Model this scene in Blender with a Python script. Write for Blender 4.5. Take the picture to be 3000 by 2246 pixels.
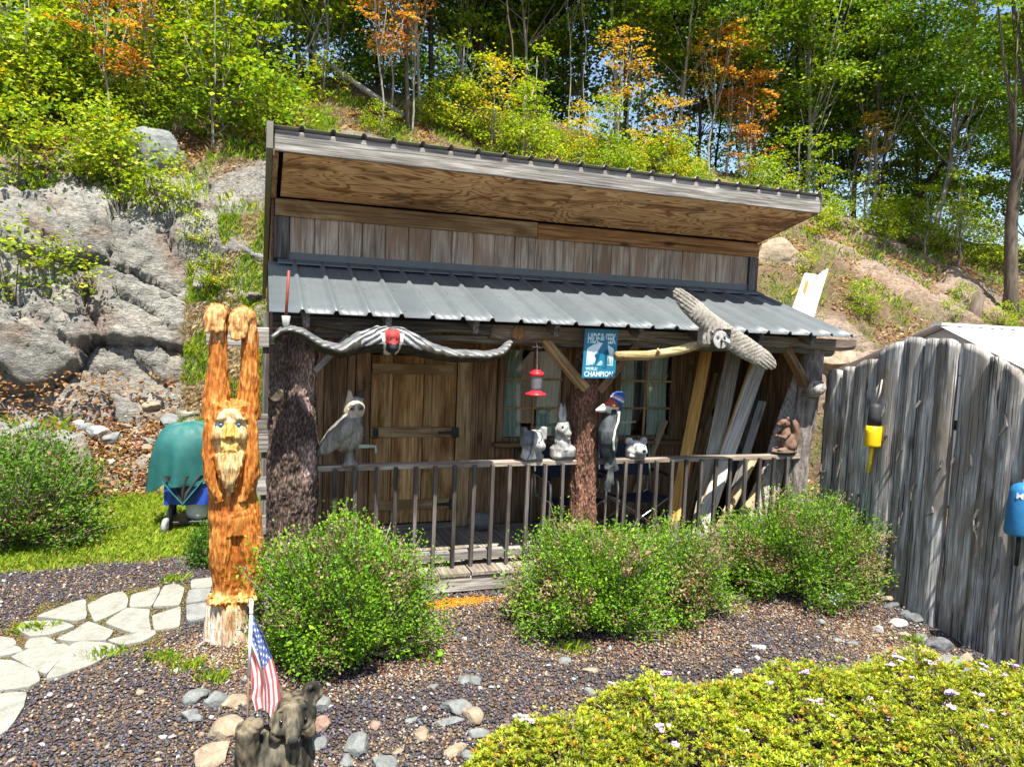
import bpy, bmesh, math, random
import numpy as np
from mathutils import Vector, Matrix, Euler, noise

random.seed(7)
scene = bpy.context.scene
for o in list(bpy.data.objects):
    bpy.data.objects.remove(o, do_unlink=True)
R = math.radians

# ------------------------------------------------------------------ camera
cam_d = bpy.data.cameras.new('camera')
cam_d.sensor_fit = 'HORIZONTAL'; cam_d.sensor_width = 36.0; cam_d.lens = 25.18
cam_d.clip_start = 0.05; cam_d.clip_end = 2000
cam = bpy.data.objects.new('camera', cam_d)
scene.collection.objects.link(cam)
right = Vector((0.94262445, -0.33130044, 0.04122093))
down = Vector((0.01319356, -0.08640674, -0.99617258))
fwd = Vector((0.33359418, 0.93956048, -0.07707807))
mw = Matrix.Identity(4)
for i in range(3):
    mw[i][0] = right[i]; mw[i][1] = -down[i]; mw[i][2] = -fwd[i]
mw[0][3], mw[1][3], mw[2][3] = 0.0, -6.2, 2.45
cam.matrix_world = mw
scene.camera = cam

# ------------------------------------------------------------------ world + sun
SUN = Vector((-0.02, -0.396, 0.918)).normalized()
world = bpy.data.worlds.new('World'); scene.world = world; world.use_nodes = True
wt = world.node_tree; wt.nodes.clear()
sky = wt.nodes.new('ShaderNodeTexSky'); sky.sky_type = 'NISHITA'; sky.sun_disc = False
sky.sun_elevation = math.asin(SUN.z); sky.sun_rotation = R(180)
sky.air_density = 1.0; sky.dust_density = 1.2; sky.ozone_density = 1.0
bg = wt.nodes.new('ShaderNodeBackground'); bg.inputs[1].default_value = 0.095
wo = wt.nodes.new('ShaderNodeOutputWorld')
wt.links.new(sky.outputs[0], bg.inputs[0]); wt.links.new(bg.outputs[0], wo.inputs[0])
sun_d = bpy.data.lights.new('sun', 'SUN'); sun_d.energy = 5.0; sun_d.angle = R(0.55)
sun_d.color = (1.0, 0.95, 0.86)
sun = bpy.data.objects.new('sun', sun_d); scene.collection.objects.link(sun)
sun.rotation_euler = SUN.to_track_quat('Z', 'Y').to_euler()
sun.location = (0, -10, 20)
vs = scene.view_settings
vs.view_transform = 'Standard'; vs.look = 'None'; vs.gamma = 1.0; vs.exposure = 1.45
vs.use_curve_mapping = False
scene.render.engine = 'CYCLES'
scene.cycles.max_bounces = 8; scene.cycles.diffuse_bounces = 4; scene.cycles.transparent_max_bounces = 12

# ------------------------------------------------------------------ object helpers
COL = scene.collection
def tag(o, label=None, cat=None, group=None, kind=None):
    if label: o['label'] = label
    if cat: o['category'] = cat
    if group: o['group'] = group
    if kind: o['kind'] = kind
    return o
def link(name, data, parent=None, mat=None):
    o = bpy.data.objects.new(name, data); COL.objects.link(o)
    if parent is not None: o.parent = parent
    if mat is not None and data is not None and len(data.materials) == 0: data.materials.append(mat)
    return o
def thing(name, label, cat, loc=(0, 0, 0), rotz=0.0, group=None):
    o = link(name, None); o.location = loc; o.rotation_euler = (0, 0, rotz)
    o.empty_display_size = 0.1
    return tag(o, label, cat, group)
def copy_tree(o, parent=None):
    c = o.copy(); COL.objects.link(c); c.parent = parent
    for ch in list(o.children): copy_tree(ch, c)
    return c
def bm_mesh(bm, name, smooth=False):
    me = bpy.data.meshes.new(name); bm.normal_update(); bm.to_mesh(me); bm.free()
    if smooth: me.polygons.foreach_set('use_smooth', [True] * len(me.polygons))
    return me
def mesh_np(name, verts, faces, cols=None, smooth=False):
    """verts (N,3), faces (M,k) arrays; cols (N,3) vertex colours"""
    verts = np.asarray(verts, np.float32); faces = np.asarray(faces, np.int32)
    me = bpy.data.meshes.new(name); k = faces.shape[1]
    me.vertices.add(len(verts)); me.vertices.foreach_set('co', verts.ravel())
    me.loops.add(faces.size); me.loops.foreach_set('vertex_index', faces.ravel())
    me.polygons.add(len(faces)); me.polygons.foreach_set('loop_start', np.arange(0, faces.size, k, dtype=np.int32))
    me.update(calc_edges=True)
    if cols is not None:
        a = me.color_attributes.new('Col', 'FLOAT_COLOR', 'POINT')
        c4 = np.ones((len(verts), 4), np.float32); c4[:, :3] = cols
        a.data.foreach_set('color', c4.ravel())
    if smooth: me.polygons.foreach_set('use_smooth', np.ones(len(faces), bool))
    me.validate(); return me
def vcol(me, fn):
    n = len(me.vertices); co = np.empty(n * 3, np.float32); me.vertices.foreach_get('co', co); co = co.reshape(-1, 3)
    no = np.empty(n * 3, np.float32); me.vertex_normals.foreach_get('vector', no); no = no.reshape(-1, 3)
    c = fn(co, no); a = me.color_attributes.new('Col', 'FLOAT_COLOR', 'POINT')
    c4 = np.ones((n, 4), np.float32); c4[:, :3] = c; a.data.foreach_set('color', c4.ravel())

def bm_box(bm, x0, x1, y0, y1, z0, z1, bev=0.004, jit=0.0, rnd=random):
    r = bmesh.ops.create_cube(bm, size=1.0); vs_ = r['verts']
    for v in vs_:
        v.co = Vector(((x0 + x1) / 2 + v.co.x * (x1 - x0), (y0 + y1) / 2 + v.co.y * (y1 - y0), (z0 + z1) / 2 + v.co.z * (z1 - z0)))
        if jit: v.co += Vector((rnd.uniform(-jit, jit), rnd.uniform(-jit, jit), rnd.uniform(-jit, jit)))
    if bev > 0:
        es = list({e for v in vs_ for e in v.link_edges})
        bmesh.ops.bevel(bm, geom=es, offset=min(bev, (x1 - x0) / 3, (y1 - y0) / 3, (z1 - z0) / 3), segments=1, affect='EDGES', profile=0.5)
def box(name, x0, x1, y0, y1, z0, z1, mat, parent, bev=0.004, jit=0.0):
    bm = bmesh.new(); bm_box(bm, x0, x1, y0, y1, z0, z1, bev, jit)
    return link(name, bm_mesh(bm, name), parent, mat)
def beam(name, p0, p1, w, t, mat, parent, roll=0.0, bev=0.004, jit=0.002):
    """bar from p0 to p1, local Z along it"""
    p0 = Vector(p0); p1 = Vector(p1); d = p1 - p0; L = d.length
    bm = bmesh.new(); bm_box(bm, -w / 2, w / 2, -t / 2, t / 2, 0, L, bev, jit)
    o = link(name, bm_mesh(bm, name), parent, mat)
    q = d.to_track_quat('Z', 'Y') @ Euler((0, 0, roll)).to_quaternion()
    o.matrix_local = Matrix.Translation(p0) @ q.to_matrix().to_4x4()
    return o
def ring_loft(bm, rings, cap=True, closed=True):
    vr = [[bm.verts.new(p) for p in r] for r in rings]; n = len(vr[0])
    for a, b in zip(vr, vr[1:]):
        for i in range(n if closed else n - 1):
            j = (i + 1) % n; bm.faces.new((a[i], a[j], b[j], b[i]))
    if cap and closed:
        bm.faces.new(vr[0][::-1]); bm.faces.new(vr[-1])
    return vr
def frame_of(d):
    d = Vector(d).normalized(); up = Vector((0, 0, 1)) if abs(d.z) < 0.9 else Vector((0, 1, 0))
    a = d.cross(up).normalized(); return a, d.cross(a).normalized()
def bm_tube(bm, pts, rad, n=8, cap=True, flat=1.0):
    pts = [Vector(p) for p in pts]; rings = []
    if not hasattr(rad, '__len__'): rad = [rad] * len(pts)
    a = None
    for i, p in enumerate(pts):
        d = (pts[min(i + 1, len(pts) - 1)] - pts[max(i - 1, 0)])
        if d.length < 1e-9: d = Vector((0, 0, 1))
        d.normalize()
        if a is None: a, b = frame_of(d)
        else:
            a = (a - d * a.dot(d)); a.normalize(); b = d.cross(a)
        rings.append([p + a * (math.cos(2 * math.pi * k / n) * rad[i]) + b * (math.sin(2 * math.pi * k / n) * rad[i] * flat) for k in range(n)])
    ring_loft(bm, rings, cap)
def tube(name, pts, rad, mat, parent, n=8, smooth=True):
    bm = bmesh.new(); bm_tube(bm, pts, rad, n); return link(name, bm_mesh(bm, name, smooth), parent, mat)
def bm_lathe(bm, prof, n=20, c=(0, 0, 0)):
    rings = [[Vector((c[0] + r * math.cos(2 * math.pi * k / n), c[1] + r * math.sin(2 * math.pi * k / n), c[2] + z)) for k in range(n)] for r, z in prof]
    ring_loft(bm, rings)
def lathe(name, prof, mat, parent, n=20, c=(0, 0, 0), smooth=True):
    bm = bmesh.new(); bm_lathe(bm, prof, n, c); return link(name, bm_mesh(bm, name, smooth), parent, mat)
def bm_ell(bm, c, r, rot=(0, 0, 0), seg=16, rings=10):
    g = bmesh.ops.create_uvsphere(bm, u_segments=seg, v_segments=rings, radius=1.0)
    m = Matrix.Translation(c) @ Euler(rot).to_matrix().to_4x4() @ Matrix.Diagonal((r[0], r[1], r[2], 1))
    for v in g['verts']: v.co = m @ v.co
def bm_prism(bm, poly, y0, y1):
    """polygon in XZ extruded along Y"""
    ring_loft(bm, [[Vector((x, y0, z)) for x, z in poly], [Vector((x, y1, z)) for x, z in poly]])

def fbm(p, o=4): return noise.fractal(Vector(p), 1.0, 2.0, o)

# ------------------------------------------------------------------ material helpers
MATS = {}
def nd(t, typ, props=None, inp=None):
    n = t.nodes.new(typ)
    for k, v in (props or {}).items(): setattr(n, k, v)
    for k, v in (inp or {}).items():
        s = n.inputs[k]
        if isinstance(v, bpy.types.NodeSocket): t.links.new(v, s)
        else: s.default_value = v
    return n
def c4(c): return (c[0], c[1], c[2], 1.0)
def ramp(t, fac, stops, interp='LINEAR'):
    n = nd(t, 'ShaderNodeValToRGB', None, {0: fac}); e = n.color_ramp.elements; n.color_ramp.interpolation = interp
    while len(e) < len(stops): e.new(0.5)
    for el, (p, c) in zip(e, stops): el.position = p; el.color = c4(c) if hasattr(c, '__len__') else (c, c, c, 1)
    return n.outputs[0]
def mixc(t, fac, a, b, mode='MIX'):
    n = nd(t, 'ShaderNodeMix', {'data_type': 'RGBA', 'blend_type': mode})
    for idx, v in ((0, fac), (6, a), (7, b)):
        if isinstance(v, bpy.types.NodeSocket): t.links.new(v, n.inputs[idx])
        else: n.inputs[idx].default_value = c4(v) if hasattr(v, '__len__') else v
    return n.outputs[2]
def math_(t, op, a, b=None):
    n = nd(t, 'ShaderNodeMath', {'operation': op}, {0: a})
    if b is not None:
        if isinstance(b, bpy.types.NodeSocket): t.links.new(b, n.inputs[1])
        else: n.inputs[1].default_value = b
    return n.outputs[0]
def newmat(name):
    m = bpy.data.materials.new(name); m.use_nodes = True; m.node_tree.nodes.clear(); return m, m.node_tree
def finish(t, col, rough=0.8, bump=None, bstr=0.3, bdist=0.01, spec=0.3, metal=0.0, extra=None):
    p = nd(t, 'ShaderNodeBsdfPrincipled', None, {'Metallic': metal, 'Specular IOR Level': spec})
    for k, v in (('Base Color', col), ('Roughness', rough)):
        if isinstance(v, bpy.types.NodeSocket): t.links.new(v, p.inputs[k])
        else: p.inputs[k].default_value = c4(v) if k == 'Base Color' else v
    if bump is not None:
        b = nd(t, 'ShaderNodeBump', None, {'Strength': bstr, 'Distance': bdist, 'Height': bump}); t.links.new(b.outputs[0], p.inputs['Normal'])
    for k, v in (extra or {}).items(): p.inputs[k].default_value = v
    o = nd(t, 'ShaderNodeOutputMaterial', None, {0: p.outputs[0]}); return p
def coords(t, scale, rnd=True, kind='Object'):
    tc = nd(t, 'ShaderNodeTexCoord'); v = tc.outputs[kind]
    if rnd:
        oi = nd(t, 'ShaderNodeObjectInfo')
        cv = nd(t, 'ShaderNodeVectorMath', {'operation': 'SCALE'}, {0: (37.0, 53.0, 71.0), 'Scale': oi.outputs['Random']}).outputs[0]
        v = nd(t, 'ShaderNodeVectorMath', {'operation': 'ADD'}, {0: v, 1: cv}).outputs[0]
    return nd(t, 'ShaderNodeMapping', None, {0: v, 3: scale}).outputs[0]
def nz(t, vec, scale, detail=5.0, rough=0.6, dist=0.0):
    return nd(t, 'ShaderNodeTexNoise', None, {'Vector': vec, 'Scale': scale, 'Detail': detail, 'Roughness': rough, 'Distortion': dist}).outputs[0]

def wood(key, dark, mid, light, axis='Z', fine=1.0, knots=0.5, rough=0.85, bstr=0.5, var=0.35, stain=None, cracks=0.6):
    k = ('wood', key, axis)
    if k in MATS: return MATS[k]
    m, t = newmat('wood_%s_%s' % (key, axis.lower()))
    def sc(a, l): return tuple(l if c == axis else a for c in 'XYZ')
    v1 = coords(t, sc(60 * fine, 2.2 * fine)); v2 = coords(t, sc(9, 1.2)); v3 = coords(t, sc(8, 3.0))
    f1 = nz(t, v1, 1.0, 7.0, 0.65, 0.4); f2 = nz(t, v2, 1.0, 4.0, 0.55, 1.2)
    f = math_(t, 'ADD', math_(t, 'MULTIPLY', f1, 0.6), math_(t, 'MULTIPLY', f2, 0.4))
    col = ramp(t, f, [(0.36, dark), (0.5, mid), (0.62, light)])
    if stain:
        s = nz(t, v3, 0.35, 4.0, 0.6, 0.8); col = mixc(t, ramp(t, s, [(0.48, 0.0), (0.64, 1.0)]), col, stain)
    if cracks > 0:
        v4 = coords(t, sc(75 * fine, 0.9)); f4 = nz(t, v4, 1.0, 3.0, 0.5, 0.25)
        col = mixc(t, ramp(t, f4, [(0.36, cracks), (0.42, 0.0)]), col, tuple(c * 0.35 for c in dark)); f = math_(t, 'ADD', f, math_(t, 'MULTIPLY', ramp(t, f4, [(0.36, 0.0), (0.42, 1.0)]), 0.35))
    if knots > 0:
        vo = nd(t, 'ShaderNodeTexVoronoi', {'feature': 'F1'}, {'Vector': v3, 'Scale': 0.55, 'Randomness': 1.0}).outputs[0]
        kf = ramp(t, vo, [(0.06, knots), (0.16, 0.0)]); col = mixc(t, kf, col, tuple(c * 0.25 for c in dark))
    oi = nd(t, 'ShaderNodeObjectInfo').outputs['Random']
    val = nd(t, 'ShaderNodeMapRange', None, {0: oi, 1: 0.0, 2: 1.0, 3: 1.0 - var, 4: 1.0 + var * 0.6}).outputs[0]
    hs = nd(t, 'ShaderNodeHueSaturation', None, {'Value': val, 'Color': col}); col = hs.outputs[0]
    finish(t, col, rough, f, bstr, 0.006, 0.2); MATS[k] = m; return m
def flat_mat(key, col, rough=0.5, metal=0.0, spec=0.4, var=0.12, scale=30.0, bstr=0.15, stops=None, extra=None):
    if key in MATS: return MATS[key]
    m, t = newmat(key); v = coords(t, (scale, scale, scale)); n = nz(t, v, 1.0, 6.0, 0.65)
    n2 = nz(t, v, 0.12, 3.0, 0.6)
    lo = tuple(c * (1 - var * 1.6) for c in col); hi = tuple(min(1, c * (1 + var)) for c in col)
    f = math_(t, 'ADD', math_(t, 'MULTIPLY', n, 0.5), math_(t, 'MULTIPLY', n2, 0.5))
    c = ramp(t, f, stops or [(0.35, lo), (0.65, hi)])
    finish(t, c, rough, n, bstr, 0.004, spec, metal, extra); MATS[key] = m; return m
def paint_vc(key, rough=0.75, scale=60.0, var=0.45, bstr=0.35, bdist=0.006, aniso=(1, 1, 1), spec=0.25):
    """vertex colour times fine noise: carved and painted things"""
    if key in MATS: return MATS[key]
    m, t = newmat(key); v = coords(t, tuple(scale * a for a in aniso), rnd=False); n = nz(t, v, 1.0, 6.0, 0.7, 0.3)
    a = nd(t, 'ShaderNodeAttribute', {'attribute_name': 'Col'}).outputs[0]
    g = ramp(t, n, [(0.3, 1 - var), (0.7, 1 + var * 0.5)])
    col = mixc(t, 1.0, a, g, 'MULTIPLY')
    finish(t, col, rough, n, bstr, bdist, spec); MATS[key] = m; return m
def leaf_mat(key, trans=0.35, rough=0.45, hue=0.0):
    if key in MATS: return MATS[key]
    m, t = newmat(key)
    a = nd(t, 'ShaderNodeAttribute', {'attribute_name': 'Col'}).outputs[0]
    d = nd(t, 'ShaderNodeBsdfPrincipled', None, {'Base Color': a, 'Roughness': rough, 'Specular IOR Level': 0.25})
    tc = mixc(t, 1.0, a, (1.25, 1.2, 0.5), 'MULTIPLY')
    tr = nd(t, 'ShaderNodeBsdfTranslucent', None, {0: tc})
    mx = nd(t, 'ShaderNodeMixShader', None, {0: trans, 1: d.outputs[0], 2: tr.outputs[0]})
    nd(t, 'ShaderNodeOutputMaterial', None, {0: mx.outputs[0]}); MATS[key] = m; return m

def W_grey(ax): return wood('grey_weathered', (0.075, 0.068, 0.06), (0.22, 0.205, 0.185), (0.42, 0.40, 0.37), ax)
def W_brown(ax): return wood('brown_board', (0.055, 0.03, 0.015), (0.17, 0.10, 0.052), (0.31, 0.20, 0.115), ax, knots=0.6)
def W_door(ax): return wood('door_board', (0.11, 0.052, 0.016), (0.35, 0.20, 0.08), (0.52, 0.335, 0.16), ax, knots=0.95, stain=(0.15, 0.066, 0.02))
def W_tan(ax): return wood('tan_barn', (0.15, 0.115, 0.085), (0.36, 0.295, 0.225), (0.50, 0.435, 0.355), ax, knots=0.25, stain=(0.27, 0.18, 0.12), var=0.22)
def W_fence(ax): return wood('fence_silver', (0.085, 0.08, 0.072), (0.30, 0.288, 0.27), (0.60, 0.585, 0.55), ax, fine=1.0, knots=0.6, bstr=1.0, stain=(0.19, 0.165, 0.135), var=0.25, cracks=0.95)
def W_dark(ax): return wood('dark_timber', (0.03, 0.027, 0.025), (0.10, 0.092, 0.085), (0.22, 0.20, 0.18), ax)
def W_pale(ax): return wood('pale_lumber', (0.30, 0.20, 0.10), (0.50, 0.37, 0.21), (0.62, 0.50, 0.33), ax, knots=0.7)
def W_orange(ax): return wood('orange_lumber', (0.28, 0.13, 0.03), (0.46, 0.25, 0.07), (0.58, 0.36, 0.13), ax, knots=0.6)
def W_plank(ax): return wood('oak_plank', (0.13, 0.075, 0.032), (0.36, 0.245, 0.125), (0.52, 0.39, 0.225), ax, knots=0.95, stain=(0.22, 0.135, 0.06))
def W_deck(ax): return wood('deck_board', (0.10, 0.08, 0.065), (0.24, 0.205, 0.165), (0.38, 0.34, 0.28), ax, knots=0.3)

# ------------------------------------------------------------------ terrain
HX=[-60,-8,-2,2,7,12,18,26,60]
HK=[[(4.0,0),(6.0,.8),(7.3,3.8),(8.6,4.6),(14,8.8),(20,10),(40,8)],
 [(4.0,0),(6.0,.8),(7.3,3.8),(8.6,4.6),(14,8.8),(20,10),(40,8)],
 [(4.4,0),(6.0,.75),(7.3,3.9),(8.8,5.2),(14,9.2),(20,10.2),(40,8)],
 [(5.6,0),(6.3,1.0),(7.2,4.2),(8.4,5.6),(14,8.9),(20,9.2),(40,7)],
 [(4.6,0),(5.6,1.5),(6.8,3.6),(8.5,5.0),(13,8.3),(18,8.2),(40,5)],
 [(2.5,0),(3.6,1.2),(5.5,2.9),(8,4.7),(12,7.3),(16,7.0),(40,3)],
 [(1.5,0),(3,1.0),(5.5,2.6),(8,4.3),(11,6.0),(15,5.6),(40,2)],
 [(1.5,0),(3,.9),(5.5,2.4),(8,4.1),(11,5.75),(15,5.2),(40,2)],
 [(1.5,0),(3,.9),(5.5,2.4),(8,4.1),(11,5.75),(15,5.2),(40,2)]]
def prof(x):
    x=max(HX[0],min(HX[-1]-1e-6,x)); i=0
    while HX[i+1]<=x: i+=1
    t=(x-HX[i])/(HX[i+1]-HX[i]); t=t*t*(3-2*t)
    return [(a[0]+(b[0]-a[0])*t,a[1]+(b[1]-a[1])*t) for a,b in zip(HK[i],HK[i+1])]
def hill_z(x,y):
    P=prof(x)
    if y<=P[0][0]: return 0.0
    for a,b in zip(P,P[1:]):
        if y<=b[0]: return a[1]+(b[1]-a[1])*(y-a[0])/(b[0]-a[0])
    return P[-1][1]-(y-P[-1][0])*.06
def sstep(a, b, x):
    t = max(0.0, min(1.0, (x - a) / (b - a))); return t * t * (3 - 2 * t)
def ground_z(x, y):
    z = 0.05 * sstep(-1.6, -0.1, y) * sstep(-0.2, 0.4, x) * (1 - sstep(5.6, 7, x))
    z -= 0.16 * sstep(3.6, 6.0, x) * sstep(0.4, 2.4, -y)
    z += 0.05 * sstep(1.0, 0.0, math.hypot((x - 0.3) / 1.6, (y + 1.9) / 0.7))
    z += 0.018 * noise.noise(Vector((x * 1.3, y * 1.3, 0.3))) + 0.008 * noise.noise(Vector((x * 5, y * 5, 2.0)))
    return z
def lawn_w(x, y):
    e = 0.25 * noise.noise(Vector((x * 1.5, y * 1.5, 9)))
    return sstep(-0.05, 0.25, (y - (1.55 + 0.25 * (x + 1.2)) + e)) * sstep(5.4, 4.7, y + e * 2) * sstep(0.15, -0.15, x + e)
def terr_z(x, y):
    h = hill_z(x, y); return h if h > 0.02 else ground_z(x, y)

def gmat():
    m, t = newmat('ground_soil')
    v = coords(t, (1, 1, 1), rnd=False)
    a = nd(t, 'ShaderNodeAttribute', {'attribute_name': 'Col'}).outputs[0]
    vo = nd(t, 'ShaderNodeTexVoronoi', {'feature': 'F1'}, {'Vector': v, 'Scale': 55.0})
    vo2 = nd(t, 'ShaderNodeTexVoronoi', {'feature': 'F1'}, {'Vector': v, 'Scale': 120.0})
    bw = nd(t, 'ShaderNodeRGBToBW', None, {0: vo.outputs['Color']}).outputs[0]
    pc = ramp(t, bw, [(0.15, (0.35, 0.33, 0.33)), (0.45, (0.8, 0.72, 0.62)), (0.7, (1.3, 1.1, 0.9)), (0.95, (1.9, 1.8, 1.65))])
    n = nz(t, v, 3.0, 6.0, 0.65); n2 = nz(t, v, 90.0, 3.0, 0.6)
    col = mixc(t, 1.0, a, pc, 'MULTIPLY')
    col = mixc(t, 0.55, col, ramp(t, n, [(0.35, (0.55, 0.55, 0.55)), (0.65, (1.25, 1.2, 1.15))]), 'MULTIPLY')
    h = math_(t, 'ADD', vo.outputs[0], math_(t, 'MULTIPLY', n2, 0.5))
    finish(t, col, 0.95, h, 0.8, 0.02, 0.1); return m
def hmat():
    m, t = newmat('hillside_rock_soil')
    v = coords(t, (1, 1, 1), rnd=False)
    a = nd(t, 'ShaderNodeAttribute', {'attribute_name': 'Col'}).outputs[0]
    n = nz(t, v, 2.2, 8.0, 0.68, 0.4); n2 = nz(t, v, 16.0, 8.0, 0.72, 0.2)
    vc = coords(t, (1.0, 1.0, 2.2), rnd=False)
    n3 = nz(t, vc, 5.0, 8.0, 0.7, 1.5)
    col = mixc(t, 1.0, a, ramp(t, n, [(0.3, (0.62, 0.62, 0.64)), (0.5, (1, 1, 1)), (0.7, (1.25, 1.2, 1.12))]), 'MULTIPLY')
    col = mixc(t, 0.8, col, ramp(t, n2, [(0.35, (0.5, 0.5, 0.5)), (0.65, (1.4, 1.4, 1.4))]), 'MULTIPLY')
    vk = nd(t, 'ShaderNodeTexVoronoi', {'feature': 'DISTANCE_TO_EDGE'}, {'Vector': nd(t, 'ShaderNodeVectorMath', {'operation': 'ADD'}, {0: vc, 1: nd(t, 'ShaderNodeTexNoise', None, {'Vector': v, 'Scale': 1.5}).outputs[1]}).outputs[0], 'Scale': 1.6}).outputs[0]
    ck = ramp(t, vk, [(0.0, 0.0), (0.05, 1.0)])
    h = math_(t, 'ADD', math_(t, 'ADD', n3, math_(t, 'MULTIPLY', n2, 0.5)), math_(t, 'MULTIPLY', ck, 0.10))
    finish(t, col, 0.92, h, 1.0, 0.10, 0.15); return m

def build_ground():
    xs = np.concatenate([[-500, -200, -80, -30], np.linspace(-14, 18, 260), [30, 70, 200, 500]])
    ys = np.concatenate([[-500, -200, -60, -20], np.linspace(-9, 7, 140), [12, 40, 200, 500]])
    V = []; C = []
    for y in ys:
        for x in xs:
            far = abs(x) > 20 or abs(y) > 10
            V.append((x, y, 0.0 if far else ground_z(x, y) - (0.25 * sstep(4.5, 6, y))))
            lw = 0 if far else lawn_w(x, y)
            n = noise.noise(Vector((x * 0.8, y * 0.8, 4)))
            base = np.array((0.085, 0.077, 0.077)) * (1 + 0.25 * n)
            tan = sstep(0.0, 0.5, noise.noise(Vector((x * 0.9, y * 1.2, 17))) + 0.25)
            base = base * (1 - tan * .5) + np.array((0.20, 0.14, 0.085)) * tan * .5
            lit = sstep(4.4, 5.6, y) * sstep(1.0, 0, x)
            base = base * (1 - lit) + np.array((0.17, 0.09, 0.05)) * lit
            base = base * (1 - lw) + np.array((0.13, 0.17, 0.03)) * lw
            # rusty needle litter under the shrubs, orange sawdust by the deck
            for bx, by, br in ((0.62, -1.0, 0.85), (2.95, -0.95, 1.05), (4.9, -0.66, 1.15)):
                w = sstep(1.0, 0.6, math.hypot(x - bx, (y - by) * 1.2) / br)
                base = base * (1 - w * .8) + np.array((0.13, 0.055, 0.028)) * w * .8
            w = sstep(1.0, 0.4, math.hypot((x - 1.66) / 0.5, (y + 0.33) / 0.13) + 0.5 * noise.noise(Vector((x * 6, y * 6, 1))))
            base = base * (1 - w) + np.array((0.62, 0.27, 0.02)) * w
            C.append(base)
    nx = len(xs); idx = np.arange(len(V)).reshape(len(ys), nx)
    F = np.stack([idx[:-1, :-1], idx[:-1, 1:], idx[1:, 1:], idx[1:, :-1]], -1).reshape(-1, 4)
    o = link('ground', mesh_np('ground', V, F, np.array(C), True), None, gmat())
    tag(o, kind='structure'); return o
def cellv(p):
    d, pts = noise.voronoi(Vector(p)); q = pts[0]
    h = math.sin(q.x * 12.9898 + q.y * 78.233 + q.z * 37.719) * 43758.5453
    return h - math.floor(h), d[1] - d[0]
def facet(p):
    d, pts = noise.voronoi(p); q = pts[0]
    def h(a, b, c):
        v = math.sin(q.x * a + q.y * b + q.z * c) * 43758.5453; return v - math.floor(v)
    t = Vector((h(12.9, 78.2, 37.7) - .5, 0.5 * (h(39.3, 11.1, 83.1) - .5), h(73.1, 52.2, 9.1) - .5))
    return h(26.6, 41.8, 91.7), d[1] - d[0], t.dot(p - q)
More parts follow.
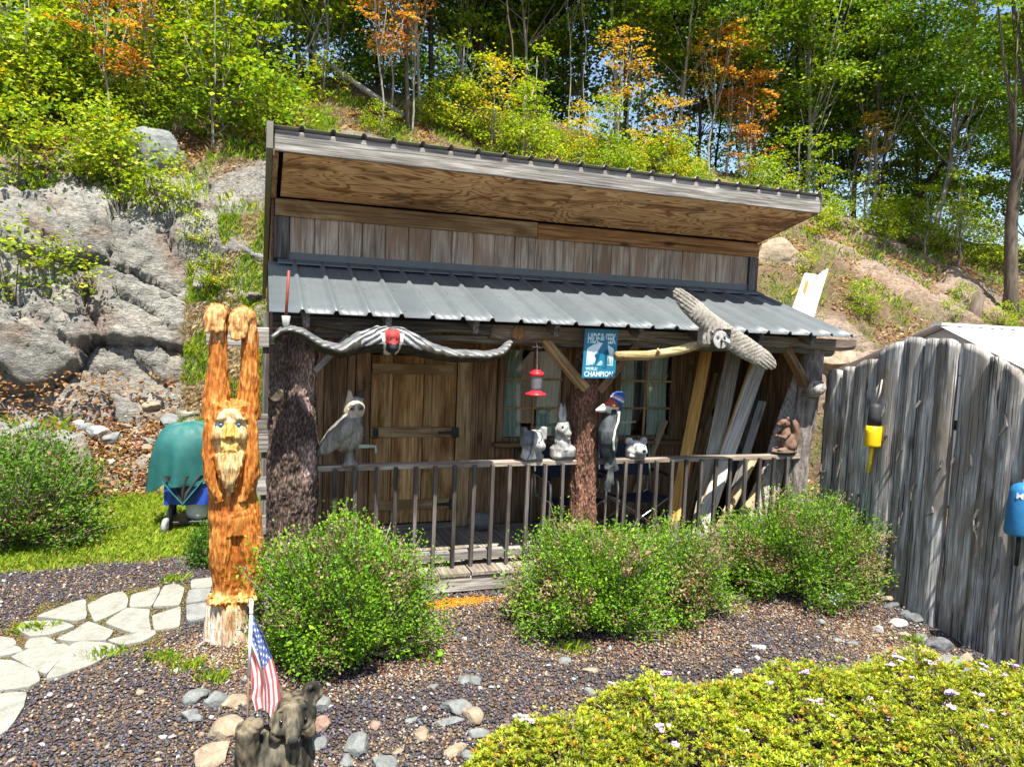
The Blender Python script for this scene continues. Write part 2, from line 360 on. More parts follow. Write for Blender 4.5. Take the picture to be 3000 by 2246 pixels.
def build_hill():
    xs = np.concatenate([[-300, -120, -60, -30, -16], np.arange(-10, -5.2, 0.3), np.arange(-5.2, 1.4, 0.045), np.arange(1.4, 8, 0.2), np.arange(8, 20, 0.14), np.arange(20, 34, 0.5), [45, 80, 160, 300]])
    NS = 270; V = []; C = []
    for x in xs:
        P = [(prof(x)[0][0] - 0.6, -0.12)] + prof(x) + [(90, 2.0), (400, 0.0)]
        w = [0.6, 1.0, 1.5, 1.1, 0.55, 0.22, 0.05, 0.02, 0.004]
        L = [math.dist(a, b) * k for a, b, k in zip(P, P[1:], w)]; tot = sum(L); seg = 0; acc = 0.0
        # smooth along the profile a little by sampling chords
        for i in range(NS + 1):
            s = tot * i / NS
            while seg < len(L) - 1 and s > acc + L[seg]: acc += L[seg]; seg += 1
            t = min(1, (s - acc) / L[seg]); y = P[seg][0] + (P[seg + 1][0] - P[seg][0]) * t; z = P[seg][1] + (P[seg + 1][1] - P[seg][1]) * t
            par = seg + t
            nrm = Vector((0, -(P[seg + 1][1] - P[seg][1]), P[seg + 1][0] - P[seg][0])).normalized()
            if abs(x) > 40 or y > 30:
                V.append((x, y, z)); C.append((0.07, 0.075, 0.03)); continue
            p = Vector((x, y, z))
            lump = noise.noise(p * 0.55) * 0.8 + noise.noise(p * 1.3) * 0.4
            xe = -0.75 + 1.1 * sstep(2.0, 2.6, par)
            rock = sstep(0.85, 1.15, par + 0.2 * lump) * sstep(4.25, 3.5, par + 0.5 * lump) * sstep(xe + 0.3, xe - 0.3, x + 0.35 * lump)
            rr = sstep(1.2, 0.6, math.hypot((x - 15.3) / 2.6, (y - 8.2) / 2.6) + 0.35 * lump)
            rr = max(rr, sstep(1.2, 0.7, math.hypot((x - 10.6) / 0.9, (y - 4.9) / 1.0) + 0.3 * lump))
            behind = sstep(1.5, 2.0, par) * sstep(4.2, 3.6, par + 0.5 * lump) * sstep(0.6, 1.4, x) * sstep(9, 7, x)
            rk = max(rock, rr, behind)
            d = 0.12 * noise.noise(p * 0.9)
            if rk > 0.02:
                q = Vector((p.x * 0.8, p.y * 0.9, p.z * 1.0 + 0.35 * p.x))
                wq = q + Vector((noise.noise(q * 1.4), noise.noise(q * 1.4 + Vector((7, 0, 0))), noise.noise(q * 1.4 + Vector((0, 7, 0))))) * 0.16
                c1, e1, f1 = facet(wq * 0.85); c2, e2, f2 = facet(wq * 2.1 + Vector((5, 1, 2))); c3, e3, f3 = facet(Vector((wq.x * 4.6, wq.y * 4.6, wq.z * 6.5)))
                d += rk * (0.42 * (c1 - 0.4) + 0.40 * f1 + 0.15 * (c2 - 0.5) + 0.20 * f2 - 0.10 * max(0, 1 - e1 * 14) - 0.04 * max(0, 1 - e2 * 14) + (0.05 * (c3 - 0.5) + 0.07 * f3) * (0.25 + 1.3 * c2) + 0.015 * fbm(p * 6))
            else:
                d += 0.05 * fbm(p * 3)
            # undercut blocks at the foot of the cliff
            if rock > 0 and par < 2.3: d -= 0.10 * sstep(2.3, 1.9, par) * rock * sstep(1.0, 1.6, par)
            if par < 0.9: d *= sstep(0.0, 0.9, par)
            p = p + nrm * d
            V.append(tuple(p))
            tint = noise.noise(p * 0.7 + Vector((3, 3, 3))); t2 = noise.noise(p * 1.7 + Vector((8, 1, 0)))
            g = np.array((0.28, 0.27, 0.24)) * (1 + 0.25 * tint)
            brn = sstep(0.1, 0.5, t2); g = g * (1 - brn * .6) + np.array((0.21, 0.15, 0.11)) * brn * .6
            if rr > rock: g = g * 0.35 + np.array((0.30, 0.195, 0.13)) * 0.65
            soil = np.array((0.16, 0.11, 0.07)) * (1 + 0.3 * tint)
            gr = sstep(-0.1, 0.35, t2 + 0.2 * tint) * (1 - rk); soil = soil * (1 - gr * .55) + np.array((0.085, 0.12, 0.03)) * gr * .55
            if y > 13: soil = soil * 0.7
            C.append(g * rk + soil * (1 - rk))
    nx = len(xs); idx = np.arange(len(V)).reshape(nx, NS + 1)
    F = np.stack([idx[:-1, :-1], idx[1:, :-1], idx[1:, 1:], idx[:-1, 1:]], -1).reshape(-1, 4)
    o = link('hillside', mesh_np('hillside', V, F, np.array(C), False), None, hmat())
    tag(o, kind='structure'); return o
build_ground(); build_hill()

# ------------------------------------------------------------------ cabin
M_metal = flat_mat('grey_painted_metal', (0.095, 0.11, 0.115), 0.5, 0.0, 0.5, 0.10, 8.0, 0.05)
M_rake = flat_mat('olive_painted_metal', (0.17, 0.165, 0.13), 0.5, 0.0, 0.4, 0.15, 10.0, 0.08)
M_black = flat_mat('black_iron', (0.012, 0.012, 0.012), 0.5, 0.0, 0.4)
M_dark = flat_mat('dark_interior', (0.02, 0.018, 0.016), 0.9)  # near-black colour stands in for shade behind board gaps and indoors
M_galv = flat_mat('zinc_latch', (0.50, 0.55, 0.45), 0.45, 0.3, 0.5)
M_alu = flat_mat('aluminium_tube', (0.62, 0.63, 0.60), 0.3, 0.9, 0.5, 0.08)
M_screw = flat_mat('screw_steel', (0.2, 0.2, 0.2), 0.4, 0.6, 0.5)
def soffit_mat():
    m, t = newmat('plywood_soffit')
    v = coords(t, (0.9, 3.2, 3.2)); w = nz(t, v, 1.0, 2.0, 0.5, 0.6)
    s = math_(t, 'FRACT', math_(t, 'MULTIPLY', w, 17.0))
    v2 = coords(t, (2.0, 60.0, 60.0)); n = nz(t, v2, 1.0, 6.0, 0.7)
    v3 = coords(t, (0.8, 2.2, 2.2)); st = nz(t, v3, 1.2, 5.0, 0.65, 1.0)
    col = ramp(t, s, [(0.0, (0.74, 0.52, 0.27)), (0.55, (0.64, 0.40, 0.18)), (0.82, (0.24, 0.09, 0.03)), (1.0, (0.64, 0.41, 0.19))])
    col = mixc(t, 0.35, col, ramp(t, n, [(0.3, (0.6, 0.55, 0.5)), (0.7, (1.2, 1.2, 1.2))]), 'MULTIPLY')
    col = mixc(t, ramp(t, st, [(0.48, 0.0), (0.62, 0.85)]), col, (0.14, 0.065, 0.03))
    finish(t, col, 0.75, n, 0.2, 0.004, 0.2); return m
M_soffit = soffit_mat()
def bark_mat(key, dark, mid, light, scale=14.0, bd=0.03):
    m, t = newmat(key); v = coords(t, (scale, scale, scale * 0.35))
    n = nz(t, v, 1.0, 8.0, 0.72, 0.6)
    vo = nd(t, 'ShaderNodeTexVoronoi', {'feature': 'F1'}, {'Vector': v, 'Scale': 1.6}).outputs[0]
    a = nd(t, 'ShaderNodeAttribute', {'attribute_name': 'Col'}).outputs[0]
    h = math_(t, 'ADD', n, math_(t, 'MULTIPLY', vo, 0.5))
    col = ramp(t, h, [(0.45, dark), (0.75, mid), (1.0, light)])
    col = mixc(t, 1.0, col, a, 'MULTIPLY')
    finish(t, col, 0.95, h, 1.0, bd, 0.15); return m
cabin = thing('cabin', 'small rustic board cabin with metal porch roof and deep plywood overhang', 'cabin')
def roofpt(y): return 3.0 - (1.24 - y) * math.tan(R(17.3))
def ribbed(name, x0, x1, ribs, f, g, mat, parent, yA, yB, rh=0.030, rw=0.026, minor=True):
    """metal sheet: profile across X with trapezoid ribs, running from yA to yB; f(y) gives z"""
    xs = [x0]; hs = [0]
    for r in ribs:
        if x0 < r - rw and r + rw < x1:
            xs += [r - rw, r - rw * 0.45, r + rw * 0.45, r + rw]; hs += [0, rh, rh, 0]
            if minor:
                for q in (0.33, 0.67):
                    mx = r + rw + (0.2595 - 2 * rw) * q
                    if mx + 0.008 < x1: xs += [mx - 0.006, mx, mx + 0.006]; hs += [0, 0.0035, 0]
    xs.append(x1); hs.append(0)
    V = []; n = len(xs); ns = 9; sl = math.atan2(f(yB) - f(yA), yB - yA)
    th = 0.003
    for layer in (0, 1):
        for j in range(ns):
            y = yA + (yB - yA) * j / (ns - 1)
            for x, h in zip(xs, hs):
                w = 0.0
                hh = h + w - layer * th
                V.append((x, y - math.sin(sl) * hh, f(y) + math.cos(sl) * hh))
    F = []
    for layer in (0, 1):
        o = layer * n * ns
        for j in range(ns - 1):
            for i in range(n - 1):
                a, b, c, d = o + j * n + i, o + j * n + i + 1, o + (j + 1) * n + i + 1, o + (j + 1) * n + i
                F.append((a, b, c, d) if layer == 0 else (d, c, b, a))
    o2 = n * ns
    for i in range(n - 1):
        F.append((i + 1, i, o2 + i, o2 + i + 1)); e = (ns - 1) * n; F.append((e + i, e + i + 1, o2 + e + i + 1, o2 + e + i))
    for j in range(ns - 1):
        F.append((j * n, (j + 1) * n, o2 + (j + 1) * n, o2 + j * n)); e = n - 1
        F.append(((j + 1) * n + e, j * n + e, o2 + j * n + e, o2 + (j + 1) * n + e))
    return link(name, mesh_np(name, V, F), parent, mat)
RIBS = [0.0565 + 0.2595 * k for k in range(1, 23)]
# porch roof panels
edges = [0.07] + [0.0565 + 0.2595 * k + 0.034 for k in (4, 7, 10, 13, 16, 19)] + [5.82]
for a, b in zip(edges, edges[1:]):
    p = ribbed('porch_roof_panel', a, b, RIBS, roofpt, None, M_metal, cabin, -0.365, 1.245)
    bm = bmesh.new()
    for r in RIBS:
        if a < r - 0.05 < b:
            for y in (-0.22, 0.42, 1.0):
                x = r + 0.055; z = roofpt(y)
                bm_ell(bm, (x, y, z + 0.004), (0.007, 0.007, 0.005), seg=6, rings=4)
    if len(bm.verts): link('roof_screws', bm_mesh(bm, 'roof_screws'), p, M_screw)['kind'] = 'stuff'
    else: bm.free()
# flashing between wall and porch roof
bm = bmesh.new()
prof_f = [(1.262, 3.105), (1.262, 3.035), (1.235, 3.026), (1.12, 2.992), (1.115, 2.978), (1.122, 2.978), (1.245, 3.015), (1.27, 3.03), (1.27, 3.105)]
ring_loft(bm, [[Vector((x, y, z)) for y, z in prof_f] for x in (0.16, 5.83)])
link('flashing', bm_mesh(bm, 'flashing'), cabin, M_metal)
# rafters under the porch roof
for x in (0.35, 1.0, 1.75, 2.5, 3.35, 4.0, 4.7, 5.35):
    beam('rafter', (x, -0.30, roofpt(-0.30) - 0.075), (x, 1.27, roofpt(1.27) - 0.075), 0.05, 0.12, W_dark('Z'), cabin)
# upper roof
TS = math.tan(R(12.75))
def uroof(y): return 4.045 - (y - 0.26) * TS
ue = [0.09] + [0.0565 + 0.2595 * k + 0.034 for k in (4, 8, 12, 16, 20)] + [5.835]
for a, b in zip(ue, ue[1:]):
    ribbed('roof_panel', a, b - 0.002, RIBS, uroof, None, M_rake, cabin, 0.235, 5.25, minor=False)
def slopebox(name, x0, x1, y0, y1, top, th, mat, par=None):
    bm = bmesh.new()
    ring_loft(bm, [[Vector((x, y0, top(y0) - th)), Vector((x, y0, top(y0))), Vector((x, y1, top(y1))), Vector((x, y1, top(y1) - th))] for x in (x0, x1)])
    bmesh.ops.recalc_face_normals(bm, faces=bm.faces)
    return link(name, bm_mesh(bm, name), par or cabin, mat)
slopebox('rake_trim', 0.035, 0.088, 0.24, 5.2, lambda y: uroof(y) + 0.03, 0.22, M_rake)
slopebox('rake_trim', 5.815, 5.845, 0.27, 5.2, lambda y: uroof(y) - 0.01, 0.17, W_dark('Y'))
slopebox('barge_board', 0.092, 0.135, 0.31, 1.24, lambda y: uroof(y) - 0.012, 0.20, W_plank('Y'))
# fascia board (slightly wavy pieces)
box('fascia', 0.10, 5.812, 0.262, 0.298, 3.85, 4.022, W_grey('X'), cabin, 0.004)
sof = lambda y: 3.846 + (0.3 - y) * TS + 0.014
for a, b in ((0.175, 2.955), (2.960, 5.80)):
    slopebox('soffit_panel', a, b, 0.302, 1.25, sof, 0.012, M_soffit)
slopebox('roof_core', 0.15, 5.80, 0.31, 5.2, lambda y: uroof(y) - 0.012, 0.09, M_dark)
# upper facade
def wallboards(name, xs, z0, z1, y, th, mat, gap=0.006, jy=0.004):
    for a, b in zip(xs, xs[1:]):
        dy = random.uniform(-jy, jy)
        box(name, a + gap / 2, b - gap / 2, y + dy, y + th + dy, z0, z1, mat, cabin, 0.004, 0.0015)
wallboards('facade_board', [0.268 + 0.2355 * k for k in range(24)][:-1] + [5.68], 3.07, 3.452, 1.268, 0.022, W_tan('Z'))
box('trim_plank', 0.13, 2.868, 1.243, 1.266, 3.445, 3.612, W_plank('X'), cabin)
box('trim_plank', 2.872, 5.81, 1.241, 1.266, 3.442, 3.608, wood('orange_plank', (0.10, 0.05, 0.02), (0.24, 0.125, 0.05), (0.36, 0.22, 0.10), 'X', knots=0.8), cabin)
box('corner_trim', 0.125, 0.264, 1.238, 1.264, 3.04, 3.441, W_dark('Z'), cabin)
box('corner_trim', 5.684, 5.81, 1.238, 1.264, 3.03, 3.438, W_dark('Z'), cabin)
box('wall_backing', 0.12, 5.80, 1.292, 1.312, 2.46, 3.62, M_dark, cabin, 0)
# lower wall boards
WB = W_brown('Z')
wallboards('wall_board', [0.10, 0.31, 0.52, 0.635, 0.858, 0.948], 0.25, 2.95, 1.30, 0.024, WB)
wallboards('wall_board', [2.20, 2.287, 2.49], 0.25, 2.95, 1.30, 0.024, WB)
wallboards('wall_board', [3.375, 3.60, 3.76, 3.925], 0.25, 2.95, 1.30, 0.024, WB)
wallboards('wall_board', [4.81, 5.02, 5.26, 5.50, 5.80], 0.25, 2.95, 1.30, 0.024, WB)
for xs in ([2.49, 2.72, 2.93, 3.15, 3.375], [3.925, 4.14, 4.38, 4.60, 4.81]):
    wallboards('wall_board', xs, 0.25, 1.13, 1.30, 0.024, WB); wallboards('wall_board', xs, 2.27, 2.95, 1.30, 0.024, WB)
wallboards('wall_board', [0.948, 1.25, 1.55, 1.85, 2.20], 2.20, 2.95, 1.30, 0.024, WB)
# house body behind: side walls, back wall, floor
for x0, x1 in ((0.10, 0.15), (5.75, 5.80)): slopebox('side_wall', x0, x1, 1.33, 5.1, lambda y: uroof(y) - 0.11, 2.9, W_brown('Y'))
box('back_wall', 0.15, 5.75, 5.05, 5.1, 0.0, 2.9, W_brown('Z'), cabin, 0)
box('room_floor', 0.15, 5.75, 1.33, 5.05, 0.2, 0.25, M_dark, cabin, 0)
# door
door = box('door', 1.115, 2.020, 1.335, 1.350, 0.30, 2.12, M_dark, cabin, 0)
for a, b in ((1.108, 1.334), (1.342, 1.664), (1.672, 2.026)):
    box('door_board', a, b, 1.306, 1.334, 0.31, 2.115, W_door('Z'), door, 0.004, 0.002)
for z in (0.46, 1.245, 1.92):
    box('batten', 1.112, 1.985, 1.280, 1.305, z, z + 0.108, W_plank('X'), door, 0.005, 0.002)
for z in (0.51, 1.295):
    bm = bmesh.new(); bm_prism(bm, [(2.06, z - 0.055), (2.06, z + 0.055), (1.99, z + 0.055), (1.985, z + 0.02), (1.86, z + 0.012), (1.845, z + 0.022), (1.83, z), (1.845, z - 0.022), (1.86, z - 0.012), (1.985, z - 0.02), (1.99, z - 0.055)], 1.262, 1.272)
    bmesh.ops.recalc_face_normals(bm, faces=bm.faces); link('hinge', bm_mesh(bm, 'hinge'), door, M_black)
bm = bmesh.new(); bm_box(bm, 1.13, 1.19, 1.264, 1.28, 1.24, 1.35, 0.01); bm_ell(bm, (1.165, 1.258, 1.29), (0.018, 0.012, 0.018))
link('pull_plate', bm_mesh(bm, 'pull_plate'), door, M_black)
bm = bmesh.new(); bm_box(bm, 0.99, 1.14, 1.262, 1.275, 1.14, 1.178, 0.003); bm_box(bm, 1.105, 1.175, 1.25, 1.262, 1.145, 1.172, 0.004); bm_tube(bm, [(1.16, 1.245, 1.16), (1.165, 1.235, 1.12), (1.165, 1.235, 1.09)], 0.012, 6)
link('latch', bm_mesh(bm, 'latch'), door, M_galv)
box('door_trim', 0.952, 1.096, 1.276, 1.299, 0.25, 2.2, W_brown('Z'), cabin)
box('door_trim', 2.034, 2.196, 1.276, 1.299, 0.25, 2.2, W_plank('Z'), cabin)
box('door_trim', 0.952, 2.196, 1.274, 1.299, 2.204, 2.32, W_brown('X'), cabin)
box('door_sill', 1.10, 2.03, 1.22, 1.30, 0.252, 0.30, W_deck('X'), cabin)
# windows
def glass_mat():
    m, t = newmat('window_glass')
    tr = nd(t, 'ShaderNodeBsdfTransparent', None, {0: (0.92, 0.95, 0.93, 1)}); gl = nd(t, 'ShaderNodeBsdfGlossy', None, {0: (1, 1, 1, 1), 'Roughness': 0.03})
    fr = nd(t, 'ShaderNodeFresnel', None, {0: 1.5}); f = math_(t, 'MULTIPLY', fr.outputs[0], 1.6)
    mx = nd(t, 'ShaderNodeMixShader', None, {0: f, 1: tr.outputs[0], 2: gl.outputs[0]}); nd(t, 'ShaderNodeOutputMaterial', None, {0: mx.outputs[0]}); return m
M_glass = glass_mat()
M_curt = flat_mat('pale_green_curtain', (0.50, 0.56, 0.49), 0.9, 0, 0.1, 0.12, 20, 0.3)
M_munt = wood('window_muntin', (0.16, 0.09, 0.035), (0.34, 0.21, 0.09), (0.45, 0.3, 0.15), 'Z', knots=0)
def curtain(par, x0, x1, z0, z1, seed):
    n = 60; V = []
    for j in range(9):
        z = z0 + (z1 - z0) * j / 8
        for i in range(n + 1):
            u = i / n; V.append((x0 + (x1 - x0) * u + 0.012 * math.sin(j * .7 + seed), 1.41 + 0.014 * math.sin(u * 26 + seed + 0.25 * j) + 0.006 * math.sin(u * 61), z))
    F = [(j * (n + 1) + i, j * (n + 1) + i + 1, (j + 1) * (n + 1) + i + 1, (j + 1) * (n + 1) + i) for j in range(8) for i in range(n)]
    link('curtain', mesh_np('curtain', V, F, None, True), par, M_curt)
for (x0, x1, sd) in ((2.575, 3.29, 1), (4.01, 4.725, 5)):
    z0, z1 = 1.20, 2.21
    bm = bmesh.new(); fb = 0.075
    for bx in ((x0 - fb, x0, z0 - 0.02, z1 + fb), (x1, x1 + fb, z0 - 0.02, z1 + fb)): bm_box(bm, bx[0], bx[1], 1.272, 1.36, bx[2], bx[3], 0.004)
    bm_box(bm, x0 + 0.001, x1 - 0.001, 1.274, 1.36, z1, z1 + fb, 0.004); bm_box(bm, x0 + 0.001, x1 - 0.001, 1.29, 1.36, z0 - 0.02, z0 + 0.03, 0.004)
    win = link('window', bm_mesh(bm, 'window'), cabin, W_brown('Z'))
    box('sill', x0 - 0.12, x1 + 0.12, 1.20, 1.30, z0 - 0.065, z0 - 0.022, W_brown('X'), win)
    xm = (x0 + x1) / 2; zz = [z0 + 0.03, z0 + 0.03 + (z1 - z0 - 0.03) / 3, z0 + 0.03 + 2 * (z1 - z0 - 0.03) / 3, z1]
    box('muntin', xm - 0.014, xm + 0.014, 1.312, 1.334, zz[0], zz[3], M_munt, win, 0.003)
    for z in zz[1:3]: box('muntin', x0, x1, 1.314, 1.332, z - 0.012, z + 0.012, M_munt, win, 0.003)
    for a, b in ((x0, xm - 0.014), (xm + 0.014, x1)):
        for c, d in zip(zz, zz[1:]): box('pane', a + .001, b - .001, 1.322, 1.325, c + 0.012, d - 0.012, M_glass, win, 0)
    curtain(win, x0 + 0.01, x0 + 0.24, z0, z1, sd); curtain(win, x1 - 0.27, x1 - 0.01, z0, z1, sd + 2)
# deck
x = 0.10; i = 0
while x < 5.88:
    w = 0.288; x1 = min(x + w, 5.9); dz = random.uniform(-0.004, 0.004)
    box('deck_board', x + 0.004, x1 - 0.004, -0.172 + random.uniform(-.006, .006), 1.285, 0.213 + dz, 0.25 + dz, W_deck('Y'), cabin, 0.004, 0.002); x += w
box('rim_board', 0.02, 5.88, -0.158, -0.118, 0.07, 0.208, W_grey('X'), cabin, 0.005, 0.003)
for x in (0.4, 1.6, 2.9, 4.2, 5.5): box('joist', x, x + 0.06, -0.115, 1.25, 0.03, 0.205, W_dark('Y'), cabin, 0.003)
# railing
BAL = [0.624, 0.8, 0.978, 1.148, 1.327, 1.501, 1.681, 1.864, 2.037, 2.207, 2.387, 2.566, 2.746, 3.412, 3.58, 3.766, 3.947, 4.111, 4.286, 4.468, 4.645, 4.829, 5.011, 5.192, 5.372]
for x0, x1 in ((0.44, 2.90), (3.12, 5.56)):
    rail = box('railing', x0, x1, 0.0, 0.105, 1.165, 1.213, wood('rail_timber', (0.12, 0.09, 0.07), (0.30, 0.245, 0.19), (0.48, 0.42, 0.34), 'X', knots=0.4), cabin, 0.005, 0.003)
    box('bottom_rail', x0, x1, 0.004, 0.09, 0.305, 0.385, W_grey('X'), rail, 0.005, 0.003)
    for b in BAL:
        if x0 < b < x1:
            j = random.uniform(-.006, .006)
            bl = beam('baluster', (b + j, -0.019, 0.247 + random.uniform(-.012, .012)), (b + random.uniform(-.006, .006), -0.019, 1.192), 0.037, 0.034, wood('baluster_grey', (0.035, 0.029, 0.026), (0.085, 0.072, 0.064), (0.17, 0.15, 0.135), 'Z', knots=0.2, var=0.4), rail, 0, 0.003, 0.0015)
# dark boards closing the right end of the porch
for k in range(4): box('end_wall_board', 5.775, 5.80, 0.30 + k * 0.25, 0.545 + k * 0.25, 0.25, roofpt(0.3 + k * .25) - 0.05, W_brown('Z'), cabin, 0.004)
# horizontal live-edge header beams
def live_beam(name, x0, x1, ztop, seed, mat, th=0.13, kx=None, y0=-0.11, y1=0.06):
    n = int((x1 - x0) / 0.04); rings = []
    for i in range(n + 1):
        x = x0 + (x1 - x0) * i / n
        e = 0.035 * noise.noise(Vector((x * 1.6, seed, 0))) + 0.02 * noise.noise(Vector((x * 5, seed, 3)))
        if kx: e -= 0.05 * math.exp(-((x - kx) / 0.16) ** 2)
        zb = ztop - th + e; w = 0.012 * noise.noise(Vector((x * 7, seed, 8)))
        rings.append([Vector((x, y0, ztop)), Vector((x, y0 + 0.004, zb + 0.045)), Vector((x, y0 + 0.03 + w, zb + 0.012)), Vector((x, y0 + 0.075, zb)), Vector((x, y1, zb + 0.004)), Vector((x, y1, ztop))])
    bm = bmesh.new(); ring_loft(bm, rings); bmesh.ops.recalc_face_normals(bm, faces=bm.faces)
    return link(name, bm_mesh(bm, name), cabin, mat)
live_beam('header_beam', 0.10, 1.945, 2.475, 1.0, W_dark('X'), 0.105)
hb = live_beam('header_beam', 1.95, 6.10, 2.475, 4.0, wood('header_grey', (0.07, 0.055, 0.042), (0.19, 0.155, 0.125), (0.33, 0.285, 0.24), 'X', knots=0.3, stain=(0.11, 0.08, 0.06)), 0.12, 2.2)
bm = bmesh.new()
for r, y in ((0.062, -0.118), (0.045, -0.124), (0.026, -0.13)):
    bm_lathe(bm, [(0.001, 0), (r, 0.0), (r, 0.004), (0.001, 0.006)], 18)
    vs_ = bm.verts[:][-72:]
    for v in vs_: v.co = Vector((2.2 + v.co.x * 1.1, y - v.co.z, 2.405 + v.co.y * 0.9))
link('knot', bm_mesh(bm, 'knot'), hb, wood('knot_brown', (0.10, 0.05, 0.02), (0.25, 0.13, 0.06), (0.36, 0.22, 0.12), 'Z', knots=0))
live_beam('sub_beam', 0.30, 5.9, 2.365, 9.0, W_dark('X'), 0.07, None, -0.02, 0.09)
# log posts
def log_post(name, pts, rad, disp, mat, fn_col, n=72, m=210, freq=6.0, extra=None, parent=cabin):
    V = []; C = []
    P = [Vector(p) for p in pts]; seg = len(P) - 1
    for j in range(m + 1):
        t = j / m * seg; k = min(int(t), seg - 1); u = t - k; u2 = u
        c = P[k].lerp(P[k + 1], u2); r0 = rad[k] + (rad[k + 1] - rad[k]) * u2
        for i in range(n):
            a = 2 * math.pi * i / n; d = Vector((math.cos(a), math.sin(a), 0))
            q = Vector((d.x * 2, d.y * 2, c.z)) * 1.0
            r = r0 * (1 + 0.10 * noise.noise(q * 0.9)) + disp * (0.6 * fbm(Vector((d.x * freq * .5, d.y * freq * .5, c.z * freq * 0.8))) + 0.5 * abs(noise.noise(Vector((d.x * freq, d.y * freq, c.z * freq * .45)))) + 0.45 * noise.noise(Vector((d.x * freq * 2.3, d.y * freq * 2.3, c.z * freq * 2.2))) + 0.25 * noise.noise(Vector((d.x * freq * 5, d.y * freq * 5, c.z * freq * 5))))
            if extra: r += extra(a, c.z)
            V.append(c + d * r); C.append(fn_col(a, c.z))
    idx = np.arange(len(V)).reshape(m + 1, n)
    F = np.stack([idx[:-1], np.roll(idx[:-1], -1, 1), np.roll(idx[1:], -1, 1), idx[1:]], -1).reshape(-1, 4)
    V = [tuple(v) for v in V]; top = len(V); V.append(tuple(P[-1])); C.append(C[-1]); 
    me = bpy.data.meshes.new(name); fs = [tuple(int(q) for q in f) for f in F] + [(int(idx[-1][i]), int(idx[-1][(i + 1) % n]), top) for i in range(n)]
    me.from_pydata(V, [], fs); a_ = me.color_attributes.new('Col', 'FLOAT_COLOR', 'POINT')
    a_.data.foreach_set('color', np.concatenate([np.array(C, np.float32), np.ones((len(C), 1), np.float32)], 1).ravel())
    return link(name, me, parent, mat)
def front(a, c, w):  # angular bump around angle c
    d = (a - c + math.pi) % (2 * math.pi) - math.pi; return math.exp(-(d / w) ** 2)
B1 = bark_mat('dark_pine_bark', (0.020, 0.014, 0.012), (0.075, 0.052, 0.043), (0.22, 0.16, 0.13), 44.0, 0.02)
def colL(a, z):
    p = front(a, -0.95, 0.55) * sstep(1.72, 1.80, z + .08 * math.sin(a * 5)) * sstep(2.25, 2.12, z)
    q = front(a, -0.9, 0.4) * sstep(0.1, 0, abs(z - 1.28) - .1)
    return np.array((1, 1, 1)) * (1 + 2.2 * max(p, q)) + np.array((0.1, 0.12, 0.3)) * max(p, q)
pl = log_post('log_post', [(0.285, 0.08, 0.02), (0.285, 0.08, 0.7), (0.29, 0.08, 1.3), (0.275, 0.08, 1.8), (0.285, 0.06, 2.36)], [0.205, 0.195, 0.205, 0.185, 0.17], 0.034, B1, colL, extra=lambda a, z: 0.05 * front(a, -2.6, 0.4) * math.exp(-((z - 1.82) / 0.09) ** 2) + 0.03 * front(a, -2.0, 0.3) * math.exp(-((z - 1.02) / 0.07) ** 2))
pl['label'] = 'thick dark bark log post'
for kx, ky, kz, rr_ in ((0.135, -0.075, 1.83, 0.055), (0.20, -0.105, 1.02, 0.042)):
    bm = bmesh.new(); bm_lathe(bm, [(rr_ * 1.25, -0.03), (rr_ * 1.2, 0.0), (rr_ * .95, 0.010), (rr_ * .8, 0.004), (rr_ * .5, 0.006), (0.002, 0.008)], 14)
    o = link('knot', bm_mesh(bm, 'knot', True), pl, wood('knot_grey', (0.07, 0.05, 0.035), (0.20, 0.16, 0.12), (0.33, 0.28, 0.22), 'Z', knots=0)); o.location = (kx, ky, kz); o.rotation_euler = (R(90), 0, R(-25))
B2 = bark_mat('red_brown_bark', (0.035, 0.019, 0.013), (0.14, 0.072, 0.048), (0.30, 0.165, 0.115), 48.0, 0.02)
def colC(a, z): 
    n = noise.noise(Vector((math.cos(a) * 2, math.sin(a) * 2, z * 3))); return np.array((1, 1, 1)) * (1 + .5 * n) + np.array((.15, 0, 0)) * max(0, n)
pc = log_post('log_post', [(3.02, 0.08, 0.20), (3.02, 0.08, 0.8), (3.0, 0.08, 1.3), (3.01, 0.08, 2.4)], [0.145, 0.125, 0.122, 0.112], 0.028, B2, colC)
pc['label'] = 'reddish brown bark post'
bm = bmesh.new(); bm_tube(bm, [(2.90, 0.0, 0.50), (2.87, -0.10, 0.50)], [0.09, 0.075], 14)
link('knot', bm_mesh(bm, 'knot', True), pc, W_grey('Y'))
B3 = bark_mat('bare_grey_log', (0.07, 0.058, 0.05), (0.17, 0.145, 0.13), (0.30, 0.27, 0.25), 12.0, 0.012)
pr = log_post('log_post', [(5.60, 0.10, 0.02), (5.60, 0.10, 0.7), (5.63, 0.10, 1.3), (5.68, 0.08, 1.9), (5.70, 0.08, 2.38)], [0.125, 0.12, 0.108, 0.115, 0.11], 0.012, B3, lambda a, z: (1, 1, 1))
pr['label'] = 'bare grey log post with a branch stub'
bm = bmesh.new(); bm_tube(bm, [(5.66, 0.06, 1.88), (5.63, -0.06, 1.93), (5.60, -0.14, 1.955), (5.597, -0.146, 1.956), (5.605, -0.12, 1.952)], [0.09, 0.085, 0.085, 0.06, 0.03], 16)
link('branch_stub', bm_mesh(bm, 'branch_stub', True), pr, W_grey('Y'))
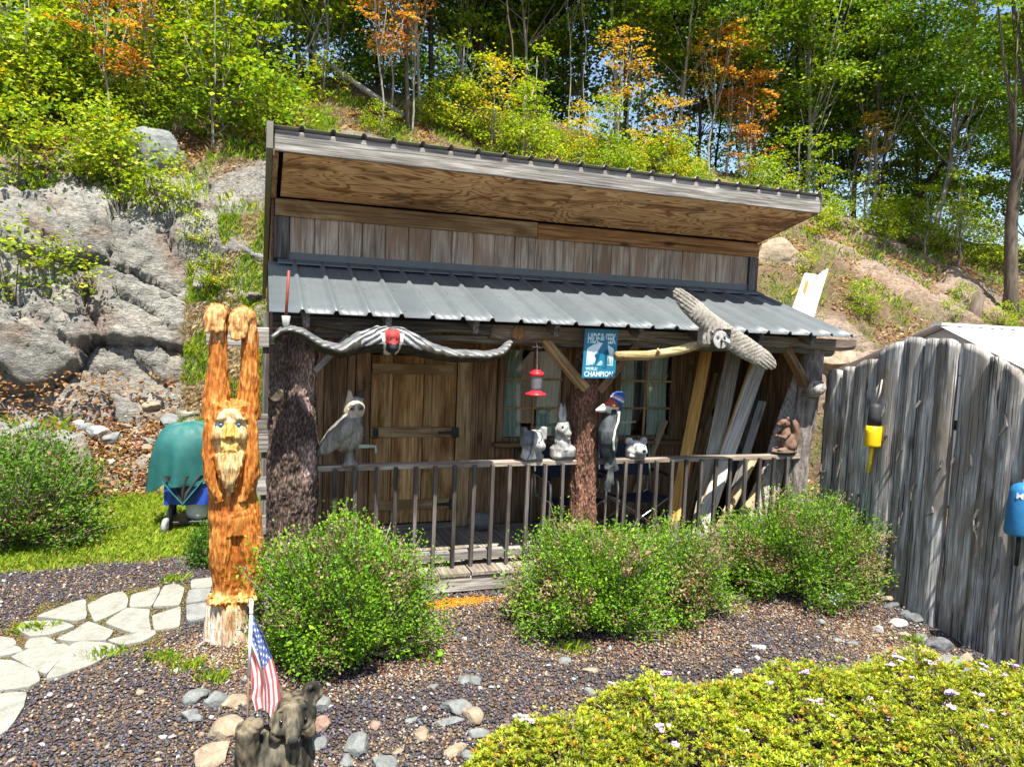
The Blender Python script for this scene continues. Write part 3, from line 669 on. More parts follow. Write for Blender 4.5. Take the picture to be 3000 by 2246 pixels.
# braces
def flatbeam(name, a, b, w, t, mat): return beam(name, a, b, w, t, mat, cabin, 0)
beam('brace', (0.44, 0.02, 2.02), (0.72, 0.02, 2.33), 0.09, 0.05, W_grey('Z'), cabin)
beam('brace', (2.95, 0.02, 1.90), (2.50, 0.02, 2.36), 0.10, 0.085, W_plank('Z'), cabin)
beam('brace', (3.08, 0.02, 1.88), (3.46, 0.02, 2.33), 0.10, 0.08, W_brown('Z'), cabin)
beam('brace', (5.60, 0.03, 1.95), (5.28, 0.03, 2.36), 0.10, 0.07, W_brown('Z'), cabin)

# ------------------------------------------------------------------ carved figures
def sculpt(name, build, voxel, parent, mat, col, disp=None, smooth=2, loc=None):
    """join overlapping closed shapes into one skin, carve it with disp(p, n), colour it with col(p, n, h)"""
    bm = bmesh.new(); build(bm)
    bmesh.ops.recalc_face_normals(bm, faces=bm.faces)
    me = bpy.data.meshes.new(name + '_tmp'); bm.to_mesh(me); bm.free()
    o = bpy.data.objects.new(name + '_tmp', me); COL.objects.link(o)
    md = o.modifiers.new('r', 'REMESH'); md.mode = 'VOXEL'; md.voxel_size = voxel
    if smooth:
        s = o.modifiers.new('s', 'SMOOTH'); s.iterations = smooth; s.factor = 0.5
    dg = bpy.context.evaluated_depsgraph_get(); dg.update()
    out = bpy.data.meshes.new_from_object(o.evaluated_get(dg))
    bpy.data.objects.remove(o, do_unlink=True); bpy.data.meshes.remove(me)
    out.name = name; n = len(out.vertices)
    co = np.empty(n * 3, np.float32); out.vertices.foreach_get('co', co); co = co.reshape(-1, 3)
    no = np.empty(n * 3, np.float32); out.vertex_normals.foreach_get('vector', no); no = no.reshape(-1, 3)
    hs = np.zeros(n, np.float32)
    if disp:
        for i in range(n): hs[i] = disp(co[i], no[i])
        out.vertices.foreach_set('co', (co + no * hs[:, None]).astype(np.float32).ravel())
    C = np.empty((n, 3), np.float32)
    for i in range(n): C[i] = col(co[i], no[i], hs[i])
    a = out.color_attributes.new('Col', 'FLOAT_COLOR', 'POINT')
    a.data.foreach_set('color', np.concatenate([C, np.ones((n, 1), np.float32)], 1).ravel())
    out.polygons.foreach_set('use_smooth', [True] * len(out.polygons)); out.update()
    ob = link(name, out, parent, mat)
    return ob
def nn(x, y, z): return noise.noise(Vector((x, y, z)))
def L3(a, b, t): 
    t = max(0.0, min(1.0, t)); return tuple(p + (q - p) * t for p, q in zip(a, b))
M_carve = paint_vc('carved_painted_wood', 0.7, 90.0, 0.35, 0.5, 0.004)
M_carve2 = paint_vc('weathered_carving', 0.85, 70.0, 0.5, 0.7, 0.006, (1, 1, 0.3))
M_eyeblue = flat_mat('blue_glass_eye', (0.03, 0.16, 0.42), 0.1, 0, 0.6)
M_eyewhite = flat_mat('white_paint', (0.75, 0.75, 0.72), 0.4)
M_eyeblack = flat_mat('black_gloss', (0.008, 0.008, 0.008), 0.12, 0, 0.7)
M_eyeyel = flat_mat('yellow_eye', (0.7, 0.5, 0.03), 0.3)
def ball(name, c, r, mat, parent, s=(1, 1, 1)):
    bm = bmesh.new(); bm_ell(bm, c, (r * s[0], r * s[1], r * s[2]), seg=14, rings=10); return link(name, bm_mesh(bm, name, True), parent, mat)

# --- tall wild-man carving
bf = thing('wild_man_carving', 'tall orange stained wooden wild man carving with both arms raised', 'statue', (-0.175, -0.45, ground_z(-0.175, -0.45) - 0.01))
def ell_rings(bm, rows, n=20):
    ring_loft(bm, [[Vector((cx + rx * math.cos(2 * math.pi * k / n), cy + ry * math.sin(2 * math.pi * k / n), z)) for k in range(n)] for z, cx, cy, rx, ry in rows])
def bf_build(bm):
    # torso and head
    ell_rings(bm, [(0.78, 0.03, 0, 0.10, 0.10), (0.84, 0.03, 0, 0.185, 0.165), (0.96, 0.02, 0, 0.19, 0.17), (1.08, 0.005, 0, 0.172, 0.155), (1.18, 0.0, 0, 0.170, 0.155), (1.28, 0.008, 0, 0.188, 0.16), (1.40, -0.002, 0, 0.188, 0.165), (1.55, -0.012, 0, 0.182, 0.165), (1.68, -0.01, 0, 0.174, 0.16), (1.78, -0.008, 0.0, 0.165, 0.145), (1.84, -0.008, 0.0, 0.11, 0.10)])
    # legs: two columns pressed together
    for s in (-1, 1):
        ell_rings(bm, [(0.36, 0.045 + s * 0.085, 0, 0.092, 0.12), (0.45, 0.045 + s * 0.085, 0, 0.096, 0.13), (0.60, 0.040 + s * 0.088, 0, 0.108, 0.15), (0.74, 0.034 + s * 0.090, 0, 0.108, 0.16), (0.88, 0.03 + s * 0.08, 0, 0.100, 0.155), (1.0, 0.02 + s * 0.05, 0, 0.09, 0.13), (1.08, 0.015 + s * 0.03, 0, 0.05, 0.08)])
        for q in range(5):  # toes
            bm_ell(bm, (0.02 + s * 0.09 + (q - 2) * 0.034, -0.14 - 0.02 * (q in (1, 2, 3)), 0.345), (0.016, 0.035, 0.022))
        bm_ell(bm, (0.02 + s * 0.085, -0.03, 0.36), (0.080, 0.10, 0.04))
    bm_ell(bm, (0.035, -0.01, 0.64), (0.085, 0.135, 0.34)); bm_ell(bm, (0.02, 0.0, 0.98), (0.178, 0.158, 0.16))
    # arms
    bm_tube(bm, [(-0.125, 0.0, 1.70), (-0.118, 0, 1.90), (-0.112, 0, 2.1), (-0.108, 0, 2.30), (-0.110, 0.0, 2.45)], [0.10, 0.088, 0.068, 0.060, 0.064], 16)
    bm_tube(bm, [(0.10, 0.0, 1.70), (0.105, 0, 1.90), (0.112, 0, 2.1), (0.110, 0, 2.30), (0.095, 0, 2.47)], [0.09, 0.075, 0.066, 0.058, 0.062], 16)
    bm_ell(bm, (-0.122, -0.01, 2.485), (0.083, 0.085, 0.075)); bm_ell(bm, (-0.135, -0.05, 2.44), (0.07, 0.05, 0.095))
    bm_ell(bm, (0.065, -0.01, 2.475), (0.085, 0.08, 0.075)); bm_ell(bm, (0.030, -0.055, 2.415), (0.062, 0.05, 0.105), (0, R(-10), 0))
    for q in range(4):
        bm_tube(bm, [(-0.18 + q * 0.033, -0.07, 2.43), (-0.182 + q * 0.033, -0.085, 2.345 + 0.01 * (q % 2))], [0.019, 0.014], 8)
        bm_tube(bm, [(-0.015 + q * 0.03, -0.075, 2.40), (-0.012 + q * 0.028, -0.092, 2.29 + 0.012 * abs(q - 1))], [0.018, 0.013], 8)
    # face plate, brow, nose, cheeks, lips, beard
    bm_ell(bm, (-0.018, -0.125, 1.62), (0.125, 0.07, 0.19)); bm_ell(bm, (-0.072, -0.165, 1.733), (0.060, 0.030, 0.026), (0, R(-14), 0)); bm_ell(bm, (0.040, -0.165, 1.733), (0.060, 0.030, 0.026), (0, R(14), 0)); bm_ell(bm, (-0.016, -0.16, 1.755), (0.10, 0.03, 0.035))
    bm_tube(bm, [(-0.017, -0.17, 1.725), (-0.016, -0.205, 1.64), (-0.016, -0.215, 1.595)], [0.020, 0.027, 0.034], 12)
    for s in (-1, 1): bm_ell(bm, (-0.016 + s * 0.03, -0.195, 1.59), (0.02, 0.024, 0.017)); bm_ell(bm, (-0.018 + s * 0.075, -0.155, 1.60), (0.045, 0.04, 0.055))
    bm_ell(bm, (-0.02, -0.185, 1.525), (0.062, 0.03, 0.042)); 
    for z, r in ((1.507, 0.012), (1.485, 0.011)): bm_tube(bm, [(-0.070, -0.186, z - 0.020), (-0.045, -0.205, z - 0.004), (-0.018, -0.214, z + 0.002), (0.010, -0.205, z - 0.004), (0.034, -0.186, z - 0.020)], [r * .5, r * .9, r, r * .9, r * .5], 8)
    bm_tube(bm, [(-0.02, -0.15, 1.46), (-0.015, -0.185, 1.36), (-0.01, -0.195, 1.25), (-0.005, -0.185, 1.17)], [0.115, 0.098, 0.058, 0.018], 16, True, 0.6)
    # chest hollow edge: hair falling along the face
    for s in (-1, 1): bm_tube(bm, [(-0.012 + s * 0.09, -0.10, 1.82), (-0.014 + s * 0.145, -0.10, 1.68), (-0.012 + s * 0.15, -0.105, 1.45), (-0.006 + s * 0.13, -0.11, 1.28), (0.0 + s * 0.07, -0.125, 1.10)], [0.04, 0.042, 0.05, 0.055, 0.04], 10)
    # stump
    n = 36; rows = [(-0.02, 0.19), (0.12, 0.182), (0.27, 0.178), (0.325, 0.172), (0.335, 0.15)]
    ring_loft(bm, [[Vector(((r * (1 + 0.05 * math.sin(k * 1.7) + 0.03 * math.sin(k * 4.1))) * math.cos(2 * math.pi * k / n) + 0.0, (r * (1 + 0.05 * math.sin(k * 1.7))) * math.sin(2 * math.pi * k / n), z + (0.03 * math.sin(k * 2.3) if z > .3 else 0))) for k in range(n)] for z, r in rows])
def bf_face(p):
    x, y, z = p[0] + 0.018, p[1], p[2]
    if y > -0.075: return 0.0
    if z > 1.60: e = (x / 0.126) ** 2 + ((z - 1.60) / 0.20) ** 2
    else: e = (x / (0.126 * max(0.05, (z - 1.15) / 0.45) ** 0.75)) ** 2 if z > 1.15 else 9
    return 1.0 if e < 1 else 0.0
def bf_disp(p, n):
    x, y, z = p
    if z < 0.335: return 0.010 * nn(x * 30, y * 30, z * 2.5) + 0.006 * nn(x * 70, y * 70, z * 5)
    fc = bf_face(p)
    if fc and z > 1.47:
        d = 0.003 * nn(x * 60, y * 60, z * 25)
        for ex in (-0.080, 0.040):
            d -= 0.024 * math.exp(-(((x - ex) / 0.024) ** 2 + ((z - 1.682) / 0.017) ** 2))
        d -= 0.012 * math.exp(-((abs(x + 0.018) - 0.075) / 0.012) ** 2 - ((z - 1.545) / 0.035) ** 2)
        return d
    d = 0.012 * nn(x * 48, y * 48, z * 9) + 0.009 * nn(x * 95, y * 95, z * 17 + 4)
    if fc: d = 0.013 * nn(x * 75, y * 40, z * 8) + 0.008 * nn(x * 140, y * 90, z * 15)
    if 0.9 < z < 1.1 and y < 0:
        for zc in (0.985, 1.03):
            d -= 0.003 * math.exp(-((z - zc - 0.35 * (x - 0.02) ** 2 * 3) / 0.007) ** 2) * (abs(x - 0.02) < 0.12)
    if y < 0 and 0.42 < z < 0.84: d -= 0.012 * math.exp(-((x - 0.040) / (0.010 + 0.03 * sstep(0.84, 0.6, z) * sstep(0.42, 0.6, z))) ** 2)
    if y < 0 and 1.0 < z < 1.18: d -= 0.02 * math.exp(-(x / 0.02) ** 2)
    return d
def bf_col(p, n, h):
    x, y, z = p
    if z < 0.30: 
        c = L3((0.62, 0.50, 0.34), (0.36, 0.19, 0.06), 0.5 + 1.3 * nn(x * 14, y * 14, z * 2)); return L3(c, (0.5, 0.46, 0.40), 0.5 + nn(x * 5, y * 5, z))
    if z < 0.42 and n[1] < 0.3: return L3((0.62, 0.36, 0.12), (0.42, 0.15, 0.03), 0.5 + 2 * nn(x * 20, y * 20, z * 4))
    if bf_face(p):
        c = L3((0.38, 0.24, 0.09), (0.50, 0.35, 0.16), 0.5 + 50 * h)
        if z > 1.66: c = L3(c, (0.60, 0.46, 0.26), 0.6)
        for ex in (-0.080, 0.040):
            q = math.exp(-(((x - ex) / 0.026) ** 2 + ((z - 1.684) / 0.017) ** 2)); c = L3(c, (0.20, 0.11, 0.05), q * 0.45)  # shade of the eye sockets painted into the colour
        if abs(x + 0.016) < 0.05 and 1.52 < z < 1.70: c = (0.52, 0.30, 0.07)
        if abs(x + 0.018) < 0.06 and 1.47 < z < 1.56: c = L3((0.60, 0.36, 0.10), (0.10, 0.045, 0.015), 1.0 if abs(z - 1.494 + 5.5 * (x + 0.018) ** 2) < 0.007 and abs(x + .018) < 0.05 else 0)
        return c
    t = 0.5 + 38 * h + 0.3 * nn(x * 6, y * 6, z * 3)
    pale = 0.35 + 0.6 * nn(x * 7, y * 7, z * 2.2 + 9)
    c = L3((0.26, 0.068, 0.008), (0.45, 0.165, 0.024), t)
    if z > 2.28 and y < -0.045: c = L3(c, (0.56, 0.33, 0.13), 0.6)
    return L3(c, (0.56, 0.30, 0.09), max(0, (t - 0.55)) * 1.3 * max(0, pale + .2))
def fur_mat():
    m, t = newmat('stained_carving'); v = coords(t, (58, 58, 11), rnd=False); n = nz(t, v, 1.0, 4.0, 0.6, 0.35); v2 = coords(t, (120, 120, 30), rnd=False); n2 = nz(t, v2, 1.0, 3.0, 0.6)
    a = nd(t, 'ShaderNodeAttribute', {'attribute_name': 'Col'}).outputs[0]
    g = ramp(t, n, [(0.38, (0.66, 0.52, 0.42)), (0.5, (1.0, 0.98, 0.95)), (0.60, (1.25, 1.5, 1.8))])
    col = mixc(t, 1.0, a, g, 'MULTIPLY'); h = math_(t, 'ADD', n, math_(t, 'MULTIPLY', n2, 0.4))
    finish(t, col, 0.62, h, 0.9, 0.012, 0.3); return m
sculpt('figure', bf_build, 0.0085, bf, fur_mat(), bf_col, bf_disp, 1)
for ex in (-0.080, 0.040):
    e = ball('eye', (ex, -0.172, 1.680), 0.0140, M_eyeblue, bf); ball('pupil', (ex + 0.001, -0.184, 1.680), 0.005, M_eyeblack, e, (1, .5, 1)); ball('glint', (ex + 0.005, -0.1845, 1.685), 0.0025, M_eyewhite, e)

# --- bird with spread wings on the porch beam
cr = thing('winged_bird_carving', 'long carved bird with red head and spread dark wings under the porch eave', 'carving', (0.985, -0.42, 2.30))
def cr_build(bm):
    pts = [(0.095, 2.235, .018, .05), (0.11, 2.30, .026, .07), (0.16, 2.35, .03, .09), (0.22, 2.362, .034, .10), (0.30, 2.345, .038, .115), (0.45, 2.25, .045, .125), (0.60, 2.21, .055, .135), (0.76, 2.285, .085, .14), (0.89, 2.315, .105, .15), (0.985, 2.30, .115, .16), (1.07, 2.315, .105, .15), (1.165, 2.285, .088, .145), (1.31, 2.235, .065, .14), (1.5, 2.20, .052, .13), (1.8, 2.20, .045, .115), (1.93, 2.235, .036, .09), (1.985, 2.29, .028, .07), (2.015, 2.335, .015, .04)]
    P = [Vector((a - 0.985, -0.03, b - 2.30)) for a, b, c, d in pts]
    rings = []
    for i, (a, b, c, d) in enumerate(pts):
        t = (P[min(i + 1, len(P) - 1)] - P[max(0, i - 1)]).normalized(); nrm = Vector((-t.z, 0, t.x))
        rings.append([P[i] + Vector((0, 1, 0)) * (d * math.cos(2 * math.pi * k / 20)) + nrm * (1.0 * c * math.sin(2 * math.pi * k / 20)) for k in range(20)])
    ring_loft(bm, rings)
    bm_ell(bm, (0, -0.17, 0.045), (0.057, 0.055, 0.062)); bm_tube(bm, [(0, -0.18, 0.01), (0, -0.21, -0.05), (0, -0.20, -0.11)], [0.045, 0.032, 0.006], 12)
    bm_ell(bm, (0, -0.10, -0.01), (0.08, 0.1, 0.09))
def cr_disp(p, n):
    x, y, z = p
    if abs(x) < 0.07 and y < -0.13: return 0.002 * nn(x * 60, y * 60, z * 60)
    s = 0.5 + 0.5 * math.sin((abs(x) * 1.0 + (y + .03) * 0.9) * 70 + 2 * nn(x * 6, y * 6, z * 6))
    return 0.007 * s * (1 if n[2] > -0.4 else 0.3) + 0.004 * nn(x * 30, y * 30, z * 30)
def cr_col(p, n, h):
    x, y, z = p
    if y < -0.125 and abs(x) < 0.062 and z > -0.012 + .05 * abs(x): return (0.36, 0.045, 0.04)
    if y < -0.15 and abs(x) < 0.05 - .0 and z <= 0.0: return (0.02, 0.02, 0.022)
    if y < -0.05 and abs(abs(x) - 0.055 - 0.25 * (z + .0)) < 0.022 and z < 0.07: return (0.55, 0.55, 0.52)
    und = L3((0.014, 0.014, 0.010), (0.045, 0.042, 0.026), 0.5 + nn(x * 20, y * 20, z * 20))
    fe_ = 0.5 + 0.5 * math.sin((abs(x) + (y + .03) * 0.9 + z * 1.4) * 75 + 2 * nn(x * 6, y * 6, z * 6))
    if abs(x) < 0.24 and n[2] > -0.35 and y < 0:   # barred breast feathers
        return L3((0.025, 0.027, 0.03), (0.42, 0.43, 0.43), sstep(0.45, 0.75, fe_) * (1 - abs(x) * 1.5))
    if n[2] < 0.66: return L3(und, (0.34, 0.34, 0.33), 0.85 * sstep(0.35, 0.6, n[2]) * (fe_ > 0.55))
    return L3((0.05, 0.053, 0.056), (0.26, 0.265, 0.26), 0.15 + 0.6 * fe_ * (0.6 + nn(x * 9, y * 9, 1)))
sculpt('body', cr_build, 0.0075, cr, M_carve, cr_col, cr_disp, 1)
for s in (-1, 1): ball('eye', (s * 0.022, -0.220, 0.035), 0.006, M_eyeblack, cr)

# --- owl with ear tufts on the railing
ow = thing('owl_carving', 'grey wooden owl carving with pale face and tall ear tufts on the railing', 'carving', (0.70, 0.03, 1.213)); ow.scale = (1.08, 1.15, 1.04)
def ow_build(bm):
    bm_tube(bm, [(-0.225, 0.02, 0.065), (-0.15, 0.02, 0.14), (-0.06, 0.0, 0.24), (0.03, -0.01, 0.33), (0.07, -0.01, 0.42)], [0.012, 0.07, 0.115, 0.122, 0.095], 16, True, 0.75)
    bm_ell(bm, (0.075, -0.02, 0.475), (0.085, 0.085, 0.095)); bm_ell(bm, (0.03, -0.01, 0.25), (0.12, 0.09, 0.15), (0, R(20), 0))
    bm_prism(bm, [(-0.015, 0.44), (0.075, 0.52), (0.04, 0.62), (0.02, 0.63)], -0.05, 0.0); bm_prism(bm, [(0.07, 0.54), (0.145, 0.52), (0.155, 0.632), (0.10, 0.60)], 0.0, 0.05)
    bm_tube(bm, [(0.04, 0, 0.13), (0.045, -0.01, 0.03), (0.05, -0.015, 0.0)], [0.035, 0.045, 0.07], 12); bm_tube(bm, [(0.0, -0.03, 0.012), (0.03, -0.06, 0.006)], [.02, .015], 8); bm_tube(bm, [(0.07, -0.03, 0.012), (0.10, -0.06, 0.006)], [.02, .015], 8)
    bm_tube(bm, [(0.085, -0.095, 0.47), (0.095, -0.12, 0.43)], [0.016, 0.006], 8)
    bm_ell(bm, (-0.07, -0.07, 0.235), (0.07, 0.03, 0.17), (0, R(42), 0))
def ow_disp(p, n):
    x, y, z = p; d = 0.003 * nn(x * 40, y * 40, z * 12)
    if z < 0.42:
        d -= 0.010 * math.exp(-((x - 0.02 - (z - 0.12) * 0.30 + 0.10 * (z - .12)) / 0.006) ** 2) * (y < 0) * (0.1 < z < 0.38)
    else:
        for ex in (0.045, 0.115): d -= 0.014 * math.exp(-((x - ex) / 0.022) ** 2 - ((z - 0.488) / 0.024) ** 2) * (y < 0)
    return d
def ow_col(p, n, h):
    x, y, z = p
    if z > 0.50 and x > 0.085 and y > -0.005 and z > 0.555: return (0.05, 0.052, 0.055)
    if z > 0.41 and y < 0.0 and x > -0.02:
        for ex in (0.045, 0.115):
            r = math.hypot(x - ex, z - 0.488)
            if 0.014 < r < 0.026: return (0.16, 0.13, 0.10)
        return (0.52, 0.43, 0.33)
    if z > 0.52: return (0.46, 0.38, 0.28)
    return L3((0.17, 0.155, 0.13), (0.30, 0.28, 0.245), 0.5 + nn(x * 25, y * 25, z * 5))
sculpt('body', ow_build, 0.0075, ow, M_carve2, ow_col, ow_disp, 1)
for ex in (0.045, 0.115): ball('eye', (ex, -0.090, 0.486), 0.011, M_eyeblack, ow)

# --- square grey bust on the railing (cat like, with a wire hoop)
ca = thing('cat_bust_carving', 'square weathered grey animal bust with pointed corners for ears on the railing', 'carving', (2.455, 0.05, 1.213))
def ca_build(bm):
    bm_box(bm, -0.105, 0.10, -0.07, 0.07, 0.0, 0.07, 0.02); bm_tube(bm, [(-0.01, 0.0, 0.04), (-0.01, 0, 0.12), (-0.005, 0, 0.2), (-0.005, 0, 0.27)], [0.10, 0.10, 0.112, 0.10], 8, True, 0.75)
    bm_ell(bm, (0.02, -0.05, 0.16), (0.075, 0.06, 0.06)); bm_ell(bm, (0.045, -0.085, 0.145), (0.05, 0.045, 0.045))
    for s in (-1, 1): bm_prism(bm, [(-0.005 + s * 0.03, 0.22), (-0.005 + s * 0.118, 0.20), (-0.005 + s * 0.122, 0.318), (-0.005 + s * 0.08, 0.312)][::s], -0.055, 0.05)
    bm_box(bm, -0.12, 0.105, -0.05, 0.055, 0.12, 0.285, 0.02)
def gen_disp(p, n): return 0.004 * nn(p[0] * 35, p[1] * 35, p[2] * 14) + 0.005 * nn(p[0] * 14, p[1] * 14, p[2] * 14)
def grey_col(d, l, f=12): 
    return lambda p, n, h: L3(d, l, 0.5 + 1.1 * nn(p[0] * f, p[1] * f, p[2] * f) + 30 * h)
def ca_col(p, n, h):
    c = grey_col((0.20, 0.20, 0.195), (0.46, 0.455, 0.44))(p, n, h)
    return L3(c, (0.07, 0.085, 0.11), 0.8 if (p[0] < -0.02 and p[2] > 0.15 + 0.05 * nn(p[0] * 20, 0, p[2] * 9)) else 0)
sculpt('body', ca_build, 0.0075, ca, M_carve2, ca_col, gen_disp, 1)
tube('wire_hoop', [(0.0 + 0.05 * math.cos(a), -0.10, 0.235 + 0.055 * math.sin(a)) for a in [R(-60 + 24 * k) for k in range(9)]] + [(-0.06, -0.09, 0.08), (-0.085, -0.085, 0.02)], 0.004, M_black, ca, 6)
ball('eye', (0.02, -0.115, 0.205), 0.012, M_eyewhite, ca, (0.7, .5, 1.6))

# --- rabbit bust
ra = thing('rabbit_bust_carving', 'weathered grey rabbit bust with upright ears on the railing beside the bark post', 'carving', (2.765, 0.05, 1.213))
def ra_build(bm):
    bm_box(bm, -0.118, 0.118, -0.08, 0.08, 0.0, 0.145, 0.035); bm_tube(bm, [(0, 0, 0.10), (-0.01, 0, 0.2), (-0.012, 0, 0.30), (-0.015, 0, 0.36)], [0.09, 0.075, 0.082, 0.055], 12)
    bm_ell(bm, (-0.03, -0.05, 0.30), (0.06, 0.06, 0.06)); bm_ell(bm, (0.0, -0.075, 0.265), (0.05, 0.04, 0.04)); bm_ell(bm, (0.012, -0.06, 0.215), (0.03, 0.035, 0.022))
    for s in (-1, 1): bm_tube(bm, [(-0.01 + s * 0.018, 0.01, 0.34), (-0.012 + s * 0.022, 0.015, 0.45), (-0.012 + s * 0.018, 0.02, 0.545)], [0.02, 0.024, 0.008], 10, True, 0.6)
def ra_col(p, n, h):
    if p[1] < -0.06 and 0.225 < p[2] < 0.25 and -0.02 < p[0] < 0.045: return (0.55, 0.42, 0.22)
    return grey_col((0.17, 0.17, 0.165), (0.44, 0.43, 0.41))(p, n, h)
sculpt('body', ra_build, 0.0075, ra, M_carve2, ra_col, gen_disp, 1)
ball('eye', (-0.055, -0.098, 0.325), 0.012, M_eyeblack, ra, (1, .5, 1.2))

# --- small bear head
be = thing('bear_head_carving', 'small pale grey bear head with round ears on the railing', 'carving', (3.56, 0.05, 1.213))
def be_build(bm):
    bm_ell(bm, (0, 0, 0.085), (0.115, 0.085, 0.09)); bm_box(bm, -0.095, 0.095, -0.06, 0.06, 0.0, 0.05, 0.015)
    for s in (-1, 1): bm_ell(bm, (s * 0.085, 0.0, 0.165), (0.038, 0.035, 0.04))
    bm_ell(bm, (0.015, -0.085, 0.075), (0.06, 0.055, 0.048))
sculpt('body', be_build, 0.0065, be, M_carve2, grey_col((0.26, 0.255, 0.25), (0.55, 0.54, 0.52)), gen_disp, 1)
ball('nose', (0.015, -0.135, 0.088), 0.02, M_eyeblack, be, (1.1, .6, .8))
for s in (-1, 1): ball('eye', (s * 0.045, -0.083, 0.125), 0.008, M_eyeblack, be)

# --- squirrel statue
sq = thing('squirrel_statue', 'brown squirrel statue sitting upright at the end of the railing by the grey post', 'statue', (5.37, 0.04, 1.213))
def sq_build(bm):
    bm_ell(bm, (0.0, 0, 0.03), (0.16, 0.085, 0.03)); bm_ell(bm, (0.03, 0, 0.13), (0.085, 0.07, 0.11)); bm_ell(bm, (0.0, 0, 0.22), (0.06, 0.055, 0.09))
    bm_ell(bm, (-0.035, 0, 0.335), (0.075, 0.052, 0.05), (0, R(12), 0)); bm_ell(bm, (-0.095, 0, 0.325), (0.03, 0.03, 0.026)); bm_ell(bm, (0.06, -0.04, 0.10), (0.06, 0.045, 0.075))
    for s in (-1, 1): bm_ell(bm, (-0.005, s * 0.03, 0.388), (0.018, 0.012, 0.025))
    for s in (-1, 1):
        bm_tube(bm, [(0.0, s * 0.05, 0.24), (-0.06, s * 0.055, 0.19), (-0.11, s * 0.02, 0.205)], [0.026, 0.024, 0.016], 10); bm_ell(bm, (-0.06, s * 0.045, 0.055), (0.07, 0.028, 0.02))
    bm_tube(bm, [(0.10, 0, 0.04), (0.135, 0, 0.12), (0.14, 0, 0.24), (0.115, 0, 0.33), (0.085, 0, 0.375)], [0.035, 0.045, 0.048, 0.042, 0.02], 12)
sculpt('body', sq_build, 0.007, sq, paint_vc('brown_cast_stone', 0.9, 80, 0.3, 0.5, 0.003), lambda p, n, h: (0.075, 0.085, 0.075) if p[2] < 0.035 else L3((0.12, 0.072, 0.05), (0.20, 0.125, 0.09), .5 + nn(p[0] * 14, p[1] * 14, p[2] * 14)), gen_disp, 1)
ball('eye', (-0.055, -0.046, 0.348), 0.011, flat_mat('dark_brown_paint', (0.04, 0.025, 0.02), 0.5), sq)

# --- woodpecker on the post, with a knitted hat
wp = thing('woodpecker_carving', 'tall black carved woodpecker with red crown hanging on the bark post', 'carving', (3.16, -0.10, 0.91))
def wp_build(bm):
    bm_tube(bm, [(0.03, 0.0, 0.78), (0.0, -0.01, 0.70), (-0.015, -0.02, 0.6), (0.0, -0.02, 0.5), (0.02, 0.0, 0.40), (0.035, 0.01, 0.31), (0.03, 0.01, 0.22)], [0.055, 0.08, 0.098, 0.098, 0.078, 0.05, 0.045], 14, True, 0.75)
    bm_ell(bm, (0.02, -0.02, 0.85), (0.085, 0.06, 0.065)); bm_tube(bm, [(-0.04, -0.03, 0.835), (-0.10, -0.04, 0.81), (-0.165, -0.05, 0.80)], [0.05, 0.035, 0.012], 12)
    bm_prism(bm, [(-0.015, 0.02), (0.05, 0.0), (0.06, 0.26), (0.02, 0.26)], -0.03, 0.0); bm_prism(bm, [(0.055, 0.08), (0.095, 0.06), (0.075, 0.3), (0.045, 0.3)], -0.01, 0.02); bm_prism(bm, [(0.09, 0.20), (0.135, 0.22), (0.075, 0.37), (0.05, 0.36)], -0.02, 0.01)
    bm_tube(bm, [(0.08, -0.045, 0.79), (0.06, -0.075, 0.70), (0.02, -0.10, 0.62), (0.005, -0.105, 0.52), (0.03, -0.075, 0.42), (0.05, -0.04, 0.36)], [0.018, 0.016, 0.015, 0.014, 0.014, 0.01], 8)
def wp_col(p, n, h):
    x, y, z = p
    if z > 0.775:
        if x < -0.075 or (x < 0.0 and z < 0.825): return (0.62, 0.58, 0.52)
        if z > 0.845 - 0.10 * (x + .08): return (0.30, 0.05, 0.038)
        return (0.50, 0.50, 0.47) if (abs(z - 0.835) < 0.02 or x > 0.05) else (0.04, 0.045, 0.05)
    for (a, b) in (((0.08, .79), (0.06, .70)), ((0.06, 0.70), (0.02, 0.62)), ((0.02, 0.62), (0.005, 0.52)), ((0.005, 0.52), (0.03, 0.42))):
        if b[1] <= z <= a[1]:
            cx = b[0] + (a[0] - b[0]) * (z - b[1]) / (a[1] - b[1])
            if abs(x - cx) < 0.011 and y < -0.04: return (0.66, 0.64, 0.58)
    t = 0.5 + 1.4 * nn(x * 18, y * 18, z * 9)
    return L3((0.03, 0.035, 0.038), (0.13, 0.14, 0.135) if z < 0.26 else (0.075, 0.085, 0.088), t)
sculpt('body', wp_build, 0.0065, wp, M_carve, wp_col, lambda p, n: 0.0025 * nn(p[0] * 40, p[1] * 40, p[2] * 20), 1)
ball('eye', (0.005, -0.078, 0.848), 0.015, M_eyeyel, wp); ball('pupil', (0.002, -0.090, 0.848), 0.007, M_eyeblack, wp)
def hat_col(p, n, h):
    d = p[0] * 0.5 + p[2]; b = d - 0.94
    if abs(b) < 0.012: return (0.70, 0.62, 0.66)
    if abs(b - 0.028) < 0.007: return (0.32, 0.18, 0.5)
    return (0.03, 0.10, 0.27)
hat = thing('knitted_hat', 'blue knitted hat with pale stripe worn by the carved woodpecker', 'hat', (3.16, -0.10, 0.91))
def hat_build(bm):
    bm_ell(bm, (0.075, -0.015, 0.905), (0.072, 0.07, 0.075), (0, R(25), 0)); bm_ell(bm, (0.105, -0.01, 0.945), (0.04, 0.045, 0.035)); bm_tube(bm, [(0.055, -0.085, 0.895), (0.095, -0.05, 0.83), (0.125, 0.0, 0.815)], [0.016, 0.018, 0.014], 8)
sculpt('knit', hat_build, 0.006, hat, paint_vc('knit_wool', 0.95, 160, 0.5, 0.8, 0.006), hat_col, lambda p, n: 0.003 * math.sin(p[2] * 500) * math.sin(p[0] * 420), 1)

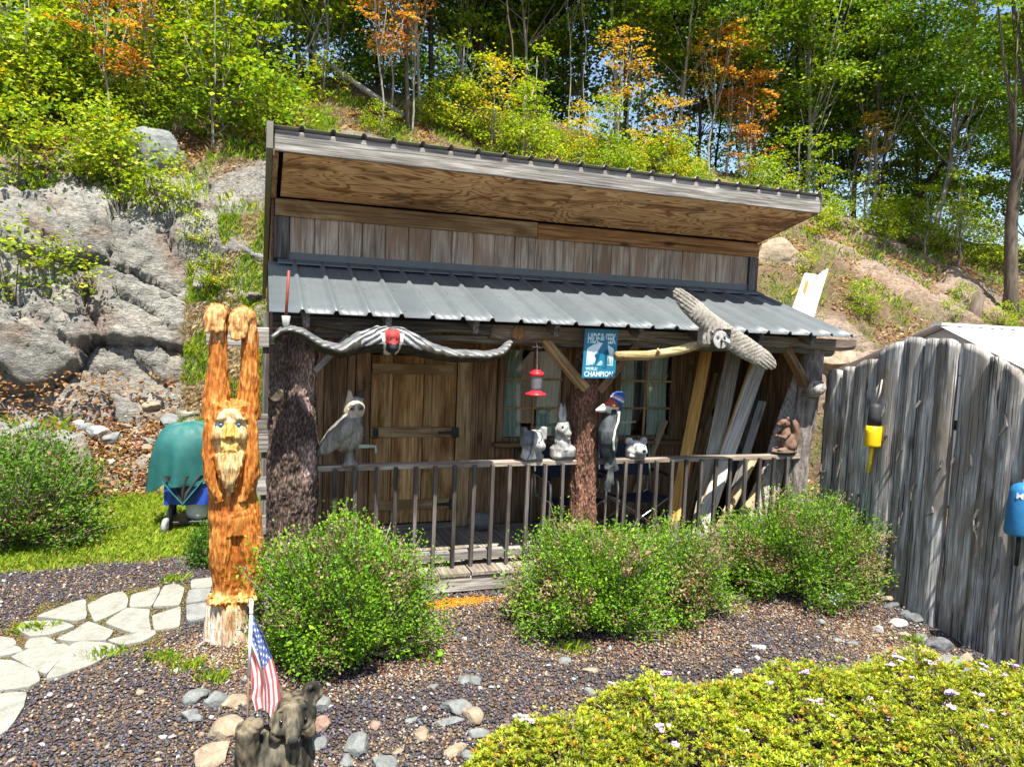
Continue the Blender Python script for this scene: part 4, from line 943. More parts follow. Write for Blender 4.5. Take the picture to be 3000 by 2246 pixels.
# --- flying owl board on the eave
fo = thing('flying_owl_carving', 'pale carved owl with one long wing slanting across the eave at right', 'carving', (4.05, -0.50, 2.43))
def fo_build(bm):
    def wing(pts):
        rings = []
        for i, (x, z, w, t) in enumerate(pts):
            a = Vector(pts[min(i + 1, len(pts) - 1)][:2]) - Vector(pts[max(i - 1, 0)][:2]); a.normalize(); nrm = Vector((-a.y, 0, a.x))
            rings.append([Vector((x, 0.0, z)) + nrm * (w * math.cos(2 * math.pi * k / 18)) + Vector((0, 1, 0)) * (t * math.sin(2 * math.pi * k / 18)) for k in range(18)])
        ring_loft(bm, rings)
    wing([(-0.50, 0.425, 0.03, 0.012), (-0.47, 0.40, 0.058, 0.02), (-0.38, 0.33, 0.085, 0.03), (-0.25, 0.24, 0.10, 0.035), (-0.12, 0.15, 0.10, 0.04), (0.02, 0.07, 0.105, 0.045), (0.15, 0.0, 0.11, 0.045), (0.30, -0.07, 0.11, 0.038), (0.45, -0.14, 0.10, 0.03), (0.58, -0.20, 0.085, 0.024), (0.66, -0.24, 0.05, 0.015), (0.68, -0.25, 0.02, 0.01)])
    bm_box(bm, -0.165, 0.10, -0.03, 0.12, -0.085, 0.11, 0.03); bm_lathe(bm, [(0.01, 0), (0.085, 0), (0.085, 0.05), (0.01, 0.055)], 20)
    for v in bm.verts[:][-80:]: v.co = Vector((v.co.x - 0.005, -v.co.z - 0.01, v.co.y - 0.01))
    bm_tube(bm, [(-0.005, -0.05, 0.01), (-0.005, -0.085, -0.02)], [0.014, 0.008], 8)
def fo_uv(p):
    a = Vector((1.16, 0, -0.66)).normalized(); u = p[0] * a.x + p[2] * a.z; v = p[0] * -a.z + p[2] * a.x; return u, v
def fo_disp(p, n):
    if math.hypot(p[0] + 0.005, p[2] + 0.01) < 0.10: 
        d = 0.0
        for s in (-1, 1): d -= 0.012 * math.exp(-((math.hypot(p[0] + 0.005 - s * 0.036, p[2] - 0.005)) / 0.016) ** 2) * (p[1] < -0.03)
        return d - 0.008 * (math.hypot(p[0] + 0.005, p[2] + 0.01) > 0.09)
    u, v = fo_uv(p); w = abs(u); vv = v * (1 if u > 0 else 1)
    ph = (abs(u) - v * (0.9 if u > 0 else 0.55)) * 62 + 1.6 * nn(u * 5, v * 7, 0); g = abs(math.sin(ph)); gr = 1 - min(1, g * 2.4)
    edge = sstep(0.055, 0.0, v) if u < 0 else sstep(0.02, -0.03, v) + 0.6 * sstep(0.03, 0.07, v)
    tip = sstep(0.40, 0.52, abs(u - 0.05)); gt = 1 - min(1, abs(math.sin(v * 95 + 1)) * 2.2)
    if p[1] > 0.02: return 0.0
    return -0.011 * max(gr * edge * (1 - tip), gt * tip) + 0.003 * nn(u * 40, v * 14, 4) + 0.002 * nn(p[0] * 60, p[1] * 60, p[2] * 60)
def fo_col(p, n, h):
    r = math.hypot(p[0] + 0.005, p[2] + 0.01)
    if r < 0.083 and p[1] < -0.03:
        for s in (-1, 1):
            if math.hypot(p[0] + 0.005 - s * 0.036, p[2] - 0.005) < 0.015: return (0.07, 0.055, 0.04)
        if abs(p[0] + 0.005) < 0.012 and p[2] < 0.01: return (0.12, 0.10, 0.08)
        return (0.40, 0.39, 0.37)
    if r < 0.095: return (0.10, 0.09, 0.08)
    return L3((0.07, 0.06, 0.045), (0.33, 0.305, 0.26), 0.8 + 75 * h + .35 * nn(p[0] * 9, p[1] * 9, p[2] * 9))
sculpt('body', fo_build, 0.0075, fo, M_carve2, fo_col, fo_disp, 1)
for s in (-1, 1): ball('eye', (-0.005 + s * 0.036, -0.058, 0.005), 0.010, M_eyeblack, fo)
br = thing('bare_branch', 'peeled pale branch fixed below the eave beside the flying owl', 'branch', (3.5, -0.34, 2.28))
tube('limb', [(-0.43, -0.02, -0.045), (-0.30, 0, -0.04), (-0.1, 0.01, -0.035), (0.05, -0.01, -0.01), (0.2, -0.02, 0.02), (0.33, -0.03, 0.055), (0.45, -0.06, 0.10)], [0.042, 0.044, 0.045, 0.044, 0.043, 0.045, 0.038], wood('peeled_branch', (0.15, 0.10, 0.04), (0.34, 0.25, 0.12), (0.48, 0.39, 0.22), 'X', knots=0.5), br, 12)
tube('branch_stub', [(0.0, -0.03, 0.0), (-0.03, -0.07, 0.03)], [0.02, 0.012], W_pale('X'), br, 8)

# --- foreground bear
fb = thing('black_bear_carving', 'dark weathered bear carving at the front edge, one paw raised beside the small flag', 'statue', (0.115, -2.30, ground_z(0.1, -2.3) - 0.06)); fb.scale = (0.93, 0.93, 0.97)
def fb_build(bm):
    bm_tube(bm, [(0.03, 0, -0.05), (0.03, 0, 0.10), (0.04, 0, 0.22), (0.05, 0.0, 0.28)], [0.19, 0.185, 0.16, 0.12], 18, True, 0.8)
    # head: flat wedge face with a blunt ridge for the muzzle
    bm_prism(bm, [(-0.035, 0.445), (0.03, 0.475), (0.15, 0.475), (0.215, 0.445), (0.22, 0.37), (0.165, 0.285), (0.10, 0.225), (0.07, 0.225), (0.015, 0.285), (-0.045, 0.37)], -0.125, 0.06)
    bm_tube(bm, [(0.088, -0.10, 0.455), (0.086, -0.145, 0.36), (0.084, -0.155, 0.295), (0.083, -0.135, 0.25)], [0.035, 0.046, 0.050, 0.036], 10)
    for s in (-1, 1): bm_ell(bm, (0.087 + s * 0.075, -0.105, 0.33), (0.05, 0.045, 0.075), (0, R(-s * 25), 0))
    for s, x in ((-1, -0.025), (1, 0.20)): bm_ell(bm, (x, 0.0, 0.470), (0.068, 0.04, 0.066))
    # raised arm with pot-like paw
    bm_tube(bm, [(-0.12, -0.02, 0.0), (-0.15, -0.05, 0.15), (-0.155, -0.08, 0.30), (-0.15, -0.09, 0.37)], [0.085, 0.075, 0.065, 0.072], 14)
    bm_ell(bm, (-0.13, -0.10, 0.375), (0.06, 0.06, 0.045))
def fb_disp(p, n):
    x, y, z = p; d = 0.006 * nn(x * 22, y * 22, z * 10) + 0.004 * nn(x * 60, y * 60, z * 25)
    for ex in (-0.025, 0.20): d -= 0.040 * math.exp(-(((x - ex) / 0.036) ** 2 + ((z - 0.480) / 0.038) ** 2)) * (y < 0.0)
    d -= 0.012 * math.exp(-((abs(x - 0.085) - 0.055 - 0.1 * (z - .30)) / 0.010) ** 2) * (y < -0.1) * (0.25 < z < 0.44)
    d -= 0.010 * math.exp(-((z - 0.275 - 0.6 * abs(x - .06)) / 0.007) ** 2) * (y < -0.13)
    return d
def fb_col(p, n, h):
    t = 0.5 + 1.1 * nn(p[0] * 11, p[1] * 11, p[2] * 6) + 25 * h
    c = L3((0.016, 0.015, 0.012), (0.17, 0.14, 0.09), t - 0.1 + 0.9 * nn(p[0] * 40, p[1] * 40, p[2] * 14))
    return L3(c, (0.14, 0.135, 0.105), 0.9 * max(0, nn(p[0] * 7 + 3, p[1] * 7, p[2] * 7)))
sculpt('body', fb_build, 0.0085, fb, M_carve2, fb_col, fb_disp, 1)
ball('nose', (0.084, -0.197, 0.315), 0.024, flat_mat('worn_black_paint', (0.03, 0.028, 0.024), 0.8), fb, (1.3, .5, 0.9))
for ex in (0.020, 0.155): ball('eye', (ex, -0.140, 0.395), 0.011, M_eyeblack, fb)

# ------------------------------------------------------------------ flag
fl = thing('garden_flag', 'small faded stars and stripes flag on a thin stick by the bear carving', 'flag', (-0.02, -2.34, 0.115))
tube('stick', [(-0.015, 0.0, -0.12), (-0.01, 0.0, 0.4), (0.0, 0.0, 0.83)], 0.0055, flat_mat('tan_dowel', (0.32, 0.22, 0.13), 0.6), fl, 8)
tube('sleeve', [(-0.008, 0, 0.46), (0.0, 0, 0.79)], 0.009, flat_mat('white_plastic', (0.78, 0.77, 0.74), 0.4), fl, 8)
lathe('finial', [(0.002, 0.875), (0.010, 0.865), (0.012, 0.84), (0.009, 0.815), (0.012, 0.80), (0.006, 0.79)], MATS['white_plastic'], fl, 12)
def flag_mat():
    m, t = newmat('flag_cloth')
    uv = nd(t, 'ShaderNodeAttribute', {'attribute_name': 'Col'}).outputs[0]
    p = nd(t, 'ShaderNodeBsdfPrincipled', None, {'Base Color': uv, 'Roughness': 0.8}); tr = nd(t, 'ShaderNodeBsdfTranslucent', None, {0: uv})
    mx = nd(t, 'ShaderNodeMixShader', None, {0: 0.3, 1: p.outputs[0], 2: tr.outputs[0]}); nd(t, 'ShaderNodeOutputMaterial', None, {0: mx.outputs[0]}); return m
def flag():
    NU, NV = 150, 104; V = []; C = []
    red, white, blue = (0.50, 0.10, 0.10), (0.74, 0.72, 0.70), (0.075, 0.13, 0.33)
    for i in range(NU + 1):          # u along the fly (hanging down), v along the hoist
        u = i / NU
        for j in range(NV + 1):
            v = j / NV              # v=0 top of hoist
            def cv(pts, q):
                q *= len(pts) - 1; k = min(int(q), len(pts) - 2); f = q - k; f = f * f * (3 - 2 * f) * .4 + f * .6
                return pts[k][0] + (pts[k + 1][0] - pts[k][0]) * f, pts[k][1] + (pts[k + 1][1] - pts[k][1]) * f
            ax_, az_ = cv([(0.008, 0.80), (0.060, 0.695), (0.105, 0.56), (0.135, 0.43), (0.150, 0.31), (0.135, 0.235)], u)
            bx_, bz_ = cv([(0.004, 0.53), (0.006, 0.50), (0.012, 0.455), (0.012, 0.41), (0.0, 0.365), (0.018, 0.315)], u)
            fold = 0.022 * math.sin(v * 10.0 + u * 2.2) * sstep(0.0, 0.4, u) + 0.010 * math.sin(v * 19 - u * 5)
            V.append((ax_ + (bx_ - ax_) * v + fold * 0.2, -0.012 + fold - 0.03 * u, az_ + (bz_ - az_) * v))
            if u < 0.42 and v < 7 / 13:
                c = blue; a = u / 0.42; b = v * 13 / 7
                gx = a * 12 - 1; gy = b * 10 - 1
                if abs(gx - round(gx)) < 0.30 and abs(gy - round(gy)) < 0.32 and (round(gx) + round(gy)) % 2 == 0 and 0 <= round(gx) <= 10 and 0 <= round(gy) <= 8: c = white
            else: c = red if int(v * 13) % 2 == 0 else white
            C.append(c)
    idx = np.arange(len(V)).reshape(NU + 1, NV + 1)
    F = np.stack([idx[:-1, :-1], idx[1:, :-1], idx[1:, 1:], idx[:-1, 1:]], -1).reshape(-1, 4)
    link('cloth', mesh_np('cloth', V, F, np.array(C), True), fl, flag_mat())
flag()

# ------------------------------------------------------------------ sign
def quad_frame(o, tl, tr, bl):
    tl, tr, bl = Vector(tl), Vector(tr), Vector(bl); x = (tr - tl).normalized(); z = (tl - bl); z = (z - x * z.dot(x)).normalized(); y = z.cross(x)
    m = Matrix.Identity(4)
    for i in range(3): m[i][0] = x[i]; m[i][1] = y[i]; m[i][2] = z[i]; m[i][3] = bl[i]
    o.matrix_world = m
sg = thing('novelty_sign', 'blue printed sign reading hide and seek world champion on the bark post', 'sign')
quad_frame(sg, (2.83, -0.275, 2.472), (3.182, -0.25, 2.474), (2.785, -0.255, 2.022))
SW, SH = 0.352, 0.452
M_sblue = flat_mat('sign_blue', (0.012, 0.16, 0.27), 0.45, 0, 0.4, 0.1); M_swhite = flat_mat('sign_pale', (0.55, 0.68, 0.72), 0.5, 0, 0.3, 0.12); M_smid = flat_mat('sign_midtone', (0.20, 0.40, 0.50), 0.5)
box('panel', 0, SW, 0, 0.004, 0, SH, M_sblue, sg, 0.001)
def flatpoly(name, poly, depth, mat):
    bm = bmesh.new(); f = bm.faces.new([bm.verts.new((x, depth, z)) for x, z in poly]); bmesh.ops.triangulate(bm, faces=[f]); bmesh.ops.recalc_face_normals(bm, faces=bm.faces); return link(name, bm_mesh(bm, name), sg, mat)
arc = [(0.035 + 0.282 * k / 16, 0.272 + 0.055 * math.sin(math.pi * k / 16)) for k in range(17)]
flatpoly('picture', [(0.035, 0.118), (0.10, 0.124), (0.16, 0.118), (0.22, 0.122), (0.317, 0.115)] + arc[::-1], -0.0012, M_swhite)
rs = random.Random(3)
bm = bmesh.new()
for k in range(34):
    x = rs.uniform(0.045, 0.305); h = rs.uniform(0.03, 0.085) * (1.25 if abs(x - 0.17) > 0.08 else 0.6); w = 0.007; zb = 0.126
    bm.faces.new([bm.verts.new((x - w, -0.002, zb)), bm.verts.new((x + w, -0.002, zb)), bm.verts.new((x, -0.002, zb + h))])
for k in range(40):
    x = rs.uniform(0.05, 0.28); z = rs.uniform(0.15, 0.28); w = rs.uniform(0.006, 0.02)
    bm.faces.new([bm.verts.new((x, -0.002, z)), bm.verts.new((x + w, -0.002, z)), bm.verts.new((x + w, -0.002, z + 0.0018)), bm.verts.new((x, -0.002, z + 0.0018))])
link('print_trees', bm_mesh(bm, 'print_trees'), sg, M_smid)
flatpoly('walking_figure', [(0.118, 0.118), (0.145, 0.10), (0.148, 0.103), (0.142, 0.125), (0.185, 0.168), (0.205, 0.155), (0.205, 0.10), (0.252, 0.094), (0.252, 0.10), (0.228, 0.112), (0.236, 0.165), (0.222, 0.205), (0.215, 0.236), (0.222, 0.262), (0.232, 0.245), (0.262, 0.215), (0.27, 0.222), (0.258, 0.262), (0.247, 0.31), (0.25, 0.34), (0.243, 0.36), (0.222, 0.362), (0.212, 0.345), (0.212, 0.333), (0.192, 0.322), (0.168, 0.272), (0.142, 0.236), (0.112, 0.215), (0.118, 0.207), (0.152, 0.222), (0.175, 0.246), (0.168, 0.205), (0.165, 0.175), (0.15, 0.15)], -0.0032, M_sblue)
def lettering(text, x, z, h, width, bend=0.0, shear=0):
    cu = bpy.data.curves.new('lettering', 'FONT'); cu.body = text; cu.size = 1.0; cu.offset = 0.028; cu.resolution_u = 2
    tmp = bpy.data.objects.new('lettering_tmp', cu); COL.objects.link(tmp)
    dg = bpy.context.evaluated_depsgraph_get(); dg.update()
    me = bpy.data.meshes.new_from_object(tmp.evaluated_get(dg)); bpy.data.objects.remove(tmp, do_unlink=True)
    co = np.empty(len(me.vertices) * 3, np.float32); me.vertices.foreach_get('co', co); co = co.reshape(-1, 3)
    mn, mx = co.min(0), co.max(0); u = (co[:, 0] - mn[0]) / (mx[0] - mn[0]); v = (co[:, 1] - mn[1]) / (mx[1] - mn[1])
    out = np.stack([x + u * width, np.full(len(u), -0.0015), z + v * h + bend * np.sin(np.pi * u) * (1 - 0.6 * v)], 1).astype(np.float32)
    me.vertices.foreach_set('co', out.ravel()); me.update(); return link('lettering', me, sg, M_swhite)
lettering('HIDE', 0.035, 0.318, 0.095, 0.125, 0.0); lettering('&', 0.165, 0.345, 0.07, 0.045); lettering('SEEK', 0.218, 0.318, 0.095, 0.112, 0.0)
lettering('WORLD', 0.03, 0.072, 0.03, 0.125); lettering('CHAMPION', 0.02, 0.012, 0.052, 0.305)
for x in (0.015, 0.335): ball('screw', (x, -0.003, 0.44), 0.004, M_screw, sg)

# ------------------------------------------------------------------ feeder, gauge
M_red = flat_mat('red_plastic', (0.62, 0.02, 0.03), 0.3, 0, 0.5, 0.08)
M_clear = glass_mat(); M_clear.name = 'clear_plastic'
fe = thing('hummingbird_feeder', 'red and clear hummingbird feeder hanging in front of the left window', 'feeder', (2.362, -0.20, 1.845))
lathe('base', [(0.01, 0.0), (0.05, 0.002), (0.095, 0.012), (0.10, 0.02), (0.085, 0.03), (0.055, 0.038), (0.05, 0.05), (0.01, 0.052)], M_red, fe, 24)
lathe('bottle', [(0.046, 0.052), (0.047, 0.08), (0.052, 0.12), (0.058, 0.17), (0.058, 0.185)], flat_mat('smoky_clear_plastic', (0.50, 0.52, 0.56), 0.15, 0, 0.6, 0.1, 30, 0.1, None, {'Transmission Weight': 0.75, 'IOR': 1.1}), fe, 20)
lathe('cap', [(0.058, 0.183), (0.066, 0.186), (0.067, 0.215), (0.055, 0.222), (0.035, 0.226), (0.034, 0.238), (0.006, 0.24)], M_red, fe, 24)
bm = bmesh.new(); bm_tube(bm, [(0, 0, 0.238), (0.003, 0, 0.262), (0, 0, 0.28), (-0.004, 0, 0.40), (-0.006, 0.0, 0.455)], [0.004, 0.003, 0.004, 0.004, 0.004], 6); bm_tube(bm, [(-0.05, 0.0, 0.45), (-0.04, 0, 0.44), (-0.006, 0, 0.452), (0.03, 0, 0.435), (0.045, 0, 0.448)], 0.004, 6); bm_tube(bm, [(-0.006, 0, 0.452), (-0.004, 0.05, 0.49), (0.0, 0.14, 0.48)], 0.004, 6)
link('hanger', bm_mesh(bm, 'hanger', True), fe, flat_mat('pale_metal', (0.5, 0.47, 0.44), 0.4, 0.6))
for k in range(4):
    a = k * math.pi / 2 + .4; ball('feeding_port', (0.075 * math.cos(a), 0.075 * math.sin(a), 0.034), 0.009, M_red, fe, (1, 1, .6))
rg = thing('rain_gauge', 'thin red brown rod standing in a small clear cup above the left wing tip', 'gauge', (0.19, -0.50, 2.372))
tube('rod', [(-0.004, 0, 0.03), (0.006, 0, 0.25), (0.014, 0, 0.44)], 0.011, flat_mat('rusty_red_rod', (0.20, 0.035, 0.018), 0.6), rg, 8)
lathe('cup', [(0.012, 0.0), (0.02, 0.01), (0.028, 0.05), (0.033, 0.10), (0.031, 0.10), (0.025, 0.05), (0.016, 0.014), (0.004, 0.012)], flat_mat('frosted_cup', (0.65, 0.66, 0.6), 0.2, 0, 0.6, .1, 30, .1, None, {'Transmission Weight': 0.6, 'IOR': 1.2}), rg, 16)
tube('bracket', [(0.0, 0.0, 0.0), (0.0, 0.2, -0.01), (0.0, 0.40, 0.04)], 0.007, M_black, rg, 6)

# ------------------------------------------------------------------ folding chairs on the porch
M_canvas = flat_mat('navy_canvas', (0.022, 0.028, 0.05), 0.85, 0, 0.2, 0.25, 40, 0.3)
def chair(x0, x1, label):
    cx = (x0 + x1) / 2; w = (x1 - x0) / 2; t = thing('folding_chair', label, 'chair', (cx, 0.72, 0.25), 0, 'folding chairs on the porch')
    for s in (-1, 1):
        X = s * w
        tube('side_frame', [(X, -0.27, 0.0), (X, -0.27, 0.56), (X, -0.255, 0.615), (X, -0.22, 0.64), (X, 0.18, 0.645), (X, 0.24, 0.62), (X, 0.26, 0.56), (X, 0.25, 0.0)], 0.0145, M_alu, t, 10)
        box('armrest', X - 0.022, X + 0.022, -0.21, 0.17, 0.652, 0.675, M_black, t, 0.008)
        tube('back_post', [(X * .97, 0.17, 0.42), (X * .97, 0.26, 0.95)], 0.012, M_alu, t, 8)
        tube('seat_rail', [(X * .93, -0.27, 0.43), (X * .93, 0.22, 0.40)], 0.012, M_alu, t, 8)
    for y in (-0.24, 0.2):
        for s in (-1, 1): beam('cross_brace', (-s * w * .97, y + s * 0.012, 0.03), (s * w * .93, y + s * 0.012, 0.42), 0.024, 0.012, M_alu, t)
    n = 12; V = []; 
    for j in range(n + 1):
        for i in range(n + 1):
            u = i / n; v = j / n; V.append((-w * .93 + 2 * w * .93 * u, -0.28 + 0.52 * v, 0.44 - 0.03 * v - 0.05 * math.sin(math.pi * u) + 0.006 * math.sin(u * 14 + v * 5)))
    F = [(j * (n + 1) + i, j * (n + 1) + i + 1, (j + 1) * (n + 1) + i + 1, (j + 1) * (n + 1) + i) for j in range(n) for i in range(n)]
    link('seat', mesh_np('seat', V, F, None, True), t, M_canvas)
    V = [(-w * .97 + 2 * w * .97 * i / n, 0.215 + 0.05 * math.sin(math.pi * i / n) + 0.05 * j / n + 0.006 * math.sin(i * 1.3 + j * .8), 0.58 + 0.36 * j / n) for j in range(n + 1) for i in range(n + 1)]
    link('backrest', mesh_np('backrest', V, F, None, True), t, M_canvas)
chair(2.83, 3.46, 'navy canvas folding chair behind the bark post, nearest the door')
chair(3.60, 4.26, 'navy canvas folding chair right of the bark post, nearest the leaning lumber')

# ------------------------------------------------------------------ stone on the deck
def rock_mesh(name, seed, sx, sy, sz, rough=0.25, n=3, facet=True, smooth=False):
    bm = bmesh.new(); bmesh.ops.create_icosphere(bm, subdivisions=n, radius=1.0); rs = random.Random(seed)
    planes = [(Vector((rs.gauss(0, 1), rs.gauss(0, 1), rs.gauss(0, 0.8))).normalized(), rs.uniform(0.55, 0.9)) for _ in range(11)]
    for v in bm.verts:
        p = v.co.copy()
        if facet:
            for nv, d in planes:
                e = p.dot(nv) - d
                if e > 0: p -= nv * e * 0.92
        p += p.normalized() * rough * 0.35 * fbm(p * 1.6 + Vector((seed * 3.1, seed, 0))) 
        v.co = Vector((p.x * sx, p.y * sy, p.z * sz))
    return bm_mesh(bm, name, smooth)
def stone_mat(key, c1, c2, c3):
    if key in MATS: return MATS[key]
    m, t = newmat(key); v = coords(t, (1, 1, 1)); n = nz(t, v, 9.0, 8.0, 0.7, 0.5); n2 = nz(t, v, 60.0, 5.0, 0.7)
    col = ramp(t, n, [(0.3, c1), (0.5, c2), (0.7, c3)]); col = mixc(t, 0.5, col, ramp(t, n2, [(0.3, (0.6, 0.6, 0.6)), (0.7, (1.3, 1.3, 1.3))]), 'MULTIPLY')
    finish(t, col, 0.9, math_(t, 'ADD', n, math_(t, 'MULTIPLY', n2, .4)), 0.6, 0.02, 0.2); MATS[key] = m; return m
M_stg = stone_mat('stone_blue_grey', (0.095, 0.102, 0.098), (0.155, 0.165, 0.157), (0.22, 0.228, 0.215))
M_stt = stone_mat('stone_tan', (0.161, 0.118, 0.074), (0.248, 0.198, 0.136), (0.322, 0.279, 0.217))
M_stp = stone_mat('stone_pink', (0.149, 0.087, 0.062), (0.236, 0.155, 0.118), (0.298, 0.223, 0.18))
M_stw = stone_mat('stone_pale', (0.26, 0.248, 0.223), (0.347, 0.335, 0.304), (0.422, 0.409, 0.384))
M_std = stone_mat('stone_slate', (0.045, 0.05, 0.055), (0.10, 0.105, 0.11), (0.20, 0.20, 0.20))
o = link('river_stone', rock_mesh('river_stone', 4, 0.155, 0.11, 0.10, 0.1, 4, False, True), None, M_stg); o.location = (2.30, 1.10, 0.345)
tag(o, 'smooth oval grey stone on the deck near the door', 'stone')

# ------------------------------------------------------------------ lumber leaning in the porch corner
def lean(name, p0, p1, w, t, mat, label, roll=0.0, group='lumber leaning in the porch corner'):
    o = beam(name, p0, p1, w, t, mat, None, roll, 0.004, 0.003); tag(o, label, 'lumber', group); return o
lean('leaning_plank', (4.28, 0.45, 0.26), (5.02, 1.05, 2.40), 0.13, 0.04, W_orange('Z'), 'orange tinted plank leaning furthest left in the porch corner', R(8))
lean('leaning_plank', (4.52, 0.30, 0.26), (5.27, 0.85, 2.42), 0.17, 0.04, wood('grey_lumber', (0.16, 0.13, 0.10), (0.30, 0.265, 0.22), (0.42, 0.385, 0.33), 'Z', knots=0.8), 'wide knotty grey plank leaning second from left in the porch corner', R(8))
lean('leaning_plank', (4.42, 0.17, 0.26), (5.50, 0.62, 2.36), 0.15, 0.045, wood('pale_grey_lumber', (0.24, 0.22, 0.19), (0.40, 0.37, 0.33), (0.54, 0.51, 0.46), 'Z', knots=0.5), 'long pale grey plank leaning beside the slab in the porch corner', R(14))
lean('leaning_stud', (4.40, 0.24, 0.26), (5.44, 0.68, 2.34), 0.04, 0.05, W_orange('Z'), 'narrow orange stud leaning behind the long pale plank', R(14))
lean('leaning_stud', (4.70, 0.17, 0.26), (5.30, 0.36, 1.75), 0.09, 0.035, wood('silver_lumber', (0.16, 0.15, 0.14), (0.30, 0.29, 0.27), (0.44, 0.43, 0.40), 'Z'), 'short silver stud leaning just left of the bark slab')
lean('leaning_stud', (4.62, 0.16, 0.26), (5.14, 0.22, 1.18), 0.10, 0.04, W_pale('Z'), 'short pale offcut leaning low behind the balusters')
lean('leaning_stud', (4.86, 0.15, 0.26), (5.24, 0.20, 0.92), 0.09, 0.04, W_pale('Z'), 'shortest pale offcut leaning behind the right balusters')
lean('leaning_plank', (4.72, 0.9, 0.26), (5.32, 1.22, 2.0), 0.15, 0.03, W_plank('Z'), 'brown board leaning on the back wall behind the grey planks', R(-10))
lean('leaning_plank', (4.05, 1.12, 0.26), (4.62, 1.24, 1.42), 0.07, 0.03, W_pale('Z'), 'thin short pale board leaning under the right window')
lean('leaning_stud', (5.28, 1.0, 0.26), (4.90, 1.2, 2.1), 0.06, 0.04, W_brown('Z'), 'dark stud leaning the other way behind the planks')
sl = thing('bark_slab', 'wide rounded log slab with grey bark leaning in the porch corner', 'log slab', (5.10, 0.10, 0.24))
def slab_mesh():
    V = []; C = []; m, n = 70, 24; P0 = Vector((0, 0, 0)); P1 = Vector((0.74, 0.32, 1.90))
    for j in range(m + 1):
        t = j / m; c = P0.lerp(P1, t); w = 0.155 * (1 - 0.55 * sstep(0.45, 1.0, t)) * (1 + 0.08 * math.sin(t * 9))
        for i in range(n):
            a = 2 * math.pi * i / n; x = math.cos(a) * w; y = math.sin(a) * w * (0.45 if math.sin(a) < 0 else 0.2)
            k = 1 + 0.12 * fbm(Vector((math.cos(a) * 4, t * 6, math.sin(a) * 4))) + 0.05 * noise.noise(Vector((math.cos(a) * 14, t * 5, 0)))
            V.append((c.x + x * k, c.y + y * k, c.z)); C.append((1, 1, 1))
    idx = np.arange(len(V)).reshape(m + 1, n); F = np.stack([idx[:-1], np.roll(idx[:-1], -1, 1), np.roll(idx[1:], -1, 1), idx[1:]], -1).reshape(-1, 4)
    return mesh_np('slab', V, F, np.array(C), True)
link('slab', slab_mesh(), sl, bark_mat('slab_bark', (0.16, 0.135, 0.115), (0.34, 0.30, 0.26), (0.50, 0.46, 0.41), 30.0, 0.02))
sl2 = thing('bark_slab', 'dark log slab standing behind the squirrel in the porch corner', 'log slab', (5.30, 0.75, 0.24)); o = link('slab', sl.children[0].data, sl2, None); o.scale = (0.9, 1.1, 1.08); o.rotation_euler = (0, R(-4), 0)
o.data = o.data.copy(); o.data.materials.clear(); o.data.materials.append(bark_mat('slab_bark_dark', (0.03, 0.027, 0.025), (0.08, 0.07, 0.062), (0.15, 0.135, 0.12), 16.0, 0.02))

# ------------------------------------------------------------------ white board behind the cabin
wb = thing('white_board', 'split white painted board with rust stain leaning behind the porch roof', 'board', (7.62, 2.9, 2.35))
M_wboard = flat_mat('white_board_paint', (0.68, 0.66, 0.62), 0.6, 0, 0.3, 0.1, 12, 0.1, [(0.3, (0.62, 0.58, 0.52)), (0.55, (0.72, 0.71, 0.68)), (0.8, (0.74, 0.73, 0.71))])
bm = bmesh.new(); bm_prism(bm, [(-0.02, 0.0), (0.45, 0.0), (0.80, 1.23), (0.585, 1.12), (0.545, 0.93), (0.575, 1.13), (0.37, 1.14)], -0.02, 0.02); bmesh.ops.triangulate(bm, faces=bm.faces); bmesh.ops.recalc_face_normals(bm, faces=bm.faces)
link('board', bm_mesh(bm, 'board'), wb, M_wboard)
bm = bmesh.new(); bm_prism(bm, [(0.33, 0.86), (0.37, 0.80), (0.43, 0.98), (0.40, 1.04), (0.36, 0.98)], -0.0225, -0.0205); bmesh.ops.recalc_face_normals(bm, faces=bm.faces)
link('rust_stain', bm_mesh(bm, 'rust_stain'), wb, flat_mat('rust_orange', (0.62, 0.30, 0.08), 0.8))

